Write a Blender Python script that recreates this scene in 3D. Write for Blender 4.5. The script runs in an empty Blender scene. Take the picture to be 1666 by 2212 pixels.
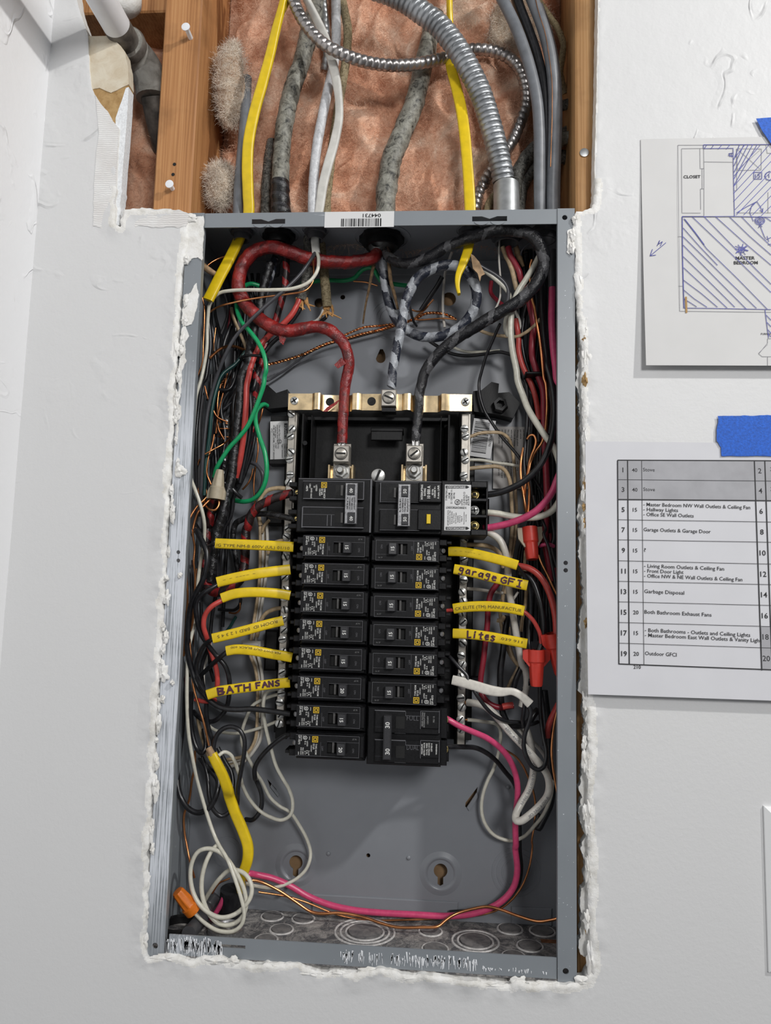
import bpy, math, random
import numpy as np
from mathutils import Vector, Matrix
from mathutils.geometry import tessellate_polygon
random.seed(7); rng = np.random.default_rng(11)
SC = bpy.context.scene
COL = SC.collection

# ------------------------------------------------------------------ camera
FPX = 1600.0
def _rot(w):
    w = np.array(w, float); th = np.linalg.norm(w); k = w / th
    K = np.array([[0, -k[2], k[1]], [k[2], 0, -k[0]], [-k[1], k[0], 0]])
    return np.eye(3) + math.sin(th) * K + (1 - math.cos(th)) * K @ K
RC = _rot((-0.1111, 0.0723, 0.0215)) @ np.array([[1, 0, 0], [0, 0, -1], [0, 1, 0]], float)
CC = np.array((0.0633, -0.6541, -0.0216))
cam_d = bpy.data.cameras.new('camera'); cam = bpy.data.objects.new('camera', cam_d); COL.objects.link(cam)
cam_d.sensor_fit = 'VERTICAL'; cam_d.sensor_height = 24.0; cam_d.sensor_width = 24.0 * 1666 / 2212
cam_d.lens = FPX / 2212 * 24.0; cam_d.clip_start = 0.01
M4 = Matrix.Identity(4)
for i in range(3):
    M4[i][0] = RC[0][i]; M4[i][1] = -RC[1][i]; M4[i][2] = -RC[2][i]; M4[i][3] = CC[i]
cam.matrix_world = M4
SC.camera = cam
def at(x, y, Y):                       # pixel -> point on the plane at depth Y (metres behind the panel front)
    d = RC.T @ np.array([(x - 833) / FPX, (y - 1106) / FPX, 1.0]); t = (Y - CC[1]) / d[1]
    return CC + t * d
def atZ(x, y, Z):
    d = RC.T @ np.array([(x - 833) / FPX, (y - 1106) / FPX, 1.0]); t = (Z - CC[2]) / d[2]
    return CC + t * d

# ------------------------------------------------------------------ light
W = bpy.data.worlds.new('room_light'); SC.world = W; W.use_nodes = True
W.node_tree.nodes['Background'].inputs[0].default_value = (0.92, 0.95, 1.0, 1)
W.node_tree.nodes['Background'].inputs[1].default_value = 0.13
def area(name, loc, target, size, power, col):
    l = bpy.data.lights.new(name, 'AREA'); l.shape = 'DISK'; l.size = size; l.energy = power; l.color = col
    o = bpy.data.objects.new(name, l); COL.objects.link(o); o.location = loc
    o.rotation_euler = (Vector(target) - Vector(loc)).to_track_quat('-Z', 'Y').to_euler()
    return o
area('ceiling_bulb', (1.20, -.88, 1.16), (-.1, 0, .2), .075, 16.4, (1, .988, .965))
area('room_lamp', (0.75, -2.0, 0.72), (0, 0, 0), .5, 21, (1, .992, .985))
SC.view_settings.view_transform = 'Standard'; SC.view_settings.look = 'None'
SC.view_settings.gamma = 1.0; SC.view_settings.use_curve_mapping = False
SC.view_settings.exposure = 0.0

# ------------------------------------------------------------------ mesh helpers
class MB:
    def __init__(s): s.v = []; s.f = []; s.uv = []; s.mi = []; s.m = 0
    def add(s, vs, fs, uv=None):
        b = len(s.v); s.v += [tuple(map(float, p)) for p in vs]
        s.uv += list(uv) if uv is not None else [(0, 0)] * len(vs)
        s.f += [tuple(b + i for i in f) for f in fs]; s.mi += [s.m] * len(fs); return s
    def box(s, x0, x1, y0, y1, z0, z1, c=0.0):
        if x0 > x1: x0, x1 = x1, x0
        if y0 > y1: y0, y1 = y1, y0
        if z0 > z1: z0, z1 = z1, z0
        c = min(c, (x1 - x0) * .45, (y1 - y0) * .45, (z1 - z0) * .45)
        if c <= 0:
            v = [(x, y, z) for x in (x0, x1) for y in (y0, y1) for z in (z0, z1)]
            return s.add(v, [(0, 1, 3, 2), (4, 6, 7, 5), (0, 4, 5, 1), (2, 3, 7, 6), (0, 2, 6, 4), (1, 5, 7, 3)])
        # chamfered front edges (towards -y), square at the back
        xs = (x0, x0 + c, x1 - c, x1); zs = (z0, z0 + c, z1 - c, z1)
        v = [(x0 + c, y0, z0 + c), (x1 - c, y0, z0 + c), (x1 - c, y0, z1 - c), (x0 + c, y0, z1 - c),
             (x0, y0 + c, z0), (x1, y0 + c, z0), (x1, y0 + c, z1), (x0, y0 + c, z1),
             (x0, y1, z0), (x1, y1, z0), (x1, y1, z1), (x0, y1, z1)]
        return s.add(v, [(0, 1, 2, 3), (4, 5, 1, 0), (5, 6, 2, 1), (6, 7, 3, 2), (7, 4, 0, 3),
                         (8, 9, 5, 4), (9, 10, 6, 5), (10, 11, 7, 6), (11, 8, 4, 7), (11, 10, 9, 8)])
    def pbox(s, px0, py0, px1, py1, yf, yb, c=.0005):   # box whose front face fills a pixel rectangle at depth yf
        a = at(px0, (py0 + py1) / 2, yf); b = at(px1, (py0 + py1) / 2, yf)
        t = at((px0 + px1) / 2, py0, yf); u = at((px0 + px1) / 2, py1, yf)
        return s.box(a[0], b[0], yf, yb, u[2], t[2], c)
    def prism(s, loops, y0, y1, axes='xz'):    # polygon with holes extruded along the third axis
        pts = [p for l in loops for p in l]; n = len(pts)
        tri = tessellate_polygon([[Vector((p[0], p[1], 0)) for p in l] for l in loops])
        def P(p, h):
            return (p[0], h, p[1]) if axes == 'xz' else ((p[0], p[1], h) if axes == 'xy' else (h, p[0], p[1]))
        v = [P(p, y0) for p in pts] + [P(p, y1) for p in pts]
        f = []
        for t in tri:
            f.append(tuple(t)); f.append(tuple(i + n for i in reversed(t)))
        b = 0
        for l in loops:
            m = len(l)
            for i in range(m):
                j = (i + 1) % m; f.append((b + i, b + j, b + j + n, b + i + n))
            b += m
        return s.add(v, f)
    def rev(s, prof, p0, ax, n=24, ref=None):   # lathe: prof [(along, radius)] from p0 along ax
        ax = Vector(ax).normalized(); a = ax.orthogonal().normalized() if ref is None else Vector(ref); b = ax.cross(a)
        p0 = Vector(p0); v = []; f = []
        for (h, r) in prof:
            for i in range(n):
                t = 2 * math.pi * i / n; v.append(p0 + ax * h + (a * math.cos(t) + b * math.sin(t)) * r)
        m = len(prof)
        for k in range(m - 1):
            for i in range(n):
                j = (i + 1) % n; f.append((k * n + i, k * n + j, (k + 1) * n + j, (k + 1) * n + i))
        f.append(tuple(range(n - 1, -1, -1))); f.append(tuple((m - 1) * n + i for i in range(n)))
        return s.add(v, f)
    def build(s, name, mats, parent=None, smooth=35, loc=None):
        me = bpy.data.meshes.new(name); me.from_pydata(s.v, [], s.f)
        if any(u != (0, 0) for u in s.uv[:50]):
            l = me.uv_layers.new(name='UVMap'); vi = np.zeros(len(me.loops), dtype=np.int32)
            me.loops.foreach_get('vertex_index', vi); uv = np.array(s.uv, dtype=np.float32)[vi]
            l.data.foreach_set('uv', uv.ravel())
        if not isinstance(mats, (list, tuple)): mats = [mats]
        for m in mats: me.materials.append(m)
        if len(mats) > 1: me.polygons.foreach_set('material_index', s.mi)
        fix(me)
        if smooth:
            me.polygons.foreach_set('use_smooth', [True] * len(me.polygons)); me.set_sharp_from_angle(angle=math.radians(smooth))
        me.update()
        return link(name, me, parent)
def fix(me):
    import bmesh
    bm = bmesh.new(); bm.from_mesh(me); bmesh.ops.recalc_face_normals(bm, faces=bm.faces); bm.to_mesh(me); bm.free()
def link(name, me, parent=None):
    o = bpy.data.objects.new(name, me); COL.objects.link(o)
    if parent is not None: o.parent = parent
    return o
def empty(name, loc=(0, 0, 0)):
    o = bpy.data.objects.new(name, None); o.empty_display_size = .02; COL.objects.link(o); o.location = loc; return o
def tag(o, label, cat, group=None):
    o['label'] = label; o['category'] = cat
    if group: o['group'] = group
    return o
def struct(o, label, cat=None):
    o['kind'] = 'structure'; o['label'] = label; return o
def circ(cx, cz, r, n=20, sx=1.0): return [(cx + r * sx * math.cos(2 * math.pi * i / n), cz + r * math.sin(2 * math.pi * i / n)) for i in range(n)]
def rect(x0, x1, z0, z1): return [(x0, z0), (x1, z0), (x1, z1), (x0, z1)]
def offset_obj(o, loc): o.location = loc; return o

# value noise
def _hash(ix, iy, iz, seed):
    h = (ix * 374761393 + iy * 668265263 + iz * 2147483647 * 3 + seed * 974711) & 0xffffffff
    h = ((h ^ (h >> 13)) * 1274126177) & 0xffffffff
    h = ((h ^ (h >> 16)) * 2246822519) & 0xffffffff
    return ((h >> 8) & 0xffff) / 65535.0
def vnoise(x, y, z=0.0, seed=0):
    x = np.asarray(x, float); y = np.asarray(y, float); z = np.zeros_like(x) + z
    xi = np.floor(x).astype(np.int64); yi = np.floor(y).astype(np.int64); zi = np.floor(z).astype(np.int64)
    fx = x - xi; fy = y - yi; fz = z - zi
    fx = fx * fx * (3 - 2 * fx); fy = fy * fy * (3 - 2 * fy); fz = fz * fz * (3 - 2 * fz)
    r = 0
    for a in (0, 1):
        for b in (0, 1):
            for c in (0, 1):
                w = (fx if a else 1 - fx) * (fy if b else 1 - fy) * (fz if c else 1 - fz)
                r = r + w * _hash(xi + a, yi + b, zi + c, seed)
    return r
def fbm(x, y, z=0.0, oct=4, seed=0):
    r = 0; a = .5; t = 0
    for o in range(oct):
        r = r + a * vnoise(np.asarray(x) * 2 ** o, np.asarray(y) * 2 ** o, np.asarray(z) * 2 ** o, seed + o); t += a; a *= .5
    return r / t

# ------------------------------------------------------------------ materials
def nm(name):
    m = bpy.data.materials.new(name); m.use_nodes = True; nt = m.node_tree
    return m, nt, nt.nodes['Principled BSDF']
def N(nt, t, **k):
    n = nt.nodes.new(t)
    for a, b in k.items(): setattr(n, a, b)
    return n
def setin(n, **k):
    for a, b in k.items(): n.inputs[a.replace('_', ' ')].default_value = b
def math_(nt, op, a, b=None, clamp=False):
    n = N(nt, 'ShaderNodeMath', operation=op, use_clamp=clamp)
    for i, q in enumerate((a, b)):
        if q is None: continue
        if isinstance(q, (int, float)): n.inputs[i].default_value = q
        else: nt.links.new(q, n.inputs[i])
    return n.outputs[0]
def mix(nt, fac, a, b):
    n = N(nt, 'ShaderNodeMix', data_type='RGBA')
    for idx, q in ((0, fac), (6, a), (7, b)):
        if isinstance(q, (int, float)): n.inputs[idx].default_value = q
        elif isinstance(q, tuple): n.inputs[idx].default_value = (*q, 1)
        else: nt.links.new(q, n.inputs[idx])
    return n.outputs[2]
def coord(nt, scale=(1, 1, 1), kind='Object', rot=(0, 0, 0)):
    t = N(nt, 'ShaderNodeTexCoord'); m = N(nt, 'ShaderNodeMapping'); m.inputs['Scale'].default_value = scale
    m.inputs['Rotation'].default_value = rot
    nt.links.new(t.outputs[kind], m.inputs[0]); return m.outputs[0]
def noise(nt, vec, scale, detail=3, rough=.55, dist=0.0):
    n = N(nt, 'ShaderNodeTexNoise'); n.inputs['Scale'].default_value = scale; n.inputs['Detail'].default_value = detail
    n.inputs['Roughness'].default_value = rough; n.inputs['Distortion'].default_value = dist
    if vec is not None: nt.links.new(vec, n.inputs['Vector'])
    return n.outputs[0]
def ramp(nt, fac, stops):
    n = N(nt, 'ShaderNodeValToRGB'); e = n.color_ramp.elements
    while len(e) < len(stops): e.new(.5)
    for i, (p, c) in enumerate(stops):
        e[i].position = p; e[i].color = (*c, 1) if isinstance(c, tuple) else (c, c, c, 1)
    nt.links.new(fac, n.inputs[0]); return n.outputs[0]
def bump(nt, b, h, strength=.3, dist=.001):
    n = N(nt, 'ShaderNodeBump'); n.inputs['Strength'].default_value = strength; n.inputs['Distance'].default_value = dist
    nt.links.new(h, n.inputs['Height']); nt.links.new(n.outputs[0], b.inputs['Normal']); return n
def simple(name, col, rough=.5, metal=0.0, var=.0, vs=300, bmp=0.0, bs=400, coat=0.0, spec=None):
    m, nt, b = nm(name); b.inputs['Roughness'].default_value = rough; b.inputs['Metallic'].default_value = metal
    if spec is not None: b.inputs['Specular IOR Level'].default_value = spec
    if coat: b.inputs['Coat Weight'].default_value = coat; b.inputs['Coat Roughness'].default_value = .15
    if var:
        f = noise(nt, coord(nt), vs, 3)
        d = tuple(max(0, c * (1 - var)) for c in col); u = tuple(min(1, c * (1 + var)) for c in col)
        nt.links.new(ramp(nt, f, [(.3, d), (.7, u)]), b.inputs['Base Color'])
    else: b.inputs['Base Color'].default_value = (*col, 1)
    if bmp: bump(nt, b, noise(nt, coord(nt), bs, 3), bmp, .0006)
    return m
MT = {}
WOOL = [(.28, (.40, .14, .06)), (.42, (.60, .28, .16)), (.55, (.74, .45, .31)), (.70, (.83, .68, .55))]  # wool's own pinks, with shadow browns and pale highlight tones painted in
def wallpaint(name, col, seed=0.0):
    m, nt, b = nm(name); c = coord(nt)
    big = noise(nt, c, 3.5, 2)
    nt.links.new(mix(nt, big, tuple(x * .97 for x in col), tuple(min(1, x * 1.02) for x in col)), b.inputs['Base Color'])
    b.inputs['Roughness'].default_value = .5; b.inputs['Specular IOR Level'].default_value = .35
    # trowel ridges: contour lines of a distorted noise, only in patches
    w = noise(nt, c, 9 + seed, 2, .5, 1.0)
    r1 = math_(nt, 'ABSOLUTE', math_(nt, 'SUBTRACT', w, .52))
    r1 = math_(nt, 'SUBTRACT', 1, math_(nt, 'MULTIPLY', r1, 55), True)
    patch = math_(nt, 'MULTIPLY', math_(nt, 'SUBTRACT', noise(nt, c, 26, 3, .6), .5), 8, True)
    step = math_(nt, 'MULTIPLY', math_(nt, 'SUBTRACT', w, .52), 30, True)
    fine = noise(nt, c, 260, 4, .6)
    med = noise(nt, c, 45, 3, .6)
    # the wall is rougher towards the top (patched plaster), smoother below
    sep = N(nt, 'ShaderNodeSeparateXYZ'); nt.links.new(c, sep.inputs[0])
    up = math_(nt, 'MULTIPLY', math_(nt, 'SUBTRACT', sep.outputs[2], .05), 3.2, True)
    ridg = math_(nt, 'MULTIPLY', math_(nt, 'ADD', math_(nt, 'MULTIPLY', r1, patch), math_(nt, 'MULTIPLY', math_(nt, 'MULTIPLY', step, patch), .4)), math_(nt, 'ADD', math_(nt, 'MULTIPLY', up, .97), .03))
    h = math_(nt, 'ADD', ridg, math_(nt, 'ADD', math_(nt, 'MULTIPLY', fine, .16), math_(nt, 'MULTIPLY', med, math_(nt, 'ADD', math_(nt, 'MULTIPLY', up, .5), .12))))
    bump(nt, b, h, .8, .0016)
    return m
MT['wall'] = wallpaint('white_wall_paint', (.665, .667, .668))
MT['wall2'] = wallpaint('white_wall_paint_lit', (.86, .86, .87), 3)  # same white paint, lightened to carry the stronger lamplight on this side
def plaster():
    m, nt, b = nm('rough_plaster'); c = coord(nt)
    n = noise(nt, c, 90, 4, .65)
    nt.links.new(ramp(nt, n, [(.25, (.62, .60, .55)), (.5, (.80, .79, .76)), (.75, (.86, .86, .85))]), b.inputs['Base Color'])
    b.inputs['Roughness'].default_value = .6; bump(nt, b, noise(nt, c, 240, 5, .7), .6, .0012); return m
MT['plaster'] = plaster()
MT['gypsum'] = simple('gypsum_core', (.78, .80, .82), .8, 0, .12, 500, .6, 600)
def layer(name, lo, hi, sc):
    m, nt, b = nm(name); c = coord(nt)
    n = noise(nt, c, sc, 5, .65, .5)
    nt.links.new(ramp(nt, n, [(.3, lo), (.62, hi)]), b.inputs['Base Color']); b.inputs['Roughness'].default_value = .75
    bump(nt, b, n, .6, .0012); return m
MT['oldpaint'] = layer('old_cream_paint', (.55, .46, .33), (.66, .60, .48), 60)
MT['kraft'] = layer('torn_kraft_paper', (.30, .17, .055), (.46, .30, .13), 110)
def ribbed():
    m, nt, b = nm('embossed_paper_tape'); c = coord(nt)
    w = N(nt, 'ShaderNodeTexWave', bands_direction='Z'); w.inputs['Scale'].default_value = 150; w.inputs['Distortion'].default_value = 4; w.inputs['Detail'].default_value = 3
    nt.links.new(c, w.inputs['Vector'])
    n = noise(nt, c, 35, 3)
    nt.links.new(ramp(nt, n, [(.3, (.70, .68, .66)), (.7, (.80, .80, .79))]), b.inputs['Base Color'])
    b.inputs['Roughness'].default_value = .6; bump(nt, b, w.outputs[0], .5, .0008); return m
MT['ribbed'] = ribbed()
def woodm(name, lo, mid, hi, stain=True):
    m, nt, b = nm(name); c = coord(nt, (14, 14, .55)); n = noise(nt, c, 9, 5, .6, .6)
    w = N(nt, 'ShaderNodeTexWave', bands_direction='X'); w.inputs['Scale'].default_value = 7.0; w.inputs['Distortion'].default_value = 9; w.inputs['Detail'].default_value = 4; w.inputs['Detail Scale'].default_value = 1.2
    nt.links.new(c, w.inputs['Vector'])
    f = math_(nt, 'ADD', math_(nt, 'MULTIPLY', w.outputs[0], .16), math_(nt, 'MULTIPLY', n, .84))
    col = ramp(nt, f, [(.25, lo), (.5, mid), (.78, hi)])
    if stain:
        s = noise(nt, coord(nt), 16, 4, .6); col = mix(nt, math_(nt, 'MULTIPLY', math_(nt, 'SUBTRACT', s, .52), 2.2, True), col, tuple(x * .45 for x in lo))
    nt.links.new(col, b.inputs['Base Color']); b.inputs['Roughness'].default_value = .62
    bump(nt, b, f, .35, .0006); return m
MT['stud'] = woodm('fir_stud', (.28, .115, .035), (.44, .205, .075), (.56, .30, .125))
MT['stud2'] = woodm('fir_stud_lighter', (.34, .16, .055), (.52, .28, .11), (.62, .38, .18))
MT['sheath'] = woodm('dark_sheathing', (.10, .055, .03), (.16, .09, .05), (.22, .13, .07))
MT['sheath2'] = simple('brown_backing_board', (.26, .16, .08), .8, 0, .25, 60)
def insul():
    m, nt, b = nm('fibreglass_wool'); c = coord(nt)
    n = noise(nt, c, 17, 5, .62, .8); n2 = noise(nt, c, 420, 3, .7)
    col = ramp(nt, n, WOOL)
    nt.links.new(mix(nt, math_(nt, 'MULTIPLY', n2, .35), col, (.78, .60, .47)), b.inputs['Base Color'])
    b.inputs['Roughness'].default_value = .95; b.inputs['Specular IOR Level'].default_value = .1
    bump(nt, b, n2, .4, .0015); return m
MT['insul'] = insul()
def fibrem():
    m, nt, b = nm('glass_fibres'); c = coord(nt); n = noise(nt, c, 17, 5, .62, .8)
    nt.links.new(mix(nt, .25, ramp(nt, n, WOOL), (.82, .64, .50)), b.inputs['Base Color']); b.inputs['Roughness'].default_value = .9; b.inputs['Specular IOR Level'].default_value = .15; return m
MT['fibre'] = fibrem()
def panelpaint(name, amount, axis, band=None):
    """grey enamel with dry white brush strokes dragged along one axis"""
    m, nt, b = nm(name)
    sc = {'z': (850, 60, 16), 'x': (7, 60, 120), 'v': (1100, 50, 60)}[axis]
    c = coord(nt, sc); s = noise(nt, c, 1, 4, .65); blot = noise(nt, coord(nt), 22, 4, .6)
    speck = noise(nt, coord(nt), 420, 2)
    f = math_(nt, 'ADD', math_(nt, 'MULTIPLY', s, .78), math_(nt, 'MULTIPLY', blot, .32))
    f = math_(nt, 'MULTIPLY', math_(nt, 'SUBTRACT', f, 1.0 - amount), 9, True)
    if band is not None:     # strokes only where a person had the brush: along part of the length
        sep = N(nt, 'ShaderNodeSeparateXYZ'); nt.links.new(coord(nt), sep.inputs[0])
        q = sep.outputs[0 if band[0] == 'x' else 2]
        g = math_(nt, 'MULTIPLY', math_(nt, 'MULTIPLY', math_(nt, 'SUBTRACT', q, band[1]), band[3], True), math_(nt, 'MULTIPLY', math_(nt, 'SUBTRACT', band[2], q), band[3], True))
        f = math_(nt, 'MULTIPLY', f, g)
    sp = math_(nt, 'MULTIPLY', math_(nt, 'SUBTRACT', speck, .735), 40, True)
    f = math_(nt, 'MAXIMUM', f, sp)
    base = mix(nt, blot, (.20, .22, .24), (.24, .262, .282))
    nt.links.new(mix(nt, f, base, (.62, .65, .70)), b.inputs['Base Color'])
    b.inputs['Roughness'].default_value = .38; bump(nt, b, f, .3, .0004); return m
MT['panel'] = panelpaint('grey_enamel', .20, 'z')
MT['panel_left'] = panelpaint('grey_enamel_overpainted', .55, 'z', ('z', -.345, .20, 12))
MT['panel_top'] = panelpaint('grey_enamel_top', .28, 'x')
MT['panel_bottom'] = panelpaint('grey_enamel_brushed', .47, 'v', ('x', -.17, -.135, 60))
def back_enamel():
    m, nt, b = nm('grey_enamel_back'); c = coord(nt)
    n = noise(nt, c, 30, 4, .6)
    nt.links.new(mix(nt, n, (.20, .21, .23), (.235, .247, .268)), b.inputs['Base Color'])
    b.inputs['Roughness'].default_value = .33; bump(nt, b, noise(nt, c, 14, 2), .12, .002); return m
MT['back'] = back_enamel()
def dusty():
    m, nt, b = nm('dusty_enamel'); c = coord(nt)
    n = noise(nt, c, 70, 6, .72, 1.0); s = noise(nt, c, 700, 2)
    f = math_(nt, 'MULTIPLY', math_(nt, 'SUBTRACT', math_(nt, 'ADD', n, math_(nt, 'MULTIPLY', s, .3)), .58), 4.0, True)
    nt.links.new(mix(nt, f, (.085, .085, .09), (.40, .38, .36)), b.inputs['Base Color']); b.inputs['Roughness'].default_value = .7
    bump(nt, b, n, .4, .001); return m
MT['dusty'] = dusty()
MT['dusty_disc'] = layer('dusty_knockout', (.09, .09, .095), (.20, .19, .185), 130)
MT['oldgalv'] = layer('weathered_elbow', (.16, .15, .13), (.36, .35, .32), 60)
MT['dust_white'] = layer('white_dust', (.30, .29, .29), (.62, .60, .58), 160)
MT['blk'] = simple('black_phenolic', (.0065, .0065, .0075), .40, 0, .35, 500, .1, 700, spec=.32)
MT['blk2'] = simple('black_moulding', (.0055, .0055, .006), .48, 0, .3, 300, .12, 500, spec=.32)
MT['handle'] = simple('dark_grey_toggle', (.032, .032, .035), .42, 0, .15, 700)
MT['shutter'] = simple('brown_grey_shutter', (.075, .072, .070), .5)
MT['void'] = simple('window_recess', (.004, .004, .004), .7)
MT['edge'] = simple('edge_highlight', (.11, .11, .12), .5)  # pale grey that paints the light caught on black moulded edges
MT['steel'] = simple('zinc_steel', (.58, .58, .56), .36, .7, .2, 300)
MT['tin'] = simple('tinned_bar', (.52, .485, .43), .42, .6, .12, 200, .05, 500)
MT['lug'] = simple('tin_lug', (.50, .47, .42), .42, .85, .15, 200)
MT['gold'] = simple('yellow_zinc', (.78, .60, .36), .33, 1, .3, 90, .08, 300)
MT['brass'] = simple('brass_screw', (.80, .62, .25), .3, 1, .15, 300)
MT['tie'] = simple('steel_tie_bar', (.40, .40, .41), .4, .9, .25, 500, .2, 600)
MT['galv'] = simple('galvanised_steel', (.44, .455, .46), .42, .75, .25, 60)
MT['dullgalv'] = simple('dull_flexible_steel', (.34, .355, .37), .42, .75, .35, 45)
MT['greenfield'] = simple('armoured_steel', (.36, .34, .33), .33, .9, .45, 50)
MT['ironpipe'] = simple('old_iron', (.14, .125, .11), .6, .3, .6, 70, .4, 200)
MT['pipepaint'] = simple('white_pipe_paint', (.80, .82, .85), .35, 0, .03, 60)
MT['print'] = simple('white_print', (.62, .62, .60), .6)
MT['printdim'] = simple('grey_print', (.22, .22, .22), .6)
MT['logo'] = simple('yellow_print', (.72, .46, .02), .55)
MT['ink'] = simple('black_ink', (.02, .02, .022), .7)
MT['greyink'] = simple('grey_ink', (.22, .22, .24), .7)
MT['pen'] = simple('blue_ballpoint', (.028, .035, .26), .5, 0, .4, 200)
MT['marker'] = simple('purple_marker', (.055, .010, .03), .6, 0, .4, 300)
MT['stencil'] = simple('cable_print', (.10, .07, .02), .7)
MT['sticker'] = simple('white_sticker', (.66, .66, .66), .45)
MT['sticker2'] = simple('grey_sticker', (.42, .40, .38), .5)
MT['paper'] = simple('white_paper', (.60, .597, .592), .7, 0, .02, 30)
MT['paper2'] = simple('bright_white_paper', (.62, .622, .65), .7, 0, .02, 30)
MT['cell'] = simple('grey_table_fill', (.36, .36, .38), .7, 0, .08, 60)
MT['stain'] = simple('brown_stain', (.38, .22, .07), .7)
MT['bluetape'] = simple('blue_masking_tape', (.006, .10, .52), .65, 0, .25, 500, .5, 900)
MT['plate'] = simple('white_cover_plate', (.80, .81, .81), .35)
MT['test'] = simple('yellow_button', (.74, .52, .02), .4)
def wirem(name, col, rough=.32, var=.10, sc=250, b=.05): MT[name] = simple(name, col, rough, 0, var, sc, b, 500)
wirem('w_black', (.013, .013, .015), .3, .4); wirem('w_grey', (.055, .055, .062), .32); wirem('w_cream', (.62, .60, .51), .3)
wirem('w_white', (.66, .63, .57), .33); wirem('w_red', (.50, .062, .052), .35); wirem('w_dred', (.30, .022, .04), .35)
wirem('w_pink', (.60, .065, .17), .3); wirem('w_green', (.012, .33, .12), .3); wirem('w_dgreen', (.012, .055, .05), .35)
wirem('w_tan', (.52, .39, .24), .45, .35, 180); wirem('w_yellow', (.74, .52, .010), .33, .10, 120)
wirem('sheath_grey', (.15, .16, .175), .42, .2, 80); wirem('sheath_dark', (.06, .06, .065), .4, .2, 80)
wirem('sheath_white', (.60, .59, .55), .4, .12, 120); wirem('rubberred', (.62, .045, .028), .42, .06); wirem('rubbertan', (.42, .36, .26), .5, .08)
wirem('rubberorange', (.68, .17, .012), .45, .1); wirem('rust', (.18, .075, .03), .8, .5)
wirem('fray', (.42, .22, .075), .8, .4, 300, .5); wirem('kraftwrap', (.38, .25, .14), .75, .3, 200, .3); wirem('twine', (.16, .10, .05), .85, .5)
MT['copper'] = simple('bare_copper', (.72, .31, .13), .3, 1, .35, 70)
MT['dcopper'] = simple('tarnished_copper', (.42, .17, .07), .4, 1, .45, 70)
MT['alu'] = simple('aluminium_strand', (.66, .65, .63), .3, 1, .2, 300)
def spiral(name, a, b2, pitch, duty, rough=.22, ns=60, bm=.35, c3=None):
    """overlapping spiral tape wrap in two colours; UV = (metres along, turn)"""
    m, nt, b = nm(name); t = N(nt, 'ShaderNodeTexCoord'); sp = N(nt, 'ShaderNodeSeparateXYZ'); nt.links.new(t.outputs['UV'], sp.inputs[0])
    wob = noise(nt, coord(nt), ns, 3)
    ph = math_(nt, 'ADD', math_(nt, 'ADD', math_(nt, 'DIVIDE', sp.outputs[0], pitch), sp.outputs[1]), math_(nt, 'MULTIPLY', wob, .9))
    fr = math_(nt, 'FRACT', ph)
    st = math_(nt, 'LESS_THAN', fr, duty)
    col = mix(nt, st, a, b2)
    if c3 is not None: col = mix(nt, math_(nt, 'MULTIPLY', math_(nt, 'SUBTRACT', noise(nt, coord(nt), 110, 4), .5), 5, True), col, c3)
    nt.links.new(col, b.inputs['Base Color']); b.inputs['Roughness'].default_value = rough
    h = math_(nt, 'ADD', fr, math_(nt, 'MULTIPLY', noise(nt, coord(nt), 260, 4, .7), 1.3)); bump(nt, b, h, bm, .0012); return m
MT['tape_red'] = spiral('red_electrical_tape', (.19, .014, .014), (.27, .018, .016), .021, .5, .2, 50, .7, (.075, .016, .016))
MT['tape_redblack'] = spiral('red_and_black_tape', (.02, .012, .013), (.30, .018, .02), .017, .42, .25, 40, .5, (.05, .015, .015))
MT['tape_whiteblack'] = spiral('white_spiral_on_black', (.022, .026, .040), (.36, .38, .41), .026, .45, .22, 70, .6, (.20, .21, .23))
MT['tape_black'] = spiral('black_tape_grey_streaks', (.010, .010, .012), (.085, .085, .09), .036, .24, .17, 70, .8, (.02, .02, .022))
MT['tape_plain'] = spiral('black_wrapped_tape', (.012, .012, .013), (.03, .03, .033), .012, .3, .2, 45, .6)
def bark(name, stops, ns=150, rough=.5):
    m, nt, b = nm(name); c = coord(nt); n = noise(nt, c, ns, 5, .72, .6)
    nt.links.new(ramp(nt, n, stops), b.inputs['Base Color']); b.inputs['Roughness'].default_value = rough
    bump(nt, b, n, .6, .0018); return m
MT['oldcable'] = bark('tarred_old_cable', [(.36, (.015, .015, .012)), (.47, (.16, .155, .13)), (.6, (.27, .265, .225)), (.78, (.36, .35, .31))], 130)
MT['braid'] = bark('grey_braid', [(.38, (.02, .02, .018)), (.52, (.12, .115, .10)), (.7, (.27, .26, .235))], 330, .55)
MT['braidtan'] = bark('tan_braid', [(.35, (.10, .075, .035)), (.5, (.27, .215, .12)), (.7, (.40, .34, .21))], 400, .6)
MT['silver'] = bark('silver_paint_cable', [(.25, (.25, .25, .26)), (.5, (.55, .56, .58)), (.75, (.70, .71, .73))], 120, .32)
# ================================================================== STRUCTURE
WY = -.0035                                    # drywall face, a little proud of the panel front
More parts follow.
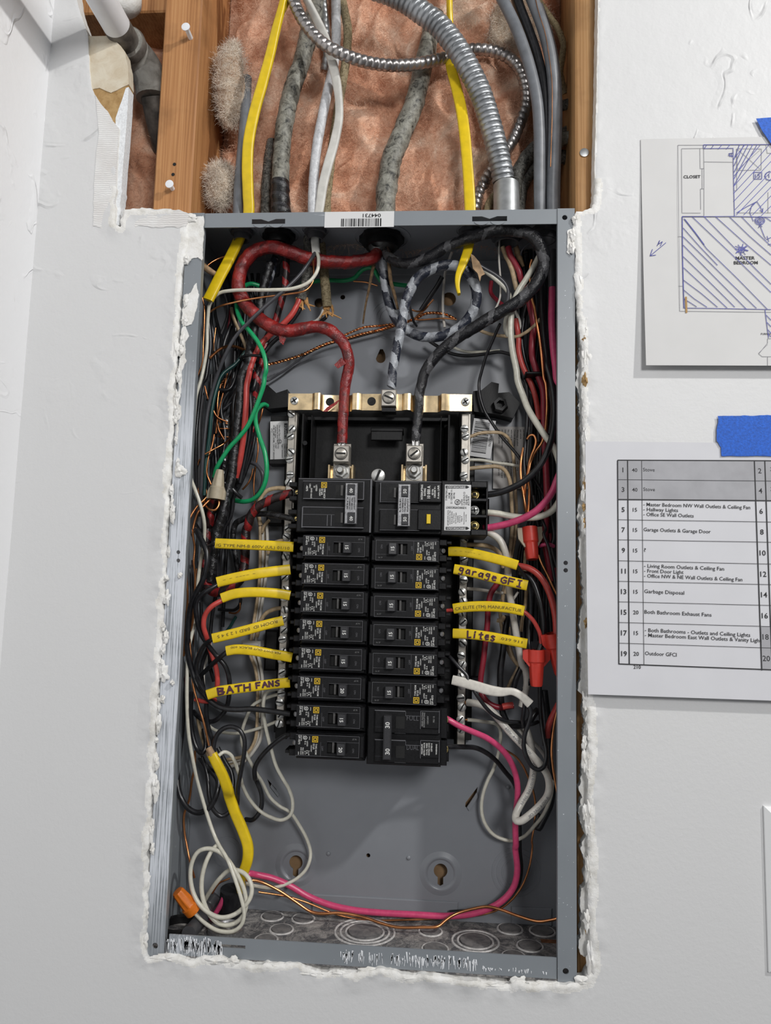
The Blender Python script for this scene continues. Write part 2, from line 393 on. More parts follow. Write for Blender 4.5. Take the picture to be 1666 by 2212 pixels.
# outline of the broken opening, traced in photo pixels on the wall plane
OPEN = [(150, -140), (166, 0), (174, 28), (188, 70), (190, 85), (193, 150), (196, 185), (205, 205), (217, 225), (232, 240), (241, 258), (257, 277), (254, 330), (251, 400), (250, 484), (262, 492), (267, 455), (300, 451), (340, 450), (385, 452), (404, 459), (407, 480), (405, 530), (396, 560), (392, 600), (388, 680), (384, 720), (381, 800), (376, 850), (373, 930), (369, 1000), (364, 1080), (361, 1150), (357, 1230), (353, 1310), (349, 1380), (344, 1450), (339, 1540), (333, 1620), (329, 1700), (324, 1790), (317, 1850), (319, 1930), (315, 1990), (313, 2050), (322, 2072), (345, 2066), (380, 2064), (404, 2071), (418, 2076), (436, 2066), (480, 2068), (494, 2078), (520, 2076), (545, 2083), (575, 2080), (610, 2083), (645, 2083), (690, 2103), (720, 2100), (757, 2100), (790, 2096), (830, 2092), (860, 2100), (890, 2108), (913, 2102), (940, 2107), (975, 2113), (1050, 2123), (1100, 2127), (1116, 2113), (1140, 2126), (1200, 2123), (1245, 2124), (1264, 2118), (1277, 2098), (1278, 2060), (1275, 2020), (1272, 1960), (1270, 1850), (1272, 1760), (1269, 1700), (1271, 1600), (1267, 1520), (1269, 1420), (1265, 1330), (1268, 1240), (1263, 1150), (1265, 1050), (1259, 980), (1261, 900), (1255, 830), (1259, 760), (1249, 700), (1247, 650), (1242, 600), (1243, 560), (1240, 520), (1239, 470), (1246, 456), (1280, 450), (1284, 430), (1285, 330), (1289, 200), (1292, 0), (1296, -140)]
def jag(poly, step=.0015, amp=.0011, seed=3):
    out = []
    for i in range(len(poly) - 1):
        a = np.array(poly[i]); b = np.array(poly[i + 1]); L = np.linalg.norm(b - a); n = max(1, int(L / step))
        t = b - a; nrm = np.array((-t[1], t[0])) / max(L, 1e-9)
        for k in range(n):
            p = a + t * k / n
            smooth = .25 if p[1] > .36 else 1.0
            d = (fbm(p[0] * 160, p[1] * 160, 0, 3, seed) - .5) * 2 * amp * 1.6 + (rng.random() - .5) * amp * .35
            out.append(tuple(p + nrm * float(d) * smooth))
    out.append(tuple(poly[-1])); return out
OP = np.array(jag([at(x, y, WY)[[0, 2]] for x, y in OPEN]))
WX0, WX1, WZ0, WZ1 = -.330, .750, -.680, .800
OP[0][1] = OP[-1][1] = WZ1 + .01
def pip(px, pz, poly):
    ins = np.zeros(px.shape, bool); n = len(poly); j = n - 1
    for i in range(n):
        xi, zi = poly[i]; xj, zj = poly[j]
        if zi != zj:
            c = ((zi > pz) != (zj > pz)) & (px < (xj - xi) * (pz - zi) / (zj - zi) + xi); ins ^= c
        j = i
    return ins
def seg_dist(px, pz, poly, step=1):
    P = poly[::step]; best = np.full(px.shape, 9.0); bx = px.copy(); bz = pz.copy()
    for i in range(len(P) - 1):
        ax, az = P[i]; dx, dz = P[i + 1] - P[i]; L = dx * dx + dz * dz + 1e-12
        t = np.clip(((px - ax) * dx + (pz - az) * dz) / L, 0, 1); qx = ax + t * dx; qz = az + t * dz
        d = np.hypot(px - qx, pz - qz); m = d < best; best[m] = d[m]; bx[m] = qx[m]; bz[m] = qz[m]
    return best, bx, bz
def build_wall():
    CS = .010; SUB = 8
    nx = int(round((WX1 - WX0) / CS)); nz = int(round((WZ1 - WZ0) / CS))
    gx, gz = np.meshgrid(WX0 + (np.arange(nx) + .5) * CS, WZ0 + (np.arange(nz) + .5) * CS, indexing='ij')
    d, _, _ = seg_dist(gx.ravel(), gz.ravel(), OP, 4); d = d.reshape(gx.shape)
    ins = pip(gx.ravel(), gz.ravel(), OP).reshape(gx.shape)
    near = d < .022
    verts = {}; V = []; F = []
    def vid(k):
        if k not in verts: verts[k] = len(V); V.append((WX0 + k[0] * CS / SUB, WZ0 + k[1] * CS / SUB))
        return verts[k]
    fine = []
    for i in range(nx):
        for j in range(nz):
            if near[i, j]:
                for a in range(SUB):
                    for b in range(SUB): fine.append((i * SUB + a, j * SUB + b))
            elif not ins[i, j]:
                # coarse cell; share the edge points of fine neighbours to stay watertight
                ring = []
                def side(p0, p1, nb):
                    n = SUB if nb else 1
                    for k in range(n): ring.append((p0[0] + (p1[0] - p0[0]) * k // n, p0[1] + (p1[1] - p0[1]) * k // n))
                I, J = i * SUB, j * SUB
                side((I, J), (I + SUB, J), j > 0 and near[i, j - 1]); side((I + SUB, J), (I + SUB, J + SUB), i < nx - 1 and near[i + 1, j])
                side((I + SUB, J + SUB), (I, J + SUB), j < nz - 1 and near[i, j + 1]); side((I, J + SUB), (I, J), i > 0 and near[i - 1, j])
                F.append(tuple(vid(k) for k in ring))
    fine = np.array(fine); h = CS / SUB
    cx = WX0 + (fine[:, 0] + .5) * h; cz = WZ0 + (fine[:, 1] + .5) * h
    keep = ~pip(cx, cz, OP); fine = fine[keep]
    ff = []
    for a, b in fine: ff.append((vid((a, b)), vid((a + 1, b)), vid((a + 1, b + 1)), vid((a, b + 1))))
    V = np.array(V); dist, qx, qz = seg_dist(V[:, 0], V[:, 1], OP, 1)
    ec = {}
    for f in ff:
        for k in range(4):
            e = tuple(sorted((f[k], f[(k + 1) % 4]))); ec[e] = ec.get(e, 0) + 1
    for f in F:
        for k in range(len(f)):
            e = tuple(sorted((f[k], f[(k + 1) % len(f)]))); ec[e] = ec.get(e, 0) + 1
    bd = [e for e, c in ec.items() if c == 1 and dist[e[0]] < .0035 and dist[e[1]] < .0035]
    bs = set(i for e in bd for i in e)
    for i in bs: V[i] = (qx[i], qz[i])
    # relief: lumpy joint compound swelling towards the broken edge
    fall = np.clip(1 - dist / .018, 0, 1) ** 1.3
    n1 = fbm(V[:, 0] * 75, V[:, 1] * 75, 0, 4, 5); n2 = fbm(V[:, 0] * 25, V[:, 1] * 25, 0, 3, 9)
    rough = np.where(V[:, 1] > .36, .35, 1.0)
    hgt = rough * fall * (.0042 * (n1 - .38) + .003 * np.clip(n2 - .45, 0, 1) * 3)
    edge_round = np.clip(1 - dist / .003, 0, 1) ** 2 * .0022 * rough
    Y = WY - hgt + edge_round
    N0 = len(V)
    vs = [(float(x), float(y), float(z)) for (x, z), y in zip(V, Y)]
    F2 = F + ff
    back = {}
    for i in bs:
        back[i] = len(vs); x, z = V[i]; vs.append((float(x), .0115, float(z)))
    for a, b in bd: F2.append((a, b, back[b], back[a]))
    me = bpy.data.meshes.new('wall_back'); me.from_pydata(vs, [], F2); fix(me)
    # recalc may flip open sheets: make sure the face looks at the room
    if sum(p.normal.y for p in list(me.polygons)[:200]) > 0: me.flip_normals()
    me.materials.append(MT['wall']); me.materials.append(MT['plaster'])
    dist2 = dist
    mi = np.zeros(len(F2), dtype=np.int32)
    lim = .002 + .007 * (fbm(V[:, 0] * 60, V[:, 1] * 60, 0, 2, 21))
    for k, f in enumerate(F2):
        if k >= len(F) + len(ff): mi[k] = 1
        elif k >= len(F):
            i = f[0]
            if dist2[i] < lim[i] * (1.0 if V[i][1] < .36 else .15): mi[k] = 1
    me.polygons.foreach_set('material_index', mi)
    me.polygons.foreach_set('use_smooth', [True] * len(F2)); me.set_sharp_from_angle(angle=math.radians(50))
    return struct(link('wall_back', me), 'white painted drywall with a ragged opening cut around the electrical panel')
wall = build_wall()

# lumps of joint compound hanging over the edge of the opening (part of the wall)
def blob(cx, cz, sx, sz, sy, y, seed, name='plaster_lump', mat='plaster'):
    n, m = 26, 6; v = []; f = []
    for a in range(m + 1):
        ph = (a / m) * math.pi / 2
        for i in range(n):
            th = 2 * math.pi * i / n; r = 1 + 1.1 * (float(fbm(math.cos(th) * 2.6 + seed, math.sin(th) * 2.6, a * .35, 3, seed)) - .5) * 2 * .7
            v.append((cx + sx * r * math.cos(th) * math.cos(ph), y - sy * math.sin(ph) * (1 + .3 * math.sin(3 * th + seed)), cz + sz * r * math.sin(th) * math.cos(ph)))
    for a in range(m):
        for i in range(n):
            j = (i + 1) % n; f.append((a * n + i, a * n + j, (a + 1) * n + j, (a + 1) * n + i))
    f.append(tuple(range(n - 1, -1, -1))); f.append(tuple(m * n + i for i in range(n)))
    return MB().add(v, f).build(name, MT[mat], wall, 60)
LUMPS = [(380, 757, 9, 30, 'p'), (384, 812, 6, 14, 'p'), (380, 862, 7, 22, 'p'), (377, 905, 7, 12, 'p'), (390, 1018, 12, 14, 'p'), (370, 1060, 6, 12, 'p'),
         (388, 1243, 5, 6, 'p'), (352, 1455, 11, 20, 'p'), (349, 1432, 6, 8, 'p'), (372, 1475, 5, 6, 'p'), (341, 1565, 7, 20, 'p'), (326, 1800, 6, 24, 'p'),
         (316, 1905, 7, 18, 'p'), (313, 1975, 6, 10, 'p'), (312, 2035, 7, 16, 'p'), (360, 2070, 30, 7, 'p'), (395, 2080, 14, 6, 'p'), (465, 2076, 28, 9, 'p'),
         (505, 2078, 14, 10, 'p'), (545, 2090, 12, 8, 'p'), (590, 2085, 22, 5, 'p'), (670, 2104, 26, 7, 'p'), (740, 2104, 24, 6, 'p'), (810, 2100, 30, 7, 'p'),
         (880, 2112, 24, 6, 'p'), (960, 2118, 34, 6, 'p'), (1060, 2128, 30, 6, 'p'), (1120, 2122, 14, 10, 'p'), (1180, 2128, 30, 6, 'p'), (1258, 2120, 16, 9, 'p'),
         (1266, 690, 10, 24, 'p'), (1270, 770, 9, 26, 'p'), (1262, 730, 6, 14, 't'), (1264, 820, 6, 18, 't'), (1266, 890, 7, 20, 'p'), (1263, 1095, 6, 9, 't'), (1264, 1130, 6, 12, 't'),
         (1270, 1000, 7, 22, 'p'), (1272, 1210, 6, 30, 'p'), (1268, 1345, 6, 10, 't'), (1274, 1440, 6, 30, 'p'), (1273, 1560, 7, 22, 'p'), (1272, 1640, 6, 26, 'p'),
         (1274, 1760, 7, 30, 'p'), (1275, 1890, 6, 34, 'p'), (1277, 2070, 9, 34, 'p'), (1238, 505, 9, 14, 'p'), (1236, 535, 7, 12, 'p'), (1244, 475, 9, 14, 'p'), (403, 560, 8, 12, 'p'),
         (412, 470, 12, 10, 'p'), (1255, 612, 8, 20, 'p'), (400, 650, 6, 14, 'p'), (398, 690, 8, 12, 'p'), (393, 735, 6, 16, 'p')]
for i in range(46):                            # more of the same along both long edges, drawn at random
    yy = 640 + 1400 * rng.random()
    if rng.random() < .6: LUMPS.append((406 - 92 * (yy - 463) / 1599 + rng.normal() * 3, yy, 3 + 5 * rng.random(), 6 + 16 * rng.random(), 'p'))
    else: LUMPS.append((1262 + 6 * (yy - 640) / 1400 + rng.normal() * 3, yy, 3 + 4 * rng.random(), 6 + 18 * rng.random(), 'p' if rng.random() < .8 else 't'))
for i, (x, y, sx, sy, k) in enumerate(LUMPS):
    p = at(x, y, WY); s = 1 / 2440.
    blob(p[0], p[2], sx * s, sy * s, .0012 + .0014 * rng.random(), WY + .0012, i + 2, mat='plaster' if k == 'p' else 'kraft')
def pplate(name, pix, y0, y1, mat, parent, jagamp=.0006):
    P = [at(x, y, y0)[[0, 2]] for x, y in pix]; P.append(P[0]); P = jag([tuple(p) for p in P], .002, jagamp)[:-1]
    mb = MB(); mb.prism([P], y0, y1); return mb.build(name, MT[mat], parent, 30)
pplate('torn_paint_layer', [(186, 78), (240, 78), (252, 90), (262, 100), (270, 112), (272, 128), (277, 150), (278, 182), (240, 200), (215, 190), (190, 195)], -.0012, .011, 'oldpaint', wall, .0016)
pplate('torn_kraft_layer', [(190, 180), (278, 180), (277, 210), (270, 240), (263, 285), (250, 285), (225, 262)], -.0004, .0105, 'kraft', wall, .001)
pplate('gypsum_edge', [(250, 255), (272, 190), (278, 188), (276, 230), (271, 300), (264, 380), (258, 486), (250, 488)], -.0006, .011, 'gypsum', wall, .0009)
pplate('paper_tape', [(206, 205), (218, 224), (231, 240), (240, 257), (256, 277), (253, 330), (250, 400), (248, 482), (225, 494), (201, 488), (203, 400), (208, 330), (214, 290)], WY - .0006, WY + .001, 'ribbed', wall, .0007)
pplate('torn_paper_edge', [(268, 453), (330, 451), (390, 455), (408, 462), (402, 488), (350, 492), (300, 488), (268, 494)], WY - .0006, WY + .002, 'ribbed', wall, .001)
# wall to the left, at right angles
mb = MB(); gy = np.linspace(-1.3, .0, 60); gz = np.linspace(-.69, .81, 90)
v = [(-.3285 + .0006 * float(fbm(y * 20, z * 20, 0, 3, 4)), y, z) for y in gy for z in gz]
f = [(a * 90 + b, (a + 1) * 90 + b, (a + 1) * 90 + b + 1, a * 90 + b + 1) for a in range(59) for b in range(89)]
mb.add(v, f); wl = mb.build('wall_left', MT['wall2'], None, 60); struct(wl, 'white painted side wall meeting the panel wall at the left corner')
# timber behind the drywall
def timber(name, x0, x1, z0, z1, mat, y0=.0125, y1=.101):
    mb = MB(); mb.box(x0, x1, y0, y1, z0, z1, .0016); o = mb.build(name, MT[mat], None, 30); return o
o = timber('wall_stud', -.2215, -.1835, -.68, .80, 'stud'); tag(o, 'orange brown wooden wall stud with two nails, left of the panel', 'stud', 'wall studs')
o = timber('wall_stud', .1850, .2230, -.68, .80, 'stud2'); tag(o, 'pale wooden wall stud at the right edge of the opening, with one flat nail', 'stud', 'wall studs')
o = timber('wood_blocking', -.330, -.2218, at(310, 26, .03)[2], .612, 'stud', .03, .09); tag(o, 'short horizontal wooden block at the top left beside the pipe', 'wood block')
mb = MB(); mb.box(-.33, .75, .1085, .130, -.68, .80); o = mb.build('wall_sheathing', MT['sheath2'], None, 0); struct(o, 'brown board closing the back of the wall cavity')
# ------------------------------------------------------------------ insulation
def fibres(V, nf, root, mat='fibre', Lm=1.0):
    V = np.asarray(V); idx = rng.integers(0, len(V), nf); P = V[idx].copy(); segs = 4
    D = rng.normal(size=(nf, 3)); D[:, 1] = -np.abs(D[:, 1]) * .5; D /= np.linalg.norm(D, axis=1)[:, None]
    Wd = rng.normal(size=(nf, 3)); Wd /= np.linalg.norm(Wd, axis=1)[:, None]
    L = (.005 + .011 * rng.random(nf))[:, None] * Lm; wv = .00009
    allv = np.zeros((nf, (segs + 1) * 2, 3))
    for s in range(segs + 1):
        allv[:, 2 * s] = P - Wd * wv; allv[:, 2 * s + 1] = P + Wd * wv
        D = D + rng.normal(size=(nf, 3)) * .45; D /= np.linalg.norm(D, axis=1)[:, None]; P = P + D * L / segs
    base = (np.arange(nf) * (segs + 1) * 2)[:, None, None]
    q = np.array([[2 * s, 2 * s + 1, 2 * s + 3, 2 * s + 2] for s in range(segs)])[None]
    ff = (base + q).reshape(-1, 4)
    me = bpy.data.meshes.new('loose_fibres'); me.from_pydata(allv.reshape(-1, 3).tolist(), [], ff.tolist()); me.materials.append(MT[mat])
    o = link('loose_fibres', me, root); o['kind'] = 'stuff'
def wool(name, x0, x1, z0, z1, ybase, amp, seed, label, nf, density=.0018):
    nx = int((x1 - x0) / density); nz = int((z1 - z0) / density)
    X, Z = np.meshgrid(np.linspace(x0, x1, nx), np.linspace(z0, z1, nz), indexing='ij')
    w1 = fbm(X * 9 + 3, Z * 9, 0, 2, seed + 50) * 1.6
    b1 = 1 - np.abs(fbm(X * 11 + w1, Z * 7 + w1, 0, 3, seed) * 2 - 1)
    b2 = 1 - np.abs(fbm(X * 28 + w1 * 2, Z * 22, 0, 3, seed + 7) * 2 - 1)
    b3 = fbm(X * 70, Z * 70, 0, 2, seed + 9)
    H = .66 * b1 + .30 * b2 + .10 * (b3 - .3)
    Y = ybase - amp * (H - .45)
    edge = np.minimum(np.clip((X - x0) / .02, 0, 1), np.clip((x1 - X) / .02, 0, 1)); Y = Y + (1 - edge) * amp * .6
    Y = np.clip(Y, .02, .1015)
    V = np.stack([X, Y, Z], -1).reshape(-1, 3)
    f = []
    for a in range(nx - 1):
        for b in range(nz - 1): f.append((a * nz + b, (a + 1) * nz + b, (a + 1) * nz + b + 1, a * nz + b + 1))
    root = empty(name, (0, 0, 0))
    me = bpy.data.meshes.new('wool_batt'); me.from_pydata(V.tolist(), [], f); me.materials.append(MT['insul'])
    if me.polygons[0].normal.y > 0: me.flip_normals()
    me.polygons.foreach_set('use_smooth', [True] * len(f)); link('wool_batt', me, root)
    fibres(V, nf, root)
    return tag(root, label, 'insulation')
wool('fibreglass_insulation', -.183, .1845, .332, .80, .092, .056, 3, 'pink orange fibreglass wool filling the stud bay above the panel', 105000)
wool('fibreglass_insulation', -.329, -.222, .30, .80, .094, .045, 31, 'dusty brown fibreglass wool in the narrow gap left of the nailed stud', 12000)
def tuft(px, py, Y, sx, sz, sy, seed, label):
    p = at(px, py, Y); n, m = 40, 24; v = []; f = []
    for a in range(m + 1):
        ph = -math.pi / 2 + math.pi * a / m
        for i in range(n):
            th = 2 * math.pi * i / n; d = (math.cos(ph) * math.cos(th), math.cos(ph) * math.sin(th), math.sin(ph))
            r = .62 + .75 * float(fbm(d[0] * 1.7 + seed, d[1] * 1.7, d[2] * 2.2, 4, seed))
            v.append((p[0] + sx * d[0] * r, p[1] + sy * d[1] * r, p[2] + sz * d[2] * r))
    for a in range(m):
        for i in range(n):
            j = (i + 1) % n; f.append((a * n + i, a * n + j, (a + 1) * n + j, (a + 1) * n + i))
    o = MB().add(v, f).build('insulation_tuft', MT['wooltuft'], None, 180); fibres(v, 9000, o, 'tuftfibre', .8)
    return tag(o, label, 'insulation')
def tuftm():
    m, nt, b = nm('pale_wool_tuft'); c = coord(nt); n = noise(nt, c, 60, 5, .7, 1)
    nt.links.new(ramp(nt, n, [(.3, (.36, .21, .13)), (.5, (.58, .44, .32)), (.72, (.74, .66, .56))]), b.inputs['Base Color']); b.inputs['Roughness'].default_value = .95
    bump(nt, b, noise(nt, c, 300, 5, .75), .9, .003); return m
MT['wooltuft'] = tuftm(); MT['tuftfibre'] = simple('pale_glass_fibres', (.80, .70, .60), .9, 0, .3, 70)
tuft(500, 185, .052, .016, .042, .018, 4, 'tall pale tuft of loose wool beside the nailed stud')
tuft(478, 400, .045, .013, .020, .014, 8, 'small pale tuft of wool low beside the nailed stud')
tuft(1120, 60, .075, .032, .03, .014, 12, 'beige wad of wool behind the grey service cables at top right')

# ================================================================== ELECTRICAL PANEL
PX0, PX1, PZ0, PZ1, PD = -.1810, .1815, -.3330, .3335, .100
panel = empty('electrical_panel', (0, 0, 0)); tag(panel, 'tall grey steel electrical panel, cover removed, recessed into the wall', 'electrical panel')
def rail(name, x0, x1, mat, holes):
    mb = MB(); mb.prism([rect(x0, x1, PZ0, PZ1)] + [circ(hx, hz, r) for hx, hz, r in holes], -.0010, .0004); o = mb.build(name, MT[mat], panel, 30)
    return o
def hole(px, py, r): p = at(px, py, 0); return (p[0], p[2], r)
rail('side_rail', PX0, -.1645, 'panel_left', [hole(424, 480, .0022), hole(336, 2042, .0025), hole(386, 1193, .0018), hole(386, 1211, .0018)])
rail('side_rail', .1660, PX1, 'panel', [hole(1220, 471, .0024), hole(1222, 2097, .0025), hole(1222, 1216, .0019), hole(1222, 1232, .0019)])
# rolled inner lips of the rails
mb = MB(); mb.box(-.1657, -.1645, .0004, .006, PZ0, PZ1); mb.build('rail_lip', MT['panel'], panel, 0)
mb = MB(); mb.box(.1660, .1672, .0004, .006, PZ0, PZ1); mb.build('rail_lip', MT['panel'], panel, 0)
def slot(x, z): return [(x - .0160, z - .0026), (x + .0160, z - .0026), (x + .0160, z + .0022), (x + .007, z + .0022), (x, z - .0002), (x - .007, z + .0022), (x - .0160, z + .0022)]
s1 = at(580, 478, 0); s2 = at(1058, 472, 0)
mb = MB(); mb.prism([rect(-.1643, .1658, .3193, PZ1), slot(s1[0], s1[2]), slot(s2[0], s2[2])], .0000, .0013); mb.build('top_flange', MT['panel_top'], panel, 30)
for s in (s1, s2):
    for dx in (-.0075, .0075):
        mb = MB(); mb.prism([[(s[0] + dx + .0065 * math.cos(t), s[2] - .003 - .0034 * math.sin(t)) for t in np.linspace(0, math.pi, 12)]], -.0006, .0002); mb.build('slot_dimple', MT['panel_top'], panel, 20)
sb = at(520, 2046, 0)
mb = MB(); mb.prism([rect(-.1610, .1655, PZ0 + .0015, -.3150), rect(sb[0] - .017, sb[0] + .004, sb[2] - .0012, sb[2] + .0014)], .0000, .0013); mb.build('bottom_flange', MT['panel_bottom'], panel, 30)
# dried paint smears on the bottom flange
def smear(px0, px1, py, h, seed):
    for k in range(int((px1 - px0) / 5)):
        x = px0 + (px1 - px0) * rng.random(); yy = py + (rng.random() - .5) * h * .5 + (x - px0) * .062; L = h * (.3 + .7 * rng.random())
        a = at(x, yy - L / 2, -.0001); b = at(x + rng.normal() * 1.5, yy + L / 2, -.0001); w = .0002 + .0005 * rng.random()
        SM.add([(a[0] - w, -.0003, a[2]), (a[0] + w, -.0003, a[2]), (b[0] + w * .4, -.0003, b[2]), (b[0] - w * .4, -.0003, b[2])], [(0, 1, 2, 3)])
SM = MB(); [smear(360, 480, 2043, 34, 5) for _ in range(5)]; smear(735, 1030, 2065, 26, 1); smear(735, 1030, 2065, 26, 1); smear(1040, 1190, 2092, 10, 2)
o = SM.build('paint_smears', MT['pipepaint'], panel, 0); o['kind'] = 'stuff'
mb = MB(); mb.box(PX0, PX0 + .0014, .0004, PD, PZ0, PZ1); mb.build('side_wall', MT['panel'], panel, 0)
mb = MB(); mb.box(PX1 - .0014, PX1, .0004, PD, PZ0, PZ1); mb.build('side_wall', MT['panel'], panel, 0)
# top wall with the cable holes
TOPZ = PZ1 - .0014
def th(px, py): p = atZ(px, py, TOPZ); return p[0], p[1]
TH = {}
for k, (px, py, r) in dict(yellow=(523, 497, .008), tape=(603, 506, .012), white=(682, 496, .008), main=(825, 513, .0165), yellow2=(1015, 497, .008), cond=(1095, 503, .012), ser=(1178, 497, .011)).items():
    x, y = th(px, py); TH[k] = (x, y, r)
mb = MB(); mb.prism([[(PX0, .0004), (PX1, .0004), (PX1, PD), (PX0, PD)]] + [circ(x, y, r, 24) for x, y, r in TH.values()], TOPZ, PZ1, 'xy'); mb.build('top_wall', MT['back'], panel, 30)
for k, (x, y, r) in TH.items():     # lock nuts under the top wall
    mb = MB(); ri = r * .82; R = r * 1.28; n = 32; v = []; f = []
    for (rr, z) in ((ri, TOPZ + .004), (ri, TOPZ - .011), (r * .97, TOPZ - .011), (r * .97, TOPZ - .0045), (R, TOPZ - .0045), (R, TOPZ - .0003), (ri, TOPZ + .004)):
        for i in range(n):
            q = rr * (1.07 if rr == R and (i % 4) < 2 else 1); v.append((x + q * math.cos(2 * math.pi * i / n), y + q * math.sin(2 * math.pi * i / n), z))
    for a in range(6):
        for i in range(n): f.append((a * n + i, a * n + (i + 1) % n, (a + 1) * n + (i + 1) % n, (a + 1) * n + i))
    mb.add(v, f); mb.build('cable_connector', MT['blk2'] if k in ('main', 'tape') else MT['sheath_dark'], panel, 30)
    mb = MB(); mb.prism([circ(x, y, r * 1.75, 28), circ(x, y, r * 1.62, 28)], TOPZ - .0006, TOPZ, 'xy'); mb.build('knockout_ring', MT['back'], panel, 30)
# bottom wall with knockouts
BZ = PZ0 + .0014
mb = MB(); mb.prism([[(PX0, .0004), (PX1, .0004), (PX1, PD), (PX0, PD)]], PZ0, BZ, 'xy'); mb.build('bottom_wall', MT['dusty'], panel, 30)
def knock(px, py, radii, white):
    p = atZ(px, py, BZ)
    for k, r in enumerate(radii):
        mb = MB(); n = 36; v = []; f = []
        prof = [(r - .0011, 0), (r - .0008, .0007), (r, .0010), (r + .0008, .0007), (r + .0011, 0)]
        for rr, h in prof:
            for i in range(n): v.append((p[0] + rr * math.cos(2 * math.pi * i / n), min(p[1] + rr * math.sin(2 * math.pi * i / n), PD - .0005), BZ + h))
        for a in range(len(prof) - 1):
            for i in range(n): f.append((a * n + i, a * n + (i + 1) % n, (a + 1) * n + (i + 1) % n, (a + 1) * n + i))
        mb.add(v, f); mb.build('knockout_ring', MT['dust_white' if white else 'dusty'], panel, 60)
    mb = MB(); mb.prism([circ(p[0], min(p[1], PD - radii[0]), radii[0] * .86, 28)], BZ, BZ + .0014, 'xy'); mb.build('knockout_disc', MT['dusty_disc'], panel, 30)
for px, py, rr, w in [(788, 2013, (.0175, .0225, .0275), 1), (1027, 2033, (.0160, .0210), 1), (608, 2008, (.0105,), 1), (655, 1985, (.0105,), 1), (588, 1980, (.0105,), 1), (1102, 2007, (.0115,), 1),
                      (1145, 2044, (.0115,), 1), (1172, 2012, (.0115,), 1), (930, 2012, (.0105,), 1), (940, 2050, (.0115,), 1), (1110, 2066, (.010,), 1), (575, 2030, (.010,), 1)]:
    knock(px, py, rr, w)
p = atZ(1188, 2034, BZ); mb = MB(); mb.box(p[0] - .008, p[0] + .010, p[1] - .003, p[1] + .003, BZ, BZ + .0006); mb.build('rust_patch', MT['rust'], panel, 0)
# back plate with key holes and lances
def keyhole(px, py, s=1.0):
    c = at(px, py, PD); R = .0066 * s; w = .0027 * s
    top = [(c[0] + R * math.cos(t), c[2] + R * math.sin(t)) for t in np.linspace(-math.pi / 2 + .42, 1.5 * math.pi - .42, 22)]
    return top + [(c[0] - w, c[2] - .0125 * s), (c[0], c[2] - .0140 * s), (c[0] + w, c[2] - .0125 * s)]
def pixloop(pts): return [tuple(at(x, y, PD)[[0, 2]]) for x, y in pts]
c0 = at(823, 771, PD)
obround = [(c0[0] + .0050 * math.cos(t), c0[2] - .002 + .0050 * math.sin(t)) for t in np.linspace(math.pi, 2 * math.pi, 12)] + [(c0[0] + .0045, c0[2] + .003), (c0[0] + .002, c0[2] + .008), (c0[0] - .001, c0[2] + .008)]
def hol(px, py, r): p = at(px, py, PD); return circ(p[0], p[2], r, 14)
holes = [keyhole(640, 1862), keyhole(952, 1880), obround, pixloop([(578, 1682), (598, 1704), (601, 1722), (584, 1700)]), pixloop([(1032, 1699), (1030, 1712), (1009, 1744), (1005, 1742), (1006, 1733)]),
         hol(796, 1847, .0020), hol(741, 643, .0026), hol(690, 655, .0052), hol(970, 647, .0075)]
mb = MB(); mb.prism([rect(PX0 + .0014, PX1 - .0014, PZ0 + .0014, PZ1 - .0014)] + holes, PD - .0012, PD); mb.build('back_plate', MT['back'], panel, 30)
for px, py in ((640, 1868), (952, 1886)):
    c = at(px, py, PD); mb = MB(); n = 40; v = []; f = []
    prof = [(.0125, 0), (.0140, .0012), (.0150, .0016), (.0162, .0012), (.0205, 0)]
    for r, h in prof:
        for i in range(n): v.append((c[0] + r * math.cos(2 * math.pi * i / n), PD - .0012 - h, c[2] + r * math.sin(2 * math.pi * i / n)))
    for a in range(len(prof) - 1):
        for i in range(n): f.append((a * n + i, a * n + (i + 1) % n, (a + 1) * n + (i + 1) % n, (a + 1) * n + i))
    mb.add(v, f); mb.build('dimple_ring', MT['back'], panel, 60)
for px, py in ((710, 1843), (883, 1852), (1098, 1699)):
    c = at(px, py, PD); mb = MB(); mb.rev([(0, .0022), (.0006, .0021), (.0012, .0014), (.0014, .0004)], (c[0], PD - .0012, c[2]), (0, -1, 0), 16); mb.build('rivet', MT['back'], panel, 60)
def ring(name, px, py, rs, y, mat='back'):
    c = at(px, py, y)
    for r in rs:
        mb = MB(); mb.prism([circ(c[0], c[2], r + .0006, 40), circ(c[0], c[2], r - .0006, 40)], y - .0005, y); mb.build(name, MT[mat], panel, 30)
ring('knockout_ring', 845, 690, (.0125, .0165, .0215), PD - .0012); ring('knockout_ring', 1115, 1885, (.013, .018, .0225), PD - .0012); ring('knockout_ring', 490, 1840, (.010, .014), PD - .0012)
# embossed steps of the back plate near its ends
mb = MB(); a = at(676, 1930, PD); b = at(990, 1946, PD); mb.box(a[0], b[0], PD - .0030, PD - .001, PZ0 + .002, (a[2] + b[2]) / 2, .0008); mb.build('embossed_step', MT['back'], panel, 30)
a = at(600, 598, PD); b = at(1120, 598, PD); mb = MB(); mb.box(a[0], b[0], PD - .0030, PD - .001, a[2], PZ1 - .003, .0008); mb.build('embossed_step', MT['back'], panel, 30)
a = at(1104, 1956, PD); b = at(1192, 1960, PD); mb = MB(); mb.box(a[0], b[0], PD - .0028, PD - .001, PZ0 + .002, a[2], .0008); mb.build('embossed_step', MT['back'], panel, 30)
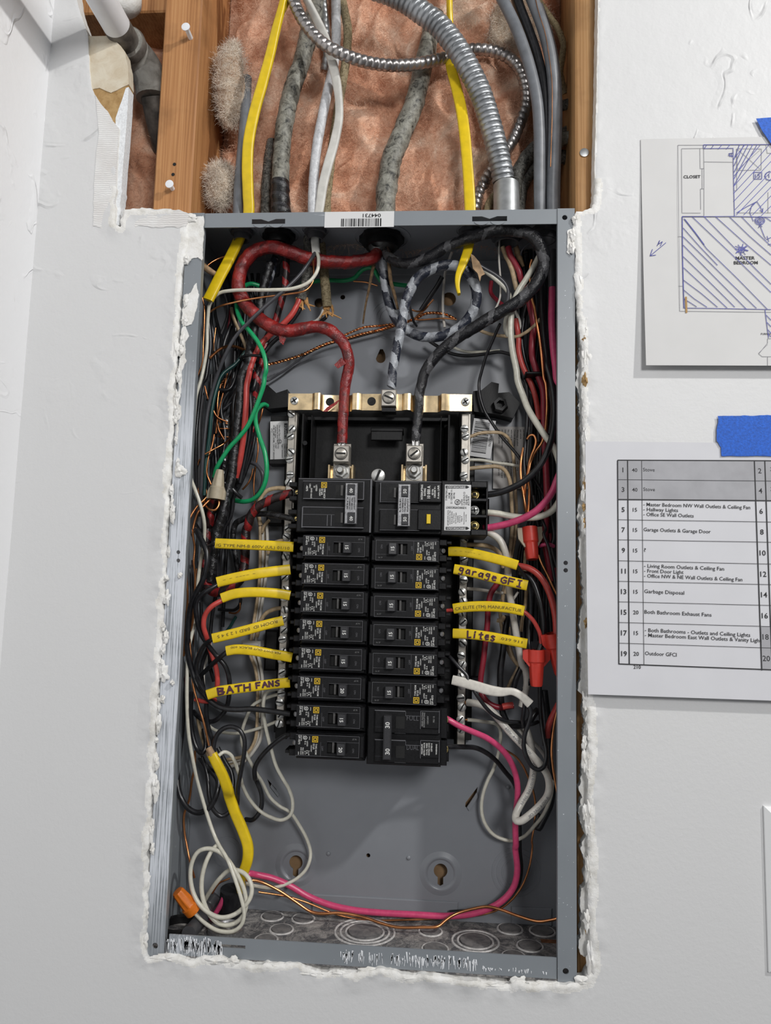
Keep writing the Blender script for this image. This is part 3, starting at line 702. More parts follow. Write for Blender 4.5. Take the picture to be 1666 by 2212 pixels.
# bent tabs of the two lances
for pts in ([(1009, 1744), (1030, 1712), (1033, 1722), (1014, 1752)], [(601, 1722), (584, 1700), (586, 1694), (603, 1716)]):
    P = [at(x, y, PD - .003) for x, y in pts]; mb = MB(); mb.add([tuple(p) for p in P] + [(p[0], PD, p[2]) for p in P], [(0, 1, 2, 3), (0, 4, 5, 1), (1, 5, 6, 2), (2, 6, 7, 3), (3, 7, 4, 0)]); mb.build('lanced_tab', MT['back'], panel, 20)
# joint compound smeared over the left rail
for pix in ([(406, 463), (424, 468), (441, 466), (441, 500), (438, 545), (437, 562), (428, 556), (412, 562), (402, 556)], [(398, 650), (404, 640), (412, 632), (424, 612), (430, 640), (424, 668), (414, 700), (398, 704), (393, 680)],
            [(392, 716), (399, 700), (408, 726), (400, 740), (402, 780), (394, 800), (392, 850), (386, 856), (386, 800)], [(384, 870), (392, 878), (390, 905), (383, 910)], [(380, 1012), (390, 1010), (402, 1026), (392, 1030), (381, 1030)],
            [(1226, 500), (1240, 496), (1241, 540), (1234, 536), (1230, 552), (1224, 545)]):
    P = [at(x, y, -.0012)[[0, 2]] for x, y in pix]; P.append(P[0]); P = jag([tuple(p) for p in P], .0015, .0010)[:-1]
    mb = MB(); mb.prism([P], -.0019, -.0008); mb.build('plaster_smear', MT['plaster'], wall, 30)
# uneven return of old plaster inside the gap beside the right rail
pts = [(1251 + 8 * (y - 620) / 1440 + 5 * math.sin(y * .021) + 3 * math.sin(y * .067), y) for y in range(620, 2075, 30)]; pts += [(1284, 2070), (1280, 1300), (1274, 620)]
P = [tuple(at(x, y, .004)[[0, 2]]) for x, y in pts]; P = jag(P + [P[0]], .0014, .0022)[:-1]
mb = MB(); mb.prism([P], .004, .012); mb.build('plaster_return', MT['plaster'], wall, 30)
# ================================================================== LETTERING
_tc = {}
def _raw(s, bold):
    k = (s, bold)
    if k in _tc: return _tc[k]
    cu = bpy.data.curves.new('t', 'FONT'); cu.body = s; cu.size = 1.0; cu.offset = bold; cu.resolution_u = 2; cu.fill_mode = 'FRONT'
    ob = bpy.data.objects.new('t', cu); COL.objects.link(ob); bpy.context.view_layer.update()
    me = ob.evaluated_get(bpy.context.evaluated_depsgraph_get()).to_mesh()
    v = np.array([(p.co.x, p.co.y) for p in me.vertices]) if len(me.vertices) else np.zeros((0, 2)); f = [tuple(p.vertices) for p in me.polygons]
    ob.to_mesh_clear(); bpy.data.objects.remove(ob); bpy.data.curves.remove(cu); _tc[k] = (v, f); return v, f
_caph = float(_raw('H', 0)[0][:, 1].max())
def text2d(s, h, bold=.012, align='L', width=None, shear=0):
    v, f = _raw(s, bold); v = v * (h / _caph)
    if len(v) == 0: return v, f
    w = v[:, 0].max() - v[:, 0].min(); v = v - (v[:, 0].min(), 0)
    if width: v = v * (width / w, 1); w = width
    if align == 'C': v = v - (w / 2, h / 2)
    if align == 'R': v = v - (w, 0)
    if shear: v = np.stack([v[:, 0] + shear * v[:, 1], v[:, 1]], 1)
    return v, f
def put(mb, s, h, o, u, w, n=(0, -1, 0), lift=.0, **k):      # o origin, u reading direction, w up direction
    v, f = text2d(s, h, **k); o = np.array(o, float); u = np.array(u, float); w = np.array(w, float); n = np.array(n, float)
    if len(v): mb.add([o + u * a + w * b + n * lift for a, b in v], f)
def bar2(mb, x0, x1, z0, z1, y): mb.add([(x0, y, z0), (x1, y, z0), (x1, y, z1), (x0, y, z1)], [(0, 1, 2, 3)])

# sticker with barcode on the top flange (applied upside down)
a = at(702, 458, -.0003); b = at(851, 490, -.0003)
st = MB(); st.box(a[0], b[0], -.0004, .0002, b[2], a[2]); st = st.build('barcode_sticker', MT['sticker'], panel, 0)
mb = MB(); p = at(823, 461.5, -.0005); put(mb, '044731', .0034, (p[0], -.0005, p[2]), (-1, 0, 0), (0, 0, -1), bold=.02, width=.0170)
x = at(737, 480, -.0005)[0]; xe = at(822, 480, -.0005)[0]; z0 = at(780, 489, -.0005)[2]; z1 = at(780, 472, -.0005)[2]
while x < xe:
    w = random.choice((.0004, .0005, .0009, .0013)); bar2(mb, x, x + w, z0, z1, -.0005); x += w + random.choice((.0005, .0006, .001))
mb.build('barcode', MT['ink'], st, 0)

# ================================================================== PANEL INTERIOR
BZC = .069; PITCH = .0252
def rowz(i): return .0190 - (i - 3) * PITCH
base = MB(); base.box(-.0965, .0975, .086, .0985, -.160, .172, .001)
base = base.build('interior_base', MT['blk2'], panel, 30)
def bp(name, x0, x1, y0, y1, z0, z1, mat='blk2', c=.0006, parent=None):
    mb = MB(); mb.box(x0, x1, y0, y1, z0, z1, c); return mb.build(name, MT[mat], parent or base, 30)
bp('centre_tray', -.066, .066, .074, .086, -.166, .150)
for sx in (-1, 1):
    bp('side_fin', sx * .0715, sx * .0695, .040, .086, .075, .150); bp('side_fin', sx * .0635, sx * .0625, .046, .086, .075, .150)
    bp('bar_carrier', sx * .0805, sx * .0915, .0705, .086, -.163, .160)
    bp('foot', sx * .094, sx * .112, .080, .0985, .045, .075, c=.002); bp('foot', sx * .094, sx * .108, .080, .0985, -.100, -.060, c=.002)
bp('cross_rib', -.066, .066, .066, .074, .084, .087); bp('cross_rib', -.070, .070, .060, .074, .148, .152)
bp('retainer_clip', -.006, .026, .058, .074, .137, .1405); bp('retainer_clip', -.0055, .0255, .057, .061, .128, .137)
bp('centre_rib', -.0025, .0025, .030, .074, -.165, .078)
mb = MB(); c = at(665, 968, .043); mb.rev([(0, .0022), (.002, .0022)], (c[0] - .002, .040, c[2] + .004), (0, -1, 0), 12); mb.build('hinge_pin', MT['blk'], base, 40)
# mounting ears of the moulded base
mb = MB(); L = [at(x, y, .082) for x, y in ((572, 838), (578, 832), (598, 850), (622, 842), (622, 880), (580, 884), (560, 870))]
mb.prism([[(p[0], p[2]) for p in L]], .080, .0985); mb.build('mounting_ear', MT['blk2'], base, 30)
mb = MB(); L = [at(x, y, .082) for x, y in ((1022, 846), (1040, 844), (1062, 826), (1078, 830), (1076, 850), (1100, 848), (1124, 872), (1108, 904), (1070, 895), (1024, 890))]
mb.prism([[(p[0], p[2]) for p in L]], .080, .0985); ear = mb.build('mounting_ear', MT['blk2'], base, 30)
c = at(1082, 872, .07); mb = MB(); mb.rev([(0, .0085), (.006, .008), (.012, .007), (.012, .0042), (.006, .004)], (c[0], .083, c[2]), (0, -1, 0), 6); mb.build('hex_boss', MT['blk'], base, 20)
# ---- neutral strap
ZS0, ZS1 = .1565, .1730
prof = [(-.0880, .052), (-.0640, .052), (-.0620, .0495), (-.0590, .0485), (-.0560, .0495), (-.0545, .056), (-.0525, .0575), (-.0275, .0575), (-.0255, .056), (-.0240, .0500), (-.0210, .0490), (-.0170, .0495), (-.0145, .052),
        (.0245, .052), (.0265, .0495), (.0300, .0485), (.0330, .0495), (.0345, .056), (.0365, .0575), (.0590, .0575), (.0610, .056), (.0630, .0500), (.0660, .0490), (.0690, .0510), (.0720, .052), (.0925, .052)]
v = []; f = []; n = len(prof)
for z in (ZS0, ZS1):
    for dy in (0, .0018):
        v += [(x, y + dy, z) for x, y in prof]
for i in range(n - 1):
    f += [(i, i + 1, 2 * n + i + 1, 2 * n + i), (n + i, 3 * n + i, 3 * n + i + 1, n + i + 1), (i, n + i, n + i + 1, i + 1), (2 * n + i, 2 * n + i + 1, 3 * n + i + 1, 3 * n + i)]
f += [(0, 2 * n, 3 * n, n), (n - 1, 2 * n - 1, 4 * n - 1, 3 * n - 1)]
strap = MB().add(v, f).build('neutral_strap', MT['gold'], panel, 40)
def screw(name, p, r, parent, mat='steel', kind='slot', ax=(0, -1, 0), ang=0.0):
    """pan head with a cut slot (or square recess)"""
    mb = MB(); mb.rev([(-.004, r * .6), (0, r * .6), (0, r), (r * .28, r * .97), (r * .42, r * .8), (r * .45, r * .05)], p, ax, 20)
    o = mb.build(name, MT[mat], parent, 40)
    mb = MB(); h = r * .47; ca, sa = math.cos(ang), math.sin(ang)
    def R(a, b): return (p[0] + a * ca - b * sa, p[1] - h - .00005, p[2] + a * sa + b * ca)
    for (l, w) in ([(r * .85, r * .17)] if kind == 'slot' else [(r * .42, r * .40)] if kind == 'square' else [(r * .8, r * .15), (r * .15, r * .6)]):
        mb.add([R(-l, -w), R(l, -w), R(l, w), R(-l, w)], [(0, 1, 2, 3)])
    mb.build('slot', MT['void'], o, 0); return o
for x in (-.0818, .0862): screw('strap_screw', (x, .052, .1655), .0042, strap, 'steel', 'combo', ang=.6)
for px, py in ((713, 868), (803, 867)):
    c = at(px, py, .0574 if px < 780 else .0518); mb = MB(); mb.rev([(0, .0042), (.0003, .0042)], (c[0], c[1], c[2]), (0, -1, 0), 20); mb.build('strap_hole', MT['void'], strap, 0)
def lug(px, py, w, h, yf, yb, parent, ang):
    c = at(px, py, yf); mb = MB(); mb.box(c[0] - w / 2, c[0] + w / 2, yf, yb, c[2] - h / 2, c[2] + h / 2, .0008); o = mb.build('terminal_lug', MT['lug'], parent, 30)
    mb = MB(); mb.prism([circ(c[0], c[2], .0062, 28), circ(c[0], c[2], .0056, 28)], yf - .0003, yf); mb.build('screw_rim', MT['ink'], o, 0)
    screw('lug_screw', (c[0], yf + .0004, c[2]), .0054, o, 'lug', 'slot', ang=ang); return c
lug(840, 859, .0145, .0165, .0400, .0535, strap, -.4)
c = at(840, 880, .0405); bp('lug_print_band', c[0] - .0068, c[0] + .0068, .0415, .0535, c[2] - .004, c[2], 'blk', .0002, strap)
for px, py, a_ in ((737, 980, -.02), (895, 980, .7)):
    c = at(px, 1018, .054); bt = MB(); bt.box(c[0] - .0085, c[0] + .0085, .0575, .060, c[2] - .016, c[2] + .028, .0004); bt = bt.build('bus_tongue', MT['lug'], panel, 30)
    for s in (-1, 1):
        mb = MB(); mb.box(c[0] + s * .0105, c[0] + s * .0125, .050, .066, c[2] - .016, c[2] + .006, .0004); mb.build('bus_bracket', MT['gold'], bt, 30)
    mb = MB(); mb.box(c[0] - .0125, c[0] + .0125, .060, .062, c[2] - .016, c[2] + .006); mb.build('bus_bracket', MT['gold'], bt, 0)
    lug(px, py, .0155, .0165, .0420, .0575, bt, a_)
    mb = MB(); mb.rev([(0, .0082), (.0012, .0082)], (c[0], .0575, c[2]), (0, -1, 0), 24); mb.build('washer', MT['steel'], bt, 30)
    mb = MB(); mb.rev([(0, .0068), (.0042, .0068), (.005, .0060)], (c[0], .0563, c[2]), (0, -1, 0), 6); mb.build('hex_nut', MT['steel'], bt, 20)
    mb = MB(); mb.rev([(0, .0036), (.0065, .0036), (.008, .0026)], (c[0], .0515, c[2]), (0, -1, 0), 16); mb.build('bolt', MT['steel'], bt, 40)
c = at(818, 1032, .055); screw('centre_screw', (c[0], .050, c[2] + .001), .0068, panel, 'steel', 'slot', ang=1.2)
# ---- neutral bars
def nbar(xc, label, z0, z1, zs):
    mb = MB(); mb.box(xc - .0036, xc + .0036, .0610, .0705, z0, z1, .0006); o = mb.build('neutral_bar', MT['tin'], panel, 30)
    mb = MB(); mb.box(xc + .0036, xc + .0050, .0620, .0705, max(z0, .06), z1); mb.build('bar_flange', MT['tin'], o, 0)
    for k, z in enumerate(zs): screw('terminal_screw', (xc + (.0006 if k % 2 else -.0006), .0610, z), .0040, o, 'steel', 'slot', ang=random.uniform(-1.4, 1.4))
    return o
pat = []
z = .1545
for z in (.1545, .1395, .1320, .1160, .1085, .0930, .0855): pat.append(z)
zz = .0400
while zz > -.158: pat += [zz, zz - .0085]; zz -= PITCH / 2 * 1.02 if False else .0198
nbar(-.0855, '', -.1500, .1560, pat); nbar(.0865, '', -.1600, .1560, [q + .0015 for q in pat if q < .150])
# ---- equipment ground bar in the left gutter
gb = MB(); a = at(492, 905, .085); b = at(483, 1080, .085); gb.box(a[0] - .004, a[0] + .004, .078, .0985, b[2], a[2], .0006); gb = gb.build('ground_bar', MT['braid'], panel, 30)
for k in range(11): screw('terminal_screw', (a[0], .078, a[2] - .004 - k * .0068), .0032, gb, 'tie', 'slot', ang=random.uniform(-1, 1))
# ---- stickers on the interior
def sticker(name, px0, py0, px1, py1, Y, mat, tilt=0.0):
    a = at(px0, (py0 + py1) / 2, Y); b = at(px1, (py0 + py1) / 2, Y); t = at((px0 + px1) / 2, py0, Y); u = at((px0 + px1) / 2, py1, Y)
    cx, cz = (a[0] + b[0]) / 2, (t[2] + u[2]) / 2; w, h = abs(b[0] - a[0]), abs(t[2] - u[2])
    ca, sa = math.cos(tilt), math.sin(tilt)
    def M(x, z, l=0): return (cx + x * ca - z * sa, Y - l, cz + x * sa + z * ca)
    mb = MB(); q = [(-w / 2, -h / 2), (w / 2, -h / 2), (w / 2, h / 2), (-w / 2, h / 2)]
    mb.add([M(*p) for p in q] + [M(*p, .0003) for p in q], [(4, 5, 6, 7), (0, 1, 5, 4), (1, 2, 6, 5), (2, 3, 7, 6), (3, 0, 4, 7), (3, 2, 1, 0)])
    return mb.build(name, MT[mat], panel, 0), M, w, h, (ca, 0, sa), (-sa, 0, ca)
def vlines(mb, M, U, Wv, rows, h, up=False, bold=.015):   # text turned a quarter, as on the real labels
    for x, z, s in rows:
        o = M(x, z, .00045)
        if up: put(mb, s, h, o, Wv, tuple(-q for q in U), bold=bold)
        else: put(mb, s, h, o, tuple(-q for q in Wv), U, bold=bold)
bp('label_tab', *sorted((at(583, 950, .084)[0], at(626, 950, .084)[0])), .084, .0985, at(600, 1003, .084)[2], at(600, 898, .084)[2])
so, M, w, h, U, Wv = sticker('rating_sticker', 584, 910, 626, 992, .0835, 'sticker', .04)
mb = MB(); vlines(mb, M, U, Wv, [(-.001, h / 2 - .004, 'Use only Class Q or'), (-.0030, h / 2 - .004, 'accessories listed for'), (-.005, h / 2 - .006, 'breaker types'), (-.0070, h / 2 - .004, 'HOM, HOMT, HOML'), (-.0090, h / 2 - .007, 'GFCI'),
    (.0065, -.004, 'HOMELINE'), (.0045, -.004, 'LOAD CENTER'), (.002, -.004, 'Type 1 enclosure'), (-.0025, -.003, 'LISTED'), (-.0048, -.003, 'E-5467'), (-.007, -.004, 'CIRCUIT BREAKER')], .0014)
mb.build('lettering', MT['ink'], so, 0)
mb = MB(); o = M(.0058, h / 2 - .0175, .00045); mb.add([M(.0045, h / 2 - .0025, .0004), M(.0078, h / 2 - .0025, .0004), M(.0078, h / 2 - .0185, .0004), M(.0045, h / 2 - .0185, .0004)], [(0, 1, 2, 3)]); mb.build('printed_band', MT['ink'], so, 0)
mb = MB(); vlines(mb, M, U, Wv, [(.0052, h / 2 - .004, 'SQUARE D')], .0021); [None for _ in ()]; mb.v = [(x, y - .0002, z) for x, y, z in mb.v]; mb.build('lettering', MT['sticker'], so, 0)
def ulmark(mb, M, cx, cz, r, U, Wv, up=False, l=.00045):
    n = 24; v = [M(cx + q * math.cos(2 * math.pi * i / n), cz + q * math.sin(2 * math.pi * i / n), l) for q in (r, r * .8) for i in range(n)]
    mb.add(v, [(i, (i + 1) % n, n + (i + 1) % n, n + i) for i in range(n)])
    if up: put(mb, 'UL', r * .85, M(cx + r * .42, cz - r * .55, l), Wv, tuple(-q for q in U), bold=.03)
    else: put(mb, 'UL', r * .85, M(cx - r * .42, cz + r * .55, l), tuple(-q for q in Wv), U, bold=.03)
mb = MB(); ulmark(mb, M, -.0005, -.0005 - .001, .0024, U, Wv); mb.build('listing_mark', MT['ink'], so, 0)
so, M, w, h, U, Wv = sticker('serial_sticker', 1018, 906, 1066, 988, .0845, 'sticker', -.13)
mb = MB(); z = h / 2 - .003
while z > -h / 2 + .004:
    t = random.choice((.0004, .0006, .001)); mb.add([M(-w / 2 + .002, z, .0005), M(w / 2 - .0055, z, .0005), M(w / 2 - .0055, z - t, .0005), M(-w / 2 + .002, z - t, .0005)], [(0, 1, 2, 3)]); z -= t + random.choice((.0005, .0007, .0009))
vlines(mb, M, U, Wv, [(w / 2 - .004, .004, 'PCC1793')], .0020); mb.build('barcode', MT['ink'], so, 0)
so, M, w, h, U, Wv = sticker('warning_sticker', 1066, 922, 1152, 1056, .0955, 'sticker2', 0)
mb = MB(); L = ['Circuits identified', 'for your safety', 'Do not use', 'per article', 'Warning: product', 'Circuits all source', 'wire only as', 'No. 12 AWG and', 'Line breaker is', 'smaller product may', 'disconnect only']
for k, s in enumerate(L):
    vlines(mb, M, U, Wv, [(w / 2 - .004 - k * .0031, h / 2 - .003, s), (w / 2 - .004 - k * .0031, -.004, L[(k * 3 + 2) % len(L)])], .0016)
mb.build('lettering', MT['ink'], so, 0)

# ================================================================== CIRCUIT BREAKERS
YF = .0120                                     # face depth
def breaker_parts():
    """one-pole breaker, wire end at x=-.069, local z=0 at the pole centre; returns [(name, meshes, children)]"""
    P = []
    mb = MB(); mb.box(-.0625, -.0008, .0212, .074, -.0121, .0121, .0010); mb.box(-.0612, -.0022, .0176, .022, -.0110, .0117, .0008)
    mb.box(-.0690, -.0620, .0215, .060, .0040, .0100, .0006); mb.box(-.0690, -.0620, .0215, .060, -.0100, -.0045, .0006); mb.box(-.0655, -.0620, .030, .060, -.0100, .0100, .0004)
    mb.box(-.0735, -.0688, .026, .046, .0055, .0085, .0005); mb.box(-.0735, -.0688, .026, .046, -.0090, -.0062, .0005)
    P.append(('body', mb, 'blk', []))
    mb = MB()                                  # face plate with a window cut through it
    mb.prism([rect(-.0615, -.0050, -.0077, .0105), rect(-.0335, -.0165, -.0048, .0050)], YF, .0176)
    mb.box(-.0050, -.0012, YF + .0016, .0176, -.0077, .0105, .0004)
    mb.box(-.0620, -.0612, YF + .0006, .0176, -.0077, .0105)
    P.append(('face_plate', mb, 'blk', []))
    mb = MB(); mb.box(-.0335, -.0165, .0166, .0172, -.0048, .0050); P.append(('window', mb, 'void', []))
    mb = MB(); mb.box(-.0292, -.0272, YF + .0008, .0168, -.0046, .0048, .0003); P.append(('trip_flag', mb, 'shutter', []))
    # toggle: wedge leaning to the ON side
    mb = MB(); z0, z1 = -.0047, .0049
    pr = [(-.0258, .0170), (-.0250, YF - .0010), (-.0236, YF - .0066), (-.0176, YF - .0072), (-.0168, YF - .0062), (-.0168, .0170)]
    n = len(pr); mb.add([(x, y, z0) for x, y in pr] + [(x, y, z1) for x, y in pr], [tuple(range(n)), tuple(range(2 * n - 1, n - 1, -1))] + [(i, i + n, (i + 1) % n + n, (i + 1) % n) for i in range(n)])
    P.append(('toggle', mb, 'handle', []))
    mb = MB(); mb.rev([(0, .0024), (.0010, .0022), (.0012, .0008)], (-.0655, .0300, -.0002), (-.7, -1, 0), 16); P.append(('terminal_screw', mb, 'tie', []))
    # flat pale strips painting the highlights along the moulded edges
    mb = MB(); y = YF - .00015
    for (a, b, c, d) in ((-.0615, -.0050, .0103, .0106), (-.0615, -.0050, -.0078, -.0075), (-.0052, -.0049, -.0077, .0105), (-.0392, -.0390, -.0077, .0045), (-.0335, -.0050, .0050, .0052), (-.0615, -.0400, -.0077, -.0074)):
        bar2(mb, a, b, c, d, y)
    P.append(('moulding_highlight', mb, 'edge', []))
    # print
    mb = MB(); U = (0, 0, -1); Wv = (1, 0, 0); y = YF - .0002
    for x, z, s, h, w_ in ((-.0440, .0030, 'TYPE HOM', .0015, .0092), (-.0461, .0030, '10 kA', .0016, .0050), (-.0479, .0016, '120/240V', .0010, .0058), (-.0497, .0092, 'AWG', .0009, .0030), (-.0500, -.0030, 'Cu-Al', .0011, .0040), (-.0516, .0050, 'LISTED', .0011, .0046), (-.0518, -.0028, '9 B', .0012, .0030),
                        (-.0535, .0050, 'E-2', .0012, .0030), (-.0534, -.0034, 'G 7', .0012, .0032), (-.0552, .0098, 'CIRC', .0009, .0034), (-.0553, -.0006, '75C 60C', .0011, .0062), (-.0570, -.0006, 'SWD HACR', .0011, .0062), (-.0571, .0098, 'BREAKER', .0009, .0050), (-.0592, .0098, 'DP-4075', .0016, .0078), (-.0592, -.0044, 'SWD', .0010, .0026)):
        put(mb, s, h, (x, y, z), U, Wv, bold=.012, width=w_)
    n = 20; cx, cz = -.0530, .0078
    mb.add([(cx + q * math.cos(2 * math.pi * i / n), y, cz + q * math.sin(2 * math.pi * i / n)) for q in (.0017, .0013) for i in range(n)], [(i, (i + 1) % n, n + (i + 1) % n, n + i) for i in range(n)])
    put(mb, 'UL', .0012, (cx - .0006, y, cz + .0009), U, Wv, bold=.03)
    P.append(('lettering', mb, 'print', []))
    mb = MB()                                  # nested square emblem
    def sq(cx, cz, a, b): mb.prism([rect(cx - a, cx + a, cz - a, cz + a), rect(cx - b, cx + b, cz - b, cz + b)], y - .0001, y)
    sq(-.0442, .0068, .0026, .0020); sq(-.0442, .0068, .0014, .0008); P.append(('emblem', mb, 'logo', []))
    mb = MB(); put(mb, 'OFF', .0016, (-.0385, y, .0012), U, Wv, bold=.0); put(mb, 'ON', .0016, (-.0110, y, .0000), U, Wv, bold=0)
    P.append(('moulded_words', mb, 'edge', []))
    mb = MB(); put(mb, '16 37', .0012, (-.0076, y, .0086), (-1, 0, 0), (0, 0, -1), bold=0); P.append(('date_stamp', mb, 'printdim', []))
    return P
BP = breaker_parts()
def mesh_of(name, mb, mat, smooth=30):
    o = mb.build(name, MT[mat], None, smooth); me = o.data; bpy.data.objects.remove(o); return me
BM = [(n, mesh_of(n, mb, mat, 0 if mat in ('print', 'edge', 'printdim') else 30)) for n, mb, mat, _ in BP]
def rating_mesh(s):
    mb = MB(); put(mb, s, .0030, (-.0206, YF - .00755, .0000), (0, 0, -1), (1, 0, 0), bold=.025, align='C'); return mesh_of('rating_number', mb, 'print', 0)
RM = {'15': rating_mesh('15'), '20': rating_mesh('20')}
CXB = .0012                                    # symmetry axis of the two columns
ordw = ['first', 'second', 'third', 'fourth', 'fifth', 'sixth', 'seventh', 'eighth']
def single(col, row, amp, label):
    r = empty('circuit_breaker', (CXB, 0, rowz(row))); r.rotation_euler = (0, 0 if col == 'L' else math.pi, 0)
    tag(r, label, 'circuit breaker', 'single pole breakers in two columns')
    tg = None
    for n, me in BM:
        o = link(n, me, r)
        if n == 'toggle': tg = o
    link('rating_number', RM[amp], tg)
LL = [('15', 'single 15 amp breaker directly under the double 40 amp one, left column'), ('15', 'single 15 amp breaker second below the double 40, left column'), ('15', 'single 15 amp breaker third below the double 40, left column'),
      ('15', 'single 15 amp breaker fourth below the double 40, left column, with ROOM sleeve'), ('15', 'single 15 amp breaker fifth below the double 40, just above the upper 20 amp'), ('20', 'single 20 amp breaker in the left column fed through the sleeve marked in purple'),
      ('15', 'single 15 amp breaker between the two 20 amp breakers, left column'), ('20', 'single 20 amp breaker at the very bottom of the left column')]
for k, (a_, l_) in enumerate(LL): single('L', 3 + k, a_, l_)
RL = ['single 15 amp breaker directly under the double 50 with a plain yellow sleeve', 'single 15 amp breaker in the right column beside the garage sleeve', 'single 15 amp breaker in the right column, third below the double 50',
      'single 15 amp breaker in the right column beside the lites sleeve', 'single 15 amp breaker in the right column with a bare black wire, no sleeve', 'single 15 amp breaker in the right column just above the double 30']
for k, l_ in enumerate(RL): single('R', 3 + k, '15', l_)

# ---- double pole breakers, laid out from the photograph at the depth of their faces
def crop(ox, oy, s): return lambda u, v: (ox + u / s, oy + v / s)
def pb(root, name, C, u0, v0, u1, v1, yf, yb, mat='blk', c=.0005):
    a = C(u0, v0); b = C(u1, v1); mb = MB(); mb.pbox(a[0], a[1], b[0], b[1], yf, yb, c); return mb.build(name, MT[mat], root, 30)
def ptext(root, C, u, v, s, hpx, Y, up=True, mat='print', name='lettering', bold=.02):
    x, y = C(u, v); o = at(x, y, Y); h = hpx / 2400.; mb = MB()
    put(mb, s, h, o, (0, 0, 1) if up else (0, 0, -1), (-1, 0, 0) if up else (1, 0, 0), bold=bold, align='C'); return mb.build(name, MT[mat], root, 0)
def pterm(root, C, u, v, Y, r, mat, kind):
    x, y = C(u, v); p = at(x, y, Y); return screw('terminal_screw', (p[0], p[1], p[2]), r, root, mat, kind, ang=.5)
# 40 amp, left column rows 1-2
C = crop(600, 1020, 7.573)
r = empty('circuit_breaker', (0, 0, 0)); tag(r, 'double 40 amp breaker with steel tie bar at the top of the left column', 'circuit breaker', 'double pole breakers')
pb(r, 'body', C, 315, 95, 1515, 985, .0175, .074, 'blk', .001)
pb(r, 'face_plate', C, 415, 150, 1410, 440, YF, .0176); pb(r, 'face_plate', C, 405, 575, 1405, 905, YF, .0176)
for v0 in (160, 385, 610, 840): pb(r, 'clip_block', C, 190 - (v0 > 500) * 20, v0, 320, v0 + 75, .0220, .060)
for v0 in (290, 720): pb(r, 'terminal_recess', C, 250, v0, 330, v0 + 85, .0300, .060, 'void', 0)
pterm(r, C, 340, 325, .0290, .0030, 'brass', 'slot'); pterm(r, C, 330, 755, .0290, .0030, 'brass', 'slot')
for v0, v1 in ((210, 385), (660, 830)):
    pb(r, 'window', C, 945, v0, 1085, v1, YF - .0002, YF + .001, 'void', 0); pb(r, 'trip_flag', C, 1030, v0, 1070, v1, YF - .0012, YF + .001, 'shutter', .0002)
tb = pb(r, 'tie_bar', C, 1100, 172, 1300, 845, YF - .0075, YF - .0045, 'tie', .0006)
for v0, v1 in ((195, 370), (655, 825)):
    h_ = pb(r, 'toggle', C, 1140, v0, 1262, v1, YF - .0092, YF, 'handle', .0006); ptext(h_, C, 1203, (v0 + v1) / 2 + 15, '40', 7.0, YF - .0094, False, name='rating_number')
mb = MB()
for k, s in enumerate(('INDEPENDENT', 'TRIP MECH', 'COMMON', 'USE')):
    x, y = C(1255 - k * 38, 510); o = at(x, y, YF - .0077); put(mb, s, .0012, o, (0, 0, -1), (1, 0, 0), align='C', width=.011, bold=.02)
mb.build('stamped_words', MT['ink'], tb, 0)
for u, v, s, hp in ((765, 340, 'TYPE HOM', 4), (725, 320, '10 kA', 4.4), (690, 330, '120/240V', 3), (635, 260, 'LISTED', 3.2), (600, 240, 'E1', 3.2), (550, 350, 'SWD HACR', 3.2), (480, 260, '-4075', 4), (530, 225, 'CIRC', 3)): ptext(r, C, u, v, s, hp, YF - .0002, False)
c = at(*C(760, 210), YF); mb = MB()
for a_, b_ in ((.0026, .0020), (.0014, .0008)): mb.prism([rect(c[0] - a_, c[0] + a_, c[2] - a_, c[2] + a_), rect(c[0] - b_, c[0] + b_, c[2] - b_, c[2] + b_)], YF - .0003, YF - .0001)
mb.build('emblem', MT['logo'], r, 0)
mb = MB()
for (u0, v0, u1, v1) in ((415, 148, 1410, 153), (415, 436, 1410, 440), (1405, 150, 1411, 440), (1510, 95, 1516, 980), (405, 572, 1405, 578), (405, 900, 1405, 906), (400, 575, 405, 905), (330, 95, 1515, 100), (810, 690, 814, 880), (875, 690, 879, 880), (410, 690, 930, 694)):
    a = at(*C(u0, v0), YF - .0001); b = at(*C(u1, v1), YF - .0001); bar2(mb, a[0], b[0], b[2], a[2], YF - .0002 if u1 < 1500 and v0 > 110 else .0173)
mb.build('moulding_highlight', MT['edge'], r, 0)
# 50 amp, right column rows 1-2, with ground-fault module
C = crop(790, 1020, 5.95)
r = empty('circuit_breaker', (0, 0, 0)); tag(r, 'wide double 50 amp ground fault breaker with white label and yellow test button', 'circuit breaker', 'double pole breakers')
pb(r, 'body', C, 108, 108, 985, 795, .0175, .074, 'blk', .001); pb(r, 'module_body', C, 972, 108, 1355, 815, .0150, .074, 'blk', .0008)
pb(r, 'terminal_wall', C, 1355, 115, 1565, 200, .0150, .070, 'blk', .0008); pb(r, 'terminal_wall', C, 1350, 735, 1560, 815, .0150, .070, 'blk', .0008)
for v0 in (335, 545): pb(r, 'terminal_divider', C, 1350, v0, 1560, v0 + 40, .0165, .070, 'blk', .0006)
pb(r, 'terminal_floor', C, 1340, 200, 1520, 740, .0400, .070, 'blk2', 0); pb(r, 'end_wall', C, 1548, 115, 1572, 815, .0190, .070, 'blk', .0004)
for v, m_, k_ in ((285, 'brass', 'square'), (487, 'steel', 'combo'), (685, 'brass', 'square')):
    x, y = C(1400, v); p = at(x, y, .0250); mb = MB(); mb.rev([(0, .0042), (.014, .0042)], (p[0], .041, p[2]), (0, -1, 0), 20); mb.build('terminal_post', MT[m_], r, 40); screw('terminal_screw', (p[0], .0262, p[2]), .0038, r, m_, k_, ang=.1)
pb(r, 'face_plate', C, 188, 135, 690, 385, YF + .001, .0176); pb(r, 'face_plate', C, 180, 480, 690, 745, YF + .001, .0176)
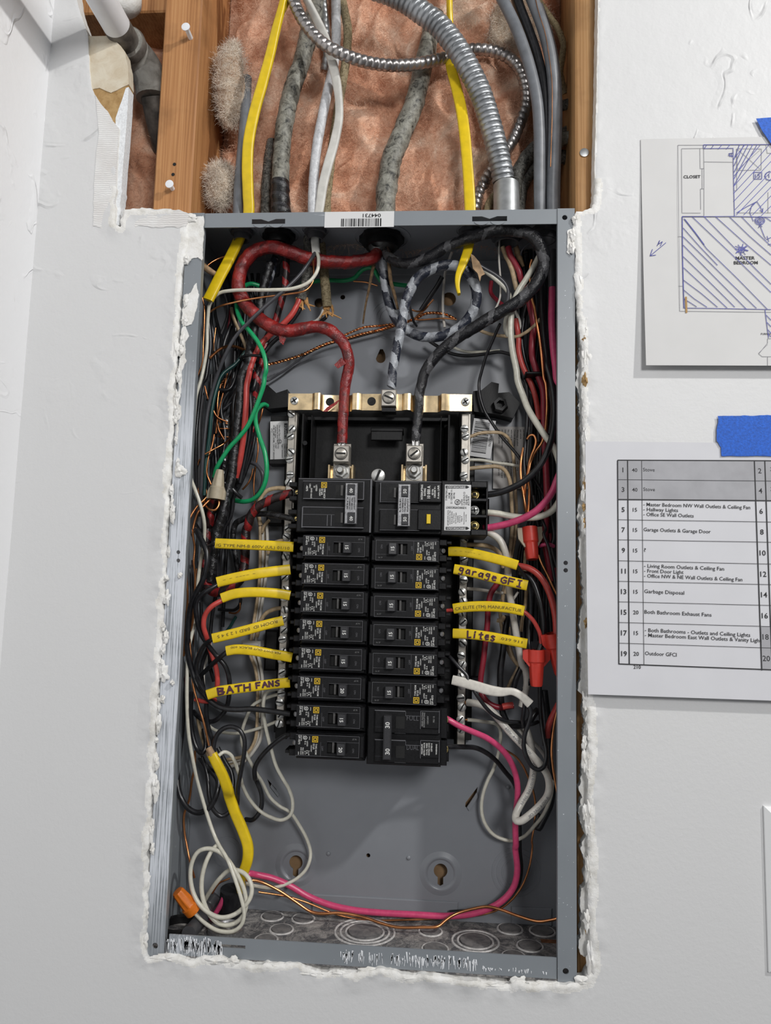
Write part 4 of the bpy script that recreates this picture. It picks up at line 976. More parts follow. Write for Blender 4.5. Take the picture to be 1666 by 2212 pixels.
pb(r, 'print_block', C, 685, 132, 972, 385, YF - .0015, .0176); pb(r, 'button_block', C, 672, 480, 970, 742, YF - .0015, .0176)
for v0, v1 in ((190, 325), (540, 675)): pb(r, 'window', C, 300, v0, 405, v1, YF + .0007, YF + .002, 'void', 0)
for v0, v1 in ((200, 325), (545, 675)): pb(r, 'trip_flag', C, 362, v0, 392, v1, YF - .0008, YF + .002, 'shutter', .0002)
tb = pb(r, 'tie_bar', C, 415, 150, 575, 695, YF - .0075, YF - .0045, 'tie', .0006)
for v0, v1 in ((175, 315), (535, 675)):
    h_ = pb(r, 'toggle', C, 462, v0, 548, v1, YF - .0092, YF, 'handle', .0006); ptext(h_, C, 505, (v0 + v1) / 2, '50', 7.0, YF - .0094, True, name='rating_number')
mb = MB()
for k, s in enumerate(('USE', 'COMMON', 'TRIP MECH', 'INDEPENDENT')):
    o = at(*C(445 + k * 32, 425), YF - .0077); put(mb, s, .0012, o, (0, 0, 1), (-1, 0, 0), align='C', width=.012, bold=.02)
mb.build('stamped_words', MT['ink'], tb, 0)
for u, s, hp, L in ((724, 'INTERRUPTING', 4.0, 195), (762, 'RATING', 4.0, 100), (812, '10 000 A', 6.5, 165), (860, '60 Hz', 3.6, 80), (890, '120/240 V~', 3.6, 150), (935, 'A nom. L/A/R', 4.0, 180)):
    x, y = C(u, 255); o = at(x, y, YF - .0017); mb = MB(); put(mb, s, hp / 2400., o, (0, 0, 1), (-1, 0, 0), align='C', bold=.03, width=L / 5.95 / 2430.); mb.build('lettering', MT['print'], r, 0)
pb(r, 'test_button', C, 783, 540, 835, 662, YF - .0035, YF, 'test', .0004)
lb = pb(r, 'white_label', C, 1015, 162, 1352, 750, .0148, .0150, 'sticker', 0)
mb = MB()
for v0 in (172, 702):
    P = [at(*C(u, v), .0147) for u, v in ((1030, v0), (1305, v0), (1335, v0 + 20), (1305, v0 + 38), (1030, v0 + 38))]; mb.add([(p[0], .0147, p[2]) for p in P], [(0, 1, 2, 3, 4)])
for (a_, b_) in (((1030, 436), (1305, 440)), ((1030, 468), (1305, 472))):
    p = at(*C(*a_), .0147); q = at(*C(*b_), .0147); bar2(mb, p[0], q[0], q[2], p[2], .0147)
mb.build('label_bands', MT['ink'], lb, 0)
mb = MB()
for v in (191, 721): o = at(*C(1165, v), .0146); put(mb, 'LOAD/CARGA/CHARGE', .0018, o, (1, 0, 0), (0, 0, 1), align='C', width=.0168, bold=.02)
mb.build('lettering', MT['sticker'], lb, 0)
mb = MB(); o = at(*C(1165, 455), .0146); put(mb, 'LOAD/CARGA/CHARGE N', .0017, o, (1, 0, 0), (0, 0, 1), align='C', width=.0180, bold=.02)
for u, v, s, hp in ((1042, 290, 'TYPE/TIPO', 3.8), (1076, 300, 'HOM', 3.8), (1105, 310, 'S1 120/240 V~', 3.8), (1137, 300, '60 Hz', 3.8), (1238, 385, 'LISTED', 3.2), (1268, 340, 'C.B.W/G.F.CI', 3.6), (1298, 355, 'ISSUE NO', 3.6), (1325, 370, 'AO-919', 4.2),
                    (1060, 585, '#14-#8 AWG AL/CU', 2.6), (1085, 580, '12-8 AWG CU 75C', 2.6), (1110, 585, '36 lb-in #6 AWG', 2.6), (1135, 590, 'Cu = 27 lb-in', 2.6), (1160, 590, '3.5 N-m torque', 2.6), (1185, 600, 'Sensibilite', 2.6), (1210, 600, 'K.4.5 N-m', 2.6), (1235, 600, 'Class A', 2.8), (1265, 590, 'Personnel protection', 2.2), (1290, 590, 'test monthly', 2.2)):
    o = at(*C(u, v), .0146); put(mb, s, hp / 2430., o, (0, 0, 1), (-1, 0, 0), align='C', bold=.012)
p = at(*C(1182, 385), .0146); n = 24; mb.add([(p[0] + q * math.cos(2 * math.pi * i / n), .0146, p[2] + q * math.sin(2 * math.pi * i / n)) for q in (.0026, .0021) for i in range(n)], [(i, (i + 1) % n, n + (i + 1) % n, n + i) for i in range(n)])
put(mb, 'UL', .0020, p, (0, 0, 1), (-1, 0, 0), align='C', bold=.03); mb.build('lettering', MT['ink'], lb, 0)
mb = MB()
for (u0, v0, u1, v1) in ((188, 133, 690, 137), (188, 382, 690, 386), (180, 478, 690, 482), (180, 743, 690, 747), (188, 135, 191, 385), (112, 108, 985, 111)):
    a = at(*C(u0, v0), YF); b = at(*C(u1, v1), YF); bar2(mb, a[0], b[0], b[2], a[2], YF + .0007 if v0 > 120 else .0173)
mb.build('moulding_highlight', MT['edge'], r, 0)
# 30 amp, right column rows 9-10
C = crop(780, 1380, 7.243)
r = empty('circuit_breaker', (0, 0, 0)); tag(r, 'double 30 amp breaker with one long black handle at the bottom of the right column', 'circuit breaker', 'double pole breakers')
pb(r, 'body', C, 95, 1075, 1255, 1985, .0175, .074, 'blk', .001); pb(r, 'end_block', C, 1235, 1085, 1350, 1560, .0190, .074, 'blk', .0006); pb(r, 'end_block', C, 1235, 1590, 1345, 1985, .0190, .074, 'blk', .0006)
for v0 in (1130, 1590):
    pb(r, 'face_plate', C, 215, v0, 1225, v0 + 355, YF + .0015, .0176, 'blk', .0006); pb(r, 'print_block', C, 935, v0 + 5, 1220, v0 + 280, YF, .0176, 'blk', .0006)
    pb(r, 'window', C, 545, v0 + 85, 685, v0 + 275, YF + .001, YF + .002, 'void', 0)
    pb(r, 'clip_block', C, 1255, v0 + 195, 1375, v0 + 330, .0260, .060, 'blk', .0006)
    pterm(r, C, 1295, v0 + 135, .0215, .0042, 'brass', 'slot')
h_ = pb(r, 'long_toggle', C, 348, 1210, 470, 1900, YF - .0075, YF + .002, 'handle', .0010)
for v in (1350, 1765): ptext(h_, C, 415, v, '30', 9.0, YF - .0077, True, name='rating_number')
for v, s in ((1240, 'FULL'), (1700, 'DUAL')):
    o = at(*C(810, v), YF + .0013); mb = MB(); put(mb, s, .0042, o, (1, 0, 0), (0, 0, 1), align='C', width=.0105, bold=-.01); mb.build('moulded_words', MT['edge'], r, 0)
for u, v, s in ((960, 1260, 'SERIES RATING'), (990, 1270, 'INTERRUPTING'), (1045, 1270, '120/240V'), (1140, 1260, 'FEU 15'), (955, 1725, 'MAXIMUM'), (990, 1725, '60/75C HACR'), (1030, 1725, 'CU-AL WIRE'), (1065, 1725, 'RATED HOM'), (1105, 1700, 'LISTED E'), (1180, 1730, 'WARNING')): ptext(r, C, u, v, s, 3.0, YF - .0002, True, 'print' if v > 1500 else 'printdim')
for u, v, s in ((1040, 1915, '3HR'), (1130, 1915, 'R 1 96')):
    o = at(*C(u, v), .0172); mb = MB(); put(mb, s, .0014, o, (-1, 0, 0), (0, 0, -1), align='C', bold=.01); mb.build('date_stamp', MT['printdim'], r, 0)
mb = MB()
for v0 in (1130, 1590):
    for (u0, v1, u1, v2) in ((215, v0 - 3, 700, v0), (700, v0 + 80, 930, v0 + 82), (525, v0 + 350, 700, v0 + 354), (930, v0 + 3, 1225, v0 + 6), (696, v0, 700, v0 + 80), (930, v0, 934, v0 + 280), (215, v0 + 250, 340, v0 + 253), (1222, v0, 1226, v0 + 350)):
        a = at(*C(u0, v1), YF); b = at(*C(u1, v2), YF); bar2(mb, a[0], b[0], b[2], a[2], YF + .0012 if u0 != 930 else YF - .0002)
mb.build('moulding_highlight', MT['edge'], r, 0)
# ================================================================== WIRES AND CABLES
CR = dict(A=(380, 440, 3.702), B=(780, 440, 3.332), C=(380, 800, 5.553), D=(1000, 800, 5.821), E=(380, 1120, 5.553), F=(940, 1140, 4.9), G=(340, 1380, 4.9), H=(940, 1440, 4.9), I=(300, 1680, 4.165),
          J=(640, 1640, 2.563), K=(400, 0, 2.777), L=(800, 0, 2.777), M=(0, 0, 2.777), N=(560, 820, 5.553), O=(820, 820, 5.553), P=(0, 0, 1), T=(300, 1880, 6.408), U=(540, 1880, 3.204), V=(380, 600, 9.256), X=(1040, 560, 7.573), Y=(1060, 1400, 8.33), Z=(380, 900, 9.214))
def path(s):
    """'A u,v,depth_mm u,v ...' -> points; a letter names the photo crop the numbers were read in, depths are interpolated"""
    c = None; raw = []; new = False
    for t in s.split():
        if t.isalpha(): c = CR[t]; new = True; continue
        q = [float(a) for a in t.split(',')]; p = [c[0] + q[0] / c[2], c[1] + q[1] / c[2], q[2] if len(q) > 2 else None]
        # two crops overlap: drop a reading that would send the wire backwards at the seam
        while new and len(raw) > 2 and (p[0] - raw[-1][0]) * (raw[-1][0] - raw[-2][0]) + (p[1] - raw[-1][1]) * (raw[-1][1] - raw[-2][1]) < .35 * math.hypot(p[0] - raw[-1][0], p[1] - raw[-1][1]) * math.hypot(raw[-1][0] - raw[-2][0], raw[-1][1] - raw[-2][1]) and math.hypot(p[0] - raw[-1][0], p[1] - raw[-1][1]) < 32 and raw[-1][2] is not None: raw.pop()
        raw.append(p); new = False
    if raw[0][1] < -10 and len(raw) > 2: a, b = raw[0], raw[1]; raw.insert(0, [a[0] + (a[0] - b[0]) * 5, a[1] + (a[1] - b[1]) * 5, a[2]])   # carry on above the picture
    ks = [i for i, r in enumerate(raw) if r[2] is not None]
    for i, r in enumerate(raw):
        if r[2] is None:
            lo = max([k for k in ks if k < i], default=ks[0]); hi = min([k for k in ks if k > i], default=ks[-1])
            r[2] = raw[lo][2] if lo == hi or hi < i or lo > i else raw[lo][2] + (raw[hi][2] - raw[lo][2]) * (i - lo) / (hi - lo)
    return np.array([at(x, y, d / 1000.) for x, y, d in raw])
def spline(P, step):
    if len(P) < 3: P = np.array([P[0], (P[0] + P[-1]) / 2, P[-1]])
    d = np.sqrt(np.linalg.norm(np.diff(P, axis=0), axis=1)) + 1e-6; t = np.concatenate([[0], np.cumsum(d)])
    m = np.zeros_like(P); m[1:-1] = ((P[1:-1] - P[:-2]) / d[:-1, None] * d[1:, None] + (P[2:] - P[1:-1]) / d[1:, None] * d[:-1, None]) / (d[:-1] + d[1:])[:, None]
    m[0] = (P[1] - P[0]) / d[0]; m[-1] = (P[-1] - P[-2]) / d[-1]
    out = []
    for i in range(len(P) - 1):
        L = np.linalg.norm(P[i + 1] - P[i]); n = max(2, int(L / step * 3)); u = np.linspace(0, 1, n, endpoint=False)[:, None]
        h = d[i]; out.append((2 * u ** 3 - 3 * u ** 2 + 1) * P[i] + (u ** 3 - 2 * u ** 2 + u) * h * m[i] + (-2 * u ** 3 + 3 * u ** 2) * P[i + 1] + (u ** 3 - u ** 2) * h * m[i + 1])
    Q = np.vstack(out + [P[-1:]]); s = np.concatenate([[0], np.cumsum(np.linalg.norm(np.diff(Q, axis=0), axis=1))])
    n = max(3, int(s[-1] / step)); ss = np.linspace(0, s[-1], n)
    return np.stack([np.interp(ss, s, Q[:, k]) for k in range(3)], 1), ss
def frames(Q):
    T = np.gradient(Q, axis=0); T /= np.linalg.norm(T, axis=1)[:, None] + 1e-12
    a = np.cross(T[0], (0, 1, 0)); 
    if np.linalg.norm(a) < .2: a = np.cross(T[0], (1, 0, 0))
    A = [a / np.linalg.norm(a)]
    for i in range(1, len(Q)):
        v = A[-1] - T[i] * np.dot(A[-1], T[i]); A.append(v / (np.linalg.norm(v) + 1e-12))
    A = np.array(A); return T, A, np.cross(T, A)
def view_frames(Q):       # side vector lies in the plane of the wall: used for flat cable
    T = np.gradient(Q, axis=0); T /= np.linalg.norm(T, axis=1)[:, None]
    S = np.cross(T, np.array([[0, 1, 0]])); S /= np.linalg.norm(S, axis=1)[:, None] + 1e-9
    return T, S, np.cross(T, S)
def sweep(mb, Q, ss, r, sides=10, rf=None, flat=None, fr=None, cap=True):
    n = len(Q); T, A, B = fr if fr else frames(Q); th = np.linspace(0, 2 * math.pi, sides + 1)
    r = np.broadcast_to(np.asarray(r, float), (n,)) if np.ndim(r) < 2 else r
    if flat is not None:
        w, t = flat; w = np.broadcast_to(np.asarray(w, float), (n,)); t = np.broadcast_to(np.asarray(t, float), (n,)); e = .55
        ca = np.sign(np.cos(th)) * np.abs(np.cos(th)) ** e; sa = np.sign(np.sin(th)) * np.abs(np.sin(th)) ** e
        V = Q[:, None] + A[:, None] * (w[:, None] * ca[None])[..., None] + B[:, None] * (t[:, None] * sa[None])[..., None]
    else:
        R = r[:, None] * np.ones((1, sides + 1))
        if rf is not None: R = R * rf(ss[:, None] * np.ones((1, sides + 1)), th[None] * np.ones((n, 1)))
        V = Q[:, None] + R[..., None] * (A[:, None] * np.cos(th)[None, :, None] + B[:, None] * np.sin(th)[None, :, None])
    uv = np.stack([ss[:, None] * np.ones((1, sides + 1)), np.ones((n, 1)) * th[None] / (2 * math.pi)], -1).reshape(-1, 2)
    uv[0] = (1e-5, 1e-5); k = sides + 1
    f = [(i * k + j, i * k + j + 1, (i + 1) * k + j + 1, (i + 1) * k + j) for i in range(n - 1) for j in range(sides)]
    if cap: f += [tuple(range(sides - 1, -1, -1)), tuple((n - 1) * k + j for j in range(sides))]
    mb.add(V.reshape(-1, 3), f, [tuple(q) for q in uv])
def lumps(amp, fs=160, seed=0):
    return lambda s, a: 1 + amp * (fbm(s * fs, np.cos(a) * 1.2 + 5, np.sin(a) * 1.2 + 5, 3, seed) - .5) * 2
def wrap(pitch, amp, seed=0, la=.05):
    def g(s, a):
        ph = (s / pitch + a / (2 * math.pi) + .35 * (vnoise(s * 60, 0 * s, 0, seed))) % 1.0
        return 1 + amp * (ph - .5) + la * (fbm(s * 140, np.cos(a) * 1.3 + 5, np.sin(a) * 1.3 + 5, 3, seed) - .5) * 2
    return g
def wire(label, mat, r, s, name='insulated_wire', cat='wire', group=None, rf=None, sides=10, step=.0018, parent=None):
    P = path(s); rr = r
    Q, ss = spline(P, step)
    if isinstance(r, (tuple, list)): rr = np.interp(np.linspace(0, 1, len(Q)), np.linspace(0, 1, len(r)), r) / 1000.
    else: rr = r / 1000.
    mb = MB(); sweep(mb, Q, ss, rr, sides, rf); o = mb.build(name, MT[mat], parent, 50)
    if parent is None: tag(o, label, cat, group)
    o_info[o.name] = (Q, ss) + view_frames(Q); return o
o_info = {}
def copper(label, r, s, mat='copper', group='bare copper grounding wires', step=.0018): return wire(label, mat, r, s, 'bare_copper_wire', 'wire', group, sides=8, step=step)
def twisted(label, s, r=.8, pitch=.007, mat='copper'):
    Q, ss = spline(path(s), .0007); T, A, B = frames(Q); mb = MB()
    for ph in (0, math.pi):
        a = ss / pitch * 2 * math.pi + ph; q = Q + (A * np.cos(a)[:, None] + B * np.sin(a)[:, None]) * r / 1000.; sweep(mb, q, ss, r / 1000., 6)
    return tag(mb.build('twisted_copper_wire', MT[mat], None, 60), label, 'wire', 'bare copper grounding wires')
def flatcable(label, mat, w, t, s, name='flat_cable', cat='cable', group=None, step=.0018, ends=None, twist=None):
    Q, ss = spline(path(s), step); T, S, Nn = view_frames(Q); n = len(Q)
    u = np.linspace(0, 1, n)
    if isinstance(w, (tuple, list)): w = np.interp(u, np.linspace(0, 1, len(w)), w)
    if twist is not None:
        tw = np.radians(np.interp(u, [q[0] for q in twist], [q[1] for q in twist])); c = np.cos(tw)[:, None]; d = np.sin(tw)[:, None]
        S, Nn = S * c + Nn * d, Nn * c - S * d
    mb = MB(); sweep(mb, Q, ss, .001, 20, None, (np.asarray(w) / 2000., t / 2000.), (T, S, Nn)); o = mb.build(name, MT[mat], None, 50)
    if label: tag(o, label, cat, group)
    o_info[o.name] = (Q, ss, T, S, Nn); return o
def sleeve_text(o, txt, h, s0, mat='stencil', flip=False, width=None, tz=0.0, t=.0026, bold=.0, name='cable_print', shear=0):
    Q, ss, T, S, Nn = o_info[o.name]; v, f = text2d(txt, h, bold, 'L', width, shear); mb = MB(); out = []
    for a, b in v:
        s = s0 + a if not flip else s0 - a; b2 = (b - h / 2) * (1 if not flip else -1) + tz
        q = np.array([np.interp(s, ss, Q[:, k]) for k in range(3)]); i = min(len(ss) - 1, int(np.searchsorted(ss, s))); sv = S[i]; nv = Nn[i]
        up = sv if sv[2] > 0 else -sv; nn = nv if nv[1] < 0 else -nv
        out.append(q + up * b2 + nn * (t + .0004))
    mb.add(out, f); return mb.build(name, MT[mat], o, 0)

HAND = dict(B=[[(0, 0), (0, 1), (.7, .85), (.65, .6), (0, .5), (.85, .3), (.7, .02), (0, 0)]], A=[[(0, 0), (.45, 1), (.9, 0)], [(.15, .4), (.75, .4)]], T=[[(.45, 0), (.45, 1)], [(0, .95), (.95, 1)]], H=[[(0, 0), (0, 1)], [(0, .5), (.85, .5)], [(.85, 0), (.85, 1)]],
            F=[[(0, 0), (0, 1), (.8, 1)], [(0, .55), (.6, .55)]], N=[[(0, 0), (0, 1), (.8, 0), (.8, 1)]], S=[[(.8, .9), (.4, 1), (.05, .8), (.3, .55), (.75, .4), (.7, .1), (.3, 0), (0, .1)]], g=[[(.7, .85), (.25, .9), (.05, .6), (.3, .4), (.7, .55), (.7, .85), (.65, -.1), (.3, -.3), (0, -.15)]],
            a=[[(.7, .7), (.3, .75), (.05, .4), (.2, .05), (.6, .2), (.7, .7), (.78, 0)]], r=[[(.1, .7), (.15, 0)], [(.15, .45), (.4, .7), (.7, .65)]], e=[[(.1, .4), (.7, .45), (.6, .7), (.2, .7), (.05, .35), (.25, .02), (.7, .1)]], G=[[(.85, .85), (.5, 1), (.1, .7), (.1, .25), (.45, 0), (.85, .15), (.85, .45), (.5, .45)]],
            I=[[(.4, 0), (.4, 1)], [(.1, 1), (.7, 1)], [(.1, 0), (.7, 0)]], L=[[(.1, 1), (.1, 0), (.8, .1)]], i=[[(.3, 0), (.3, .6)], [(.3, .85), (.36, .97)]], t=[[(.35, 1), (.35, .05), (.6, 0)], [(0, .65), (.75, .7)]], s=[[(.7, .65), (.35, .75), (.1, .58), (.4, .4), (.65, .22), (.35, 0), (0, .1)]])
def handwriting(o, txt, h, s0, adv, w=.00095, tz=0.0, t=.0027):
    Q, ss, T, S, Nn = o_info[o.name]; mb = MB()
    def M(a, b):
        q = np.array([np.interp(a, ss, Q[:, k]) for k in range(3)]); i = min(len(ss) - 1, int(np.searchsorted(ss, a))); up = S[i] if S[i][2] > 0 else -S[i]; nn = Nn[i] if Nn[i][1] < 0 else -Nn[i]
        return q + up * b + nn * (t + .0004)
    for c in txt:
        if c in HAND:
            for st in HAND[c]:
                P = [(s0 + p[0] * adv * .8 + random.uniform(-1, 1) * .0002, tz - h / 2 + p[1] * h + random.uniform(-1, 1) * .0002) for p in st]
                for a, b in zip(P[:-1], P[1:]):
                    d = np.array(b) - np.array(a); L = np.hypot(*d) + 1e-9; d /= L; n = np.array((-d[1], d[0])) * w / 2; a2 = np.array(a) - d * w * .3; b2 = np.array(b) + d * w * .3
                    mb.add([M(*(a2 - n)), M(*(b2 - n)), M(*(b2 + n)), M(*(a2 + n))], [(0, 1, 2, 3)])
        s0 += adv * (.6 if c == ' ' else 1)
    return mb.build('handwriting', MT['marker'], o, 0)
# ---------------------------------------------------------------- feeders
G1 = 'tape wrapped feeder cables'
wire('thick feeder wrapped in glossy red tape, looping from the centre connector to the left lug', 'tape_red', (6.4, 6.6, 6.8, 6.4, 5.4, 5.0),
     'A 1610,400,58 1580,430,54 1450,462,50 1300,470,46 1150,455,42 1000,420,38 880,372,35 740,348,34 640,378,34 560,450,34 510,560,34 500,660,34 520,740,34 580,830,34 660,910,34 760,980,34 880,1020,35 1020,1000,37 1140,985,39 1240,1020,41 1320,1090,43 1370,1180,45 1385,1280,47 1370,1380,49 1360,1481,50 N 1030,100,50 1015,300,50 1005,500,50 998,660,50 995,765,50',
     'feeder_cable', 'cable', G1, wrap(.021, .10, 1, .09), 18, .0013)
wire('thick feeder with white spiral stripe, curling once down to the middle lug', 'tape_whiteblack', (4.6, 4.8, 5.0, 5.2, 5.2, 5.0, 4.6),
     'B 158,330,60 160,420,63 165,500,66 178,610,68 205,720,68 245,820,68 310,895,66 400,945,64 490,962,62 590,950,60 690,905,57 770,830,54 820,740,51 832,640,48 800,540,46 740,470,44 640,440,43 540,460,42 440,510,41 370,590,41 328,690,42 305,790,43 287,900,44 266,1000,45 246,1100,46 230,1200,46 218,1320,47 N 1580,95,47',
     'feeder_cable', 'cable', G1, wrap(.026, .09, 2, .05), 18, .0013)
wire('thick black taped feeder arching along the top right and down to the right lug', 'tape_black', (5.0, 5.6, 6.0, 6.0, 5.8, 5.2, 4.8),
     'B 180,340,58 210,390,52 300,430,46 400,420,40 500,380,34 620,312,28 740,262,24 880,215,20 1000,192,18 1120,192,17 1220,225,16 1290,300,15 1318,400,15 1292,520,16 1220,625,18 1110,720,22 980,792,26 850,870,30 730,942,34 620,1022,38 530,1112,42 460,1212,45 425,1320,47 O 505,60,47 478,180,48 470,350,49 455,500,50 440,620,50 430,735,50',
     'feeder_cable', 'cable', G1, wrap(.030, .09, 3, .07), 18, .0013)
def strands(px, py0, py1, Y, label):
    r = empty('stripped_cable_end', at(px, py1, Y)); tag(r, label, 'cable end', 'bare strands at the lugs')
    for k, dx in enumerate((-6, -2, 3, 7)):
        a = at(px + dx, py0, Y - .001 * (k % 2)); b = at(px + dx * .9, py1, Y); mb = MB(); mb.rev([(0, .0012), (float(np.linalg.norm(b - a)), .0012)], Vector(a) - r.location, b - a, 8); mb.build('strand', MT['alu'], r, 60)
strands(738, 953, 964, .050, 'bare aluminium strands entering the left main lug'); strands(898, 950, 965, .050, 'bare aluminium strands entering the right main lug')
flap = MB(); P = [at(x, y, .046) for x, y in ((728, 872), (735, 862), (706, 880), (698, 889), (707, 889))]; flap.prism([[(p[0], p[2]) for p in P]], .046, .0466)
tag(flap.build('tape_flag', MT['tape_red'], None, 0), 'loose red tape tail hanging across the neutral strap', 'tape')
flap = MB(); P = [at(x, y, .042) for x, y in ((738, 772), (748, 785), (730, 796), (722, 788))]; flap.prism([[(p[0], p[2]) for p in P]], .042, .0426)
tag(flap.build('tape_flag', MT['tape_red'], None, 0), 'small red tape tail on the lower bend of the red feeder', 'tape')
flap = MB(); P = [at(x, y, .033) for x, y in ((602, 712), (618, 730), (612, 745), (604, 738))]; flap.prism([[(p[0], p[2]) for p in P]], .033, .0336)
tag(flap.build('tape_flag', MT['tape_red'], None, 0), 'red tape tail under the lowest sag of the red feeder', 'tape')

# ---------------------------------------------------------------- cables above the panel
def conv(pitch, amp, sharp):        # shingled flexible conduit
    def g(s, a):
        ph = (s / pitch + a / (2 * math.pi) * 1.0) % 1.0
        return 1 + amp * (np.power(np.clip(np.sin(np.pi * np.power(ph, sharp)), 0, 1), .34) - .7)
    return g
GC = 'cables dropping into the top of the panel'
cd = wire('', 'dullgalv', 10.6, 'L 60,-60,20 120,-40,20 210,5,20 300,68,21 400,142,23 480,232,25 552,340,27 612,450,30 662,560,33 702,680,36 736,800,39 762,900,42 785,1000,45 800,1085,48', 'conduit_body', rf=conv(.0056, .15, 1.5), sides=28, step=.00055, parent=empty('flexible_conduit', (0, 0, 0)))
tag(cd.parent, 'fat grey ribbed flexible conduit curving into the top right of the panel', 'conduit')
a = at(1094, 400, .048); b = (TH['cond'][0], TH['cond'][1], PZ1 + .001); b = np.array(b)
mb = MB(); mb.rev([(0, .0118), (.001, .0128), (float(np.linalg.norm(b - a)) - .006, .0128), (float(np.linalg.norm(b - a)) - .006, .0150), (float(np.linalg.norm(b - a)), .0150)], a, b - a, 32); cc = mb.build('conduit_connector', MT['galv'], cd.parent, 40)
for (px, py) in ((1098, 405), (1100, 428)):
    c = at(px, py, .0345); mb = MB(); mb.rev([(0, .0022), (.0014, .0020)], (c[0], .0362, c[2]), (0, -1, 0), 12); mb.build('crimp_mark', MT['galv'], cc, 40)
wire('thin armoured steel cable swinging in an S across the insulation', 'greenfield', 5.6,
     'K 640,-40,14 665,40,13 700,110,12 745,175,12 830,262,13 940,322,16 1080,370,22 1230,392,28 1380,385,36 1500,362,44 1580,340,50 L 520,312,56 600,298,58 680,298,58 760,312,58 840,352,58 898,420,58 932,520,58 935,620,59 902,730,60 852,845,62 780,955,64 705,1055,66 655,1160,66 628,1260,64',
     'armoured_cable', 'cable', GC, conv(.0062, .30, 1.0), 18, .0008)
wire('mottled tarred cable left of the silver one, ending in black tape', 'oldcable', (8.4, 8.8, 9.0, 8.8, 8.8), 'K 800,-60,60 785,40,60 750,170,58 700,370,54 645,530,51 612,660,49 590,800,47 577,950,46 570,1120,45', 'old_service_cable', 'cable', GC, lumps(.16, 110, 4), 20, .0015)
wire('black taped lower end of the left mottled cable', 'tape_plain', (9.2, 9.4, 9.6, 10.2), 'K 571,1090,45 570,1150,45 572,1210,45 578,1300,45', 'taped_cable_end', 'cable', GC, wrap(.012, .1, 8, .06), 20, .0012)
o = wire('mottled tarred cable slanting down to the centre of the panel', 'oldcable', (9.2, 9.6, 10.2, 10.4, 10.0), 'K 1500,90,70 1470,220,66 1430,400,62 1380,600,58 1310,780,56 1245,950,55 1210,1130,55 1200,1300,55 A 1640,250,56', 'old_service_cable', 'cable', GC, lumps(.16, 110, 9), 20, .0015)
wire('bright silver round cable beside the white flat one', 'silver', 5.0, 'K 905,-60,58 906,100,58 905,250,56 890,400,52 862,520,46 830,670,40 796,850,38 778,1000,38 768,1150,38 766,1300,38', 'silver_cable', 'cable', GC, lumps(.05, 200, 3), 16)
wire('short grey armoured cable vanishing behind the steel loop at the top', 'galv', 4.6, 'K 815,-60,62 830,50,62 846,170,64 856,300,68 840,420,78', 'armoured_cable', 'cable', GC, conv(.0058, .2, 1.0), 14, .0009)
wire('tan cloth braided cable behind the white flat cable', 'braidtan', 4.6, 'K 925,-60,64 950,40,62 975,170,60 968,340,60 940,520,60 905,740,58 882,900,56 866,1040,54 852,1160,52 846,1300,50', 'braided_cable', 'cable', GC, lumps(.12, 300, 5), 14)
wire('dark grey round cable close behind the left yellow cable', 'sheath_grey', 5.0, 'K 372,470,60 366,600,52 352,780,44 336,960,40 322,1120,38 316,1300,36', 'grey_cable', 'cable', GC, None, 14)
wire('blackened cable low in the wool just left of the black taped end', 'braid', 5.5, 'K 520,850,70 500,1000,64 488,1150,60 484,1300,58', 'old_service_cable', 'cable', GC, lumps(.15, 200, 6), 12)
for lab, mat, r, s in (('outer left grey service cable of the right hand bundle', 'sheath_grey', 5.6, 'L 765,-60,26 800,10,26 860,130,26 915,270,26 962,420,27 1000,600,28 1014,780,30 1016,1000,33 1016,1130,35 1018,1290,38'),
                       ('black middle service cable of the right hand bundle', 'w_black', 5.4, 'L 860,-60,34 900,60,34 950,190,34 1000,340,35 1036,500,36 1050,680,38 1055,900,40 1050,1100,42 1050,1290,46'),
                       ('ribbed grey service cable on the right of the bundle with orange line', 'sheath_grey', 6.0, 'L 950,-60,28 990,40,28 1035,160,28 1075,310,29 1098,480,30 1104,650,32 1100,820,34 1094,1000,36 1090,1130,38 1090,1290,40'),
                       ('dark grey service cable furthest right in the bundle', 'sheath_dark', 4.8, 'L 1010,40,40 1060,180,40 1100,350,40 1120,520,40 1124,720,40 1118,900,41 1112,1100,42 1110,1290,44')):
    wire(lab, mat, r, s, 'service_cable', 'cable', GC, None, 16)
wire('', 'copper', .35, 'L 985,-40,21.5 1010,70,21.5 1048,190,21.8 1072,330,22.5 1090,480,23.5 1092,650,25.6 1088,820,27.6 1082,1000,29.6', 'orange_tracer', parent=[o for o in COL.objects if o.get('label', '').startswith('ribbed grey service')][0], sides=6)
wire('tan cloth braided cable against the right stud at the top', 'braidtan', 3.2, 'L 985,-60,60 1010,0,60 1060,80,58 1118,160,56 1158,260,55 1152,340,55 1140,430,56 1150,490,58 1172,560,62', 'braided_cable', 'cable', GC, lumps(.12, 300, 15), 12)
wire('thick black old braided cable low behind the conduit fitting', 'braid', 7.5, 'L 1190,800,68 1080,840,66 980,900,64 920,980,62 880,1060,60 860,1180,56 840,1290,52', 'old_service_cable', 'cable', GC, lumps(.15, 150, 16), 14)
wire('second blackened cable lying under the service bundle', 'braid', 6.5, 'L 1195,950,72 1100,940,70 1000,1000,68 930,1080,66 900,1180,62 890,1290,58', 'old_service_cable', 'cable', GC, lumps(.15, 150, 17), 14)
wire('grey old cable stub poking out beside the right stud', 'braid', 5, 'L 1200,620,56 1150,635,58 1100,660,64 1040,720,72', 'old_service_cable', 'cable', GC, lumps(.15, 150, 18), 12)
wire('grey old cable stub crossing behind the service bundle', 'oldcable', 6, 'L 1210,815,54 1150,840,58 1090,900,64 1040,960,70', 'old_service_cable', 'cable', GC, lumps(.15, 150, 19), 12)
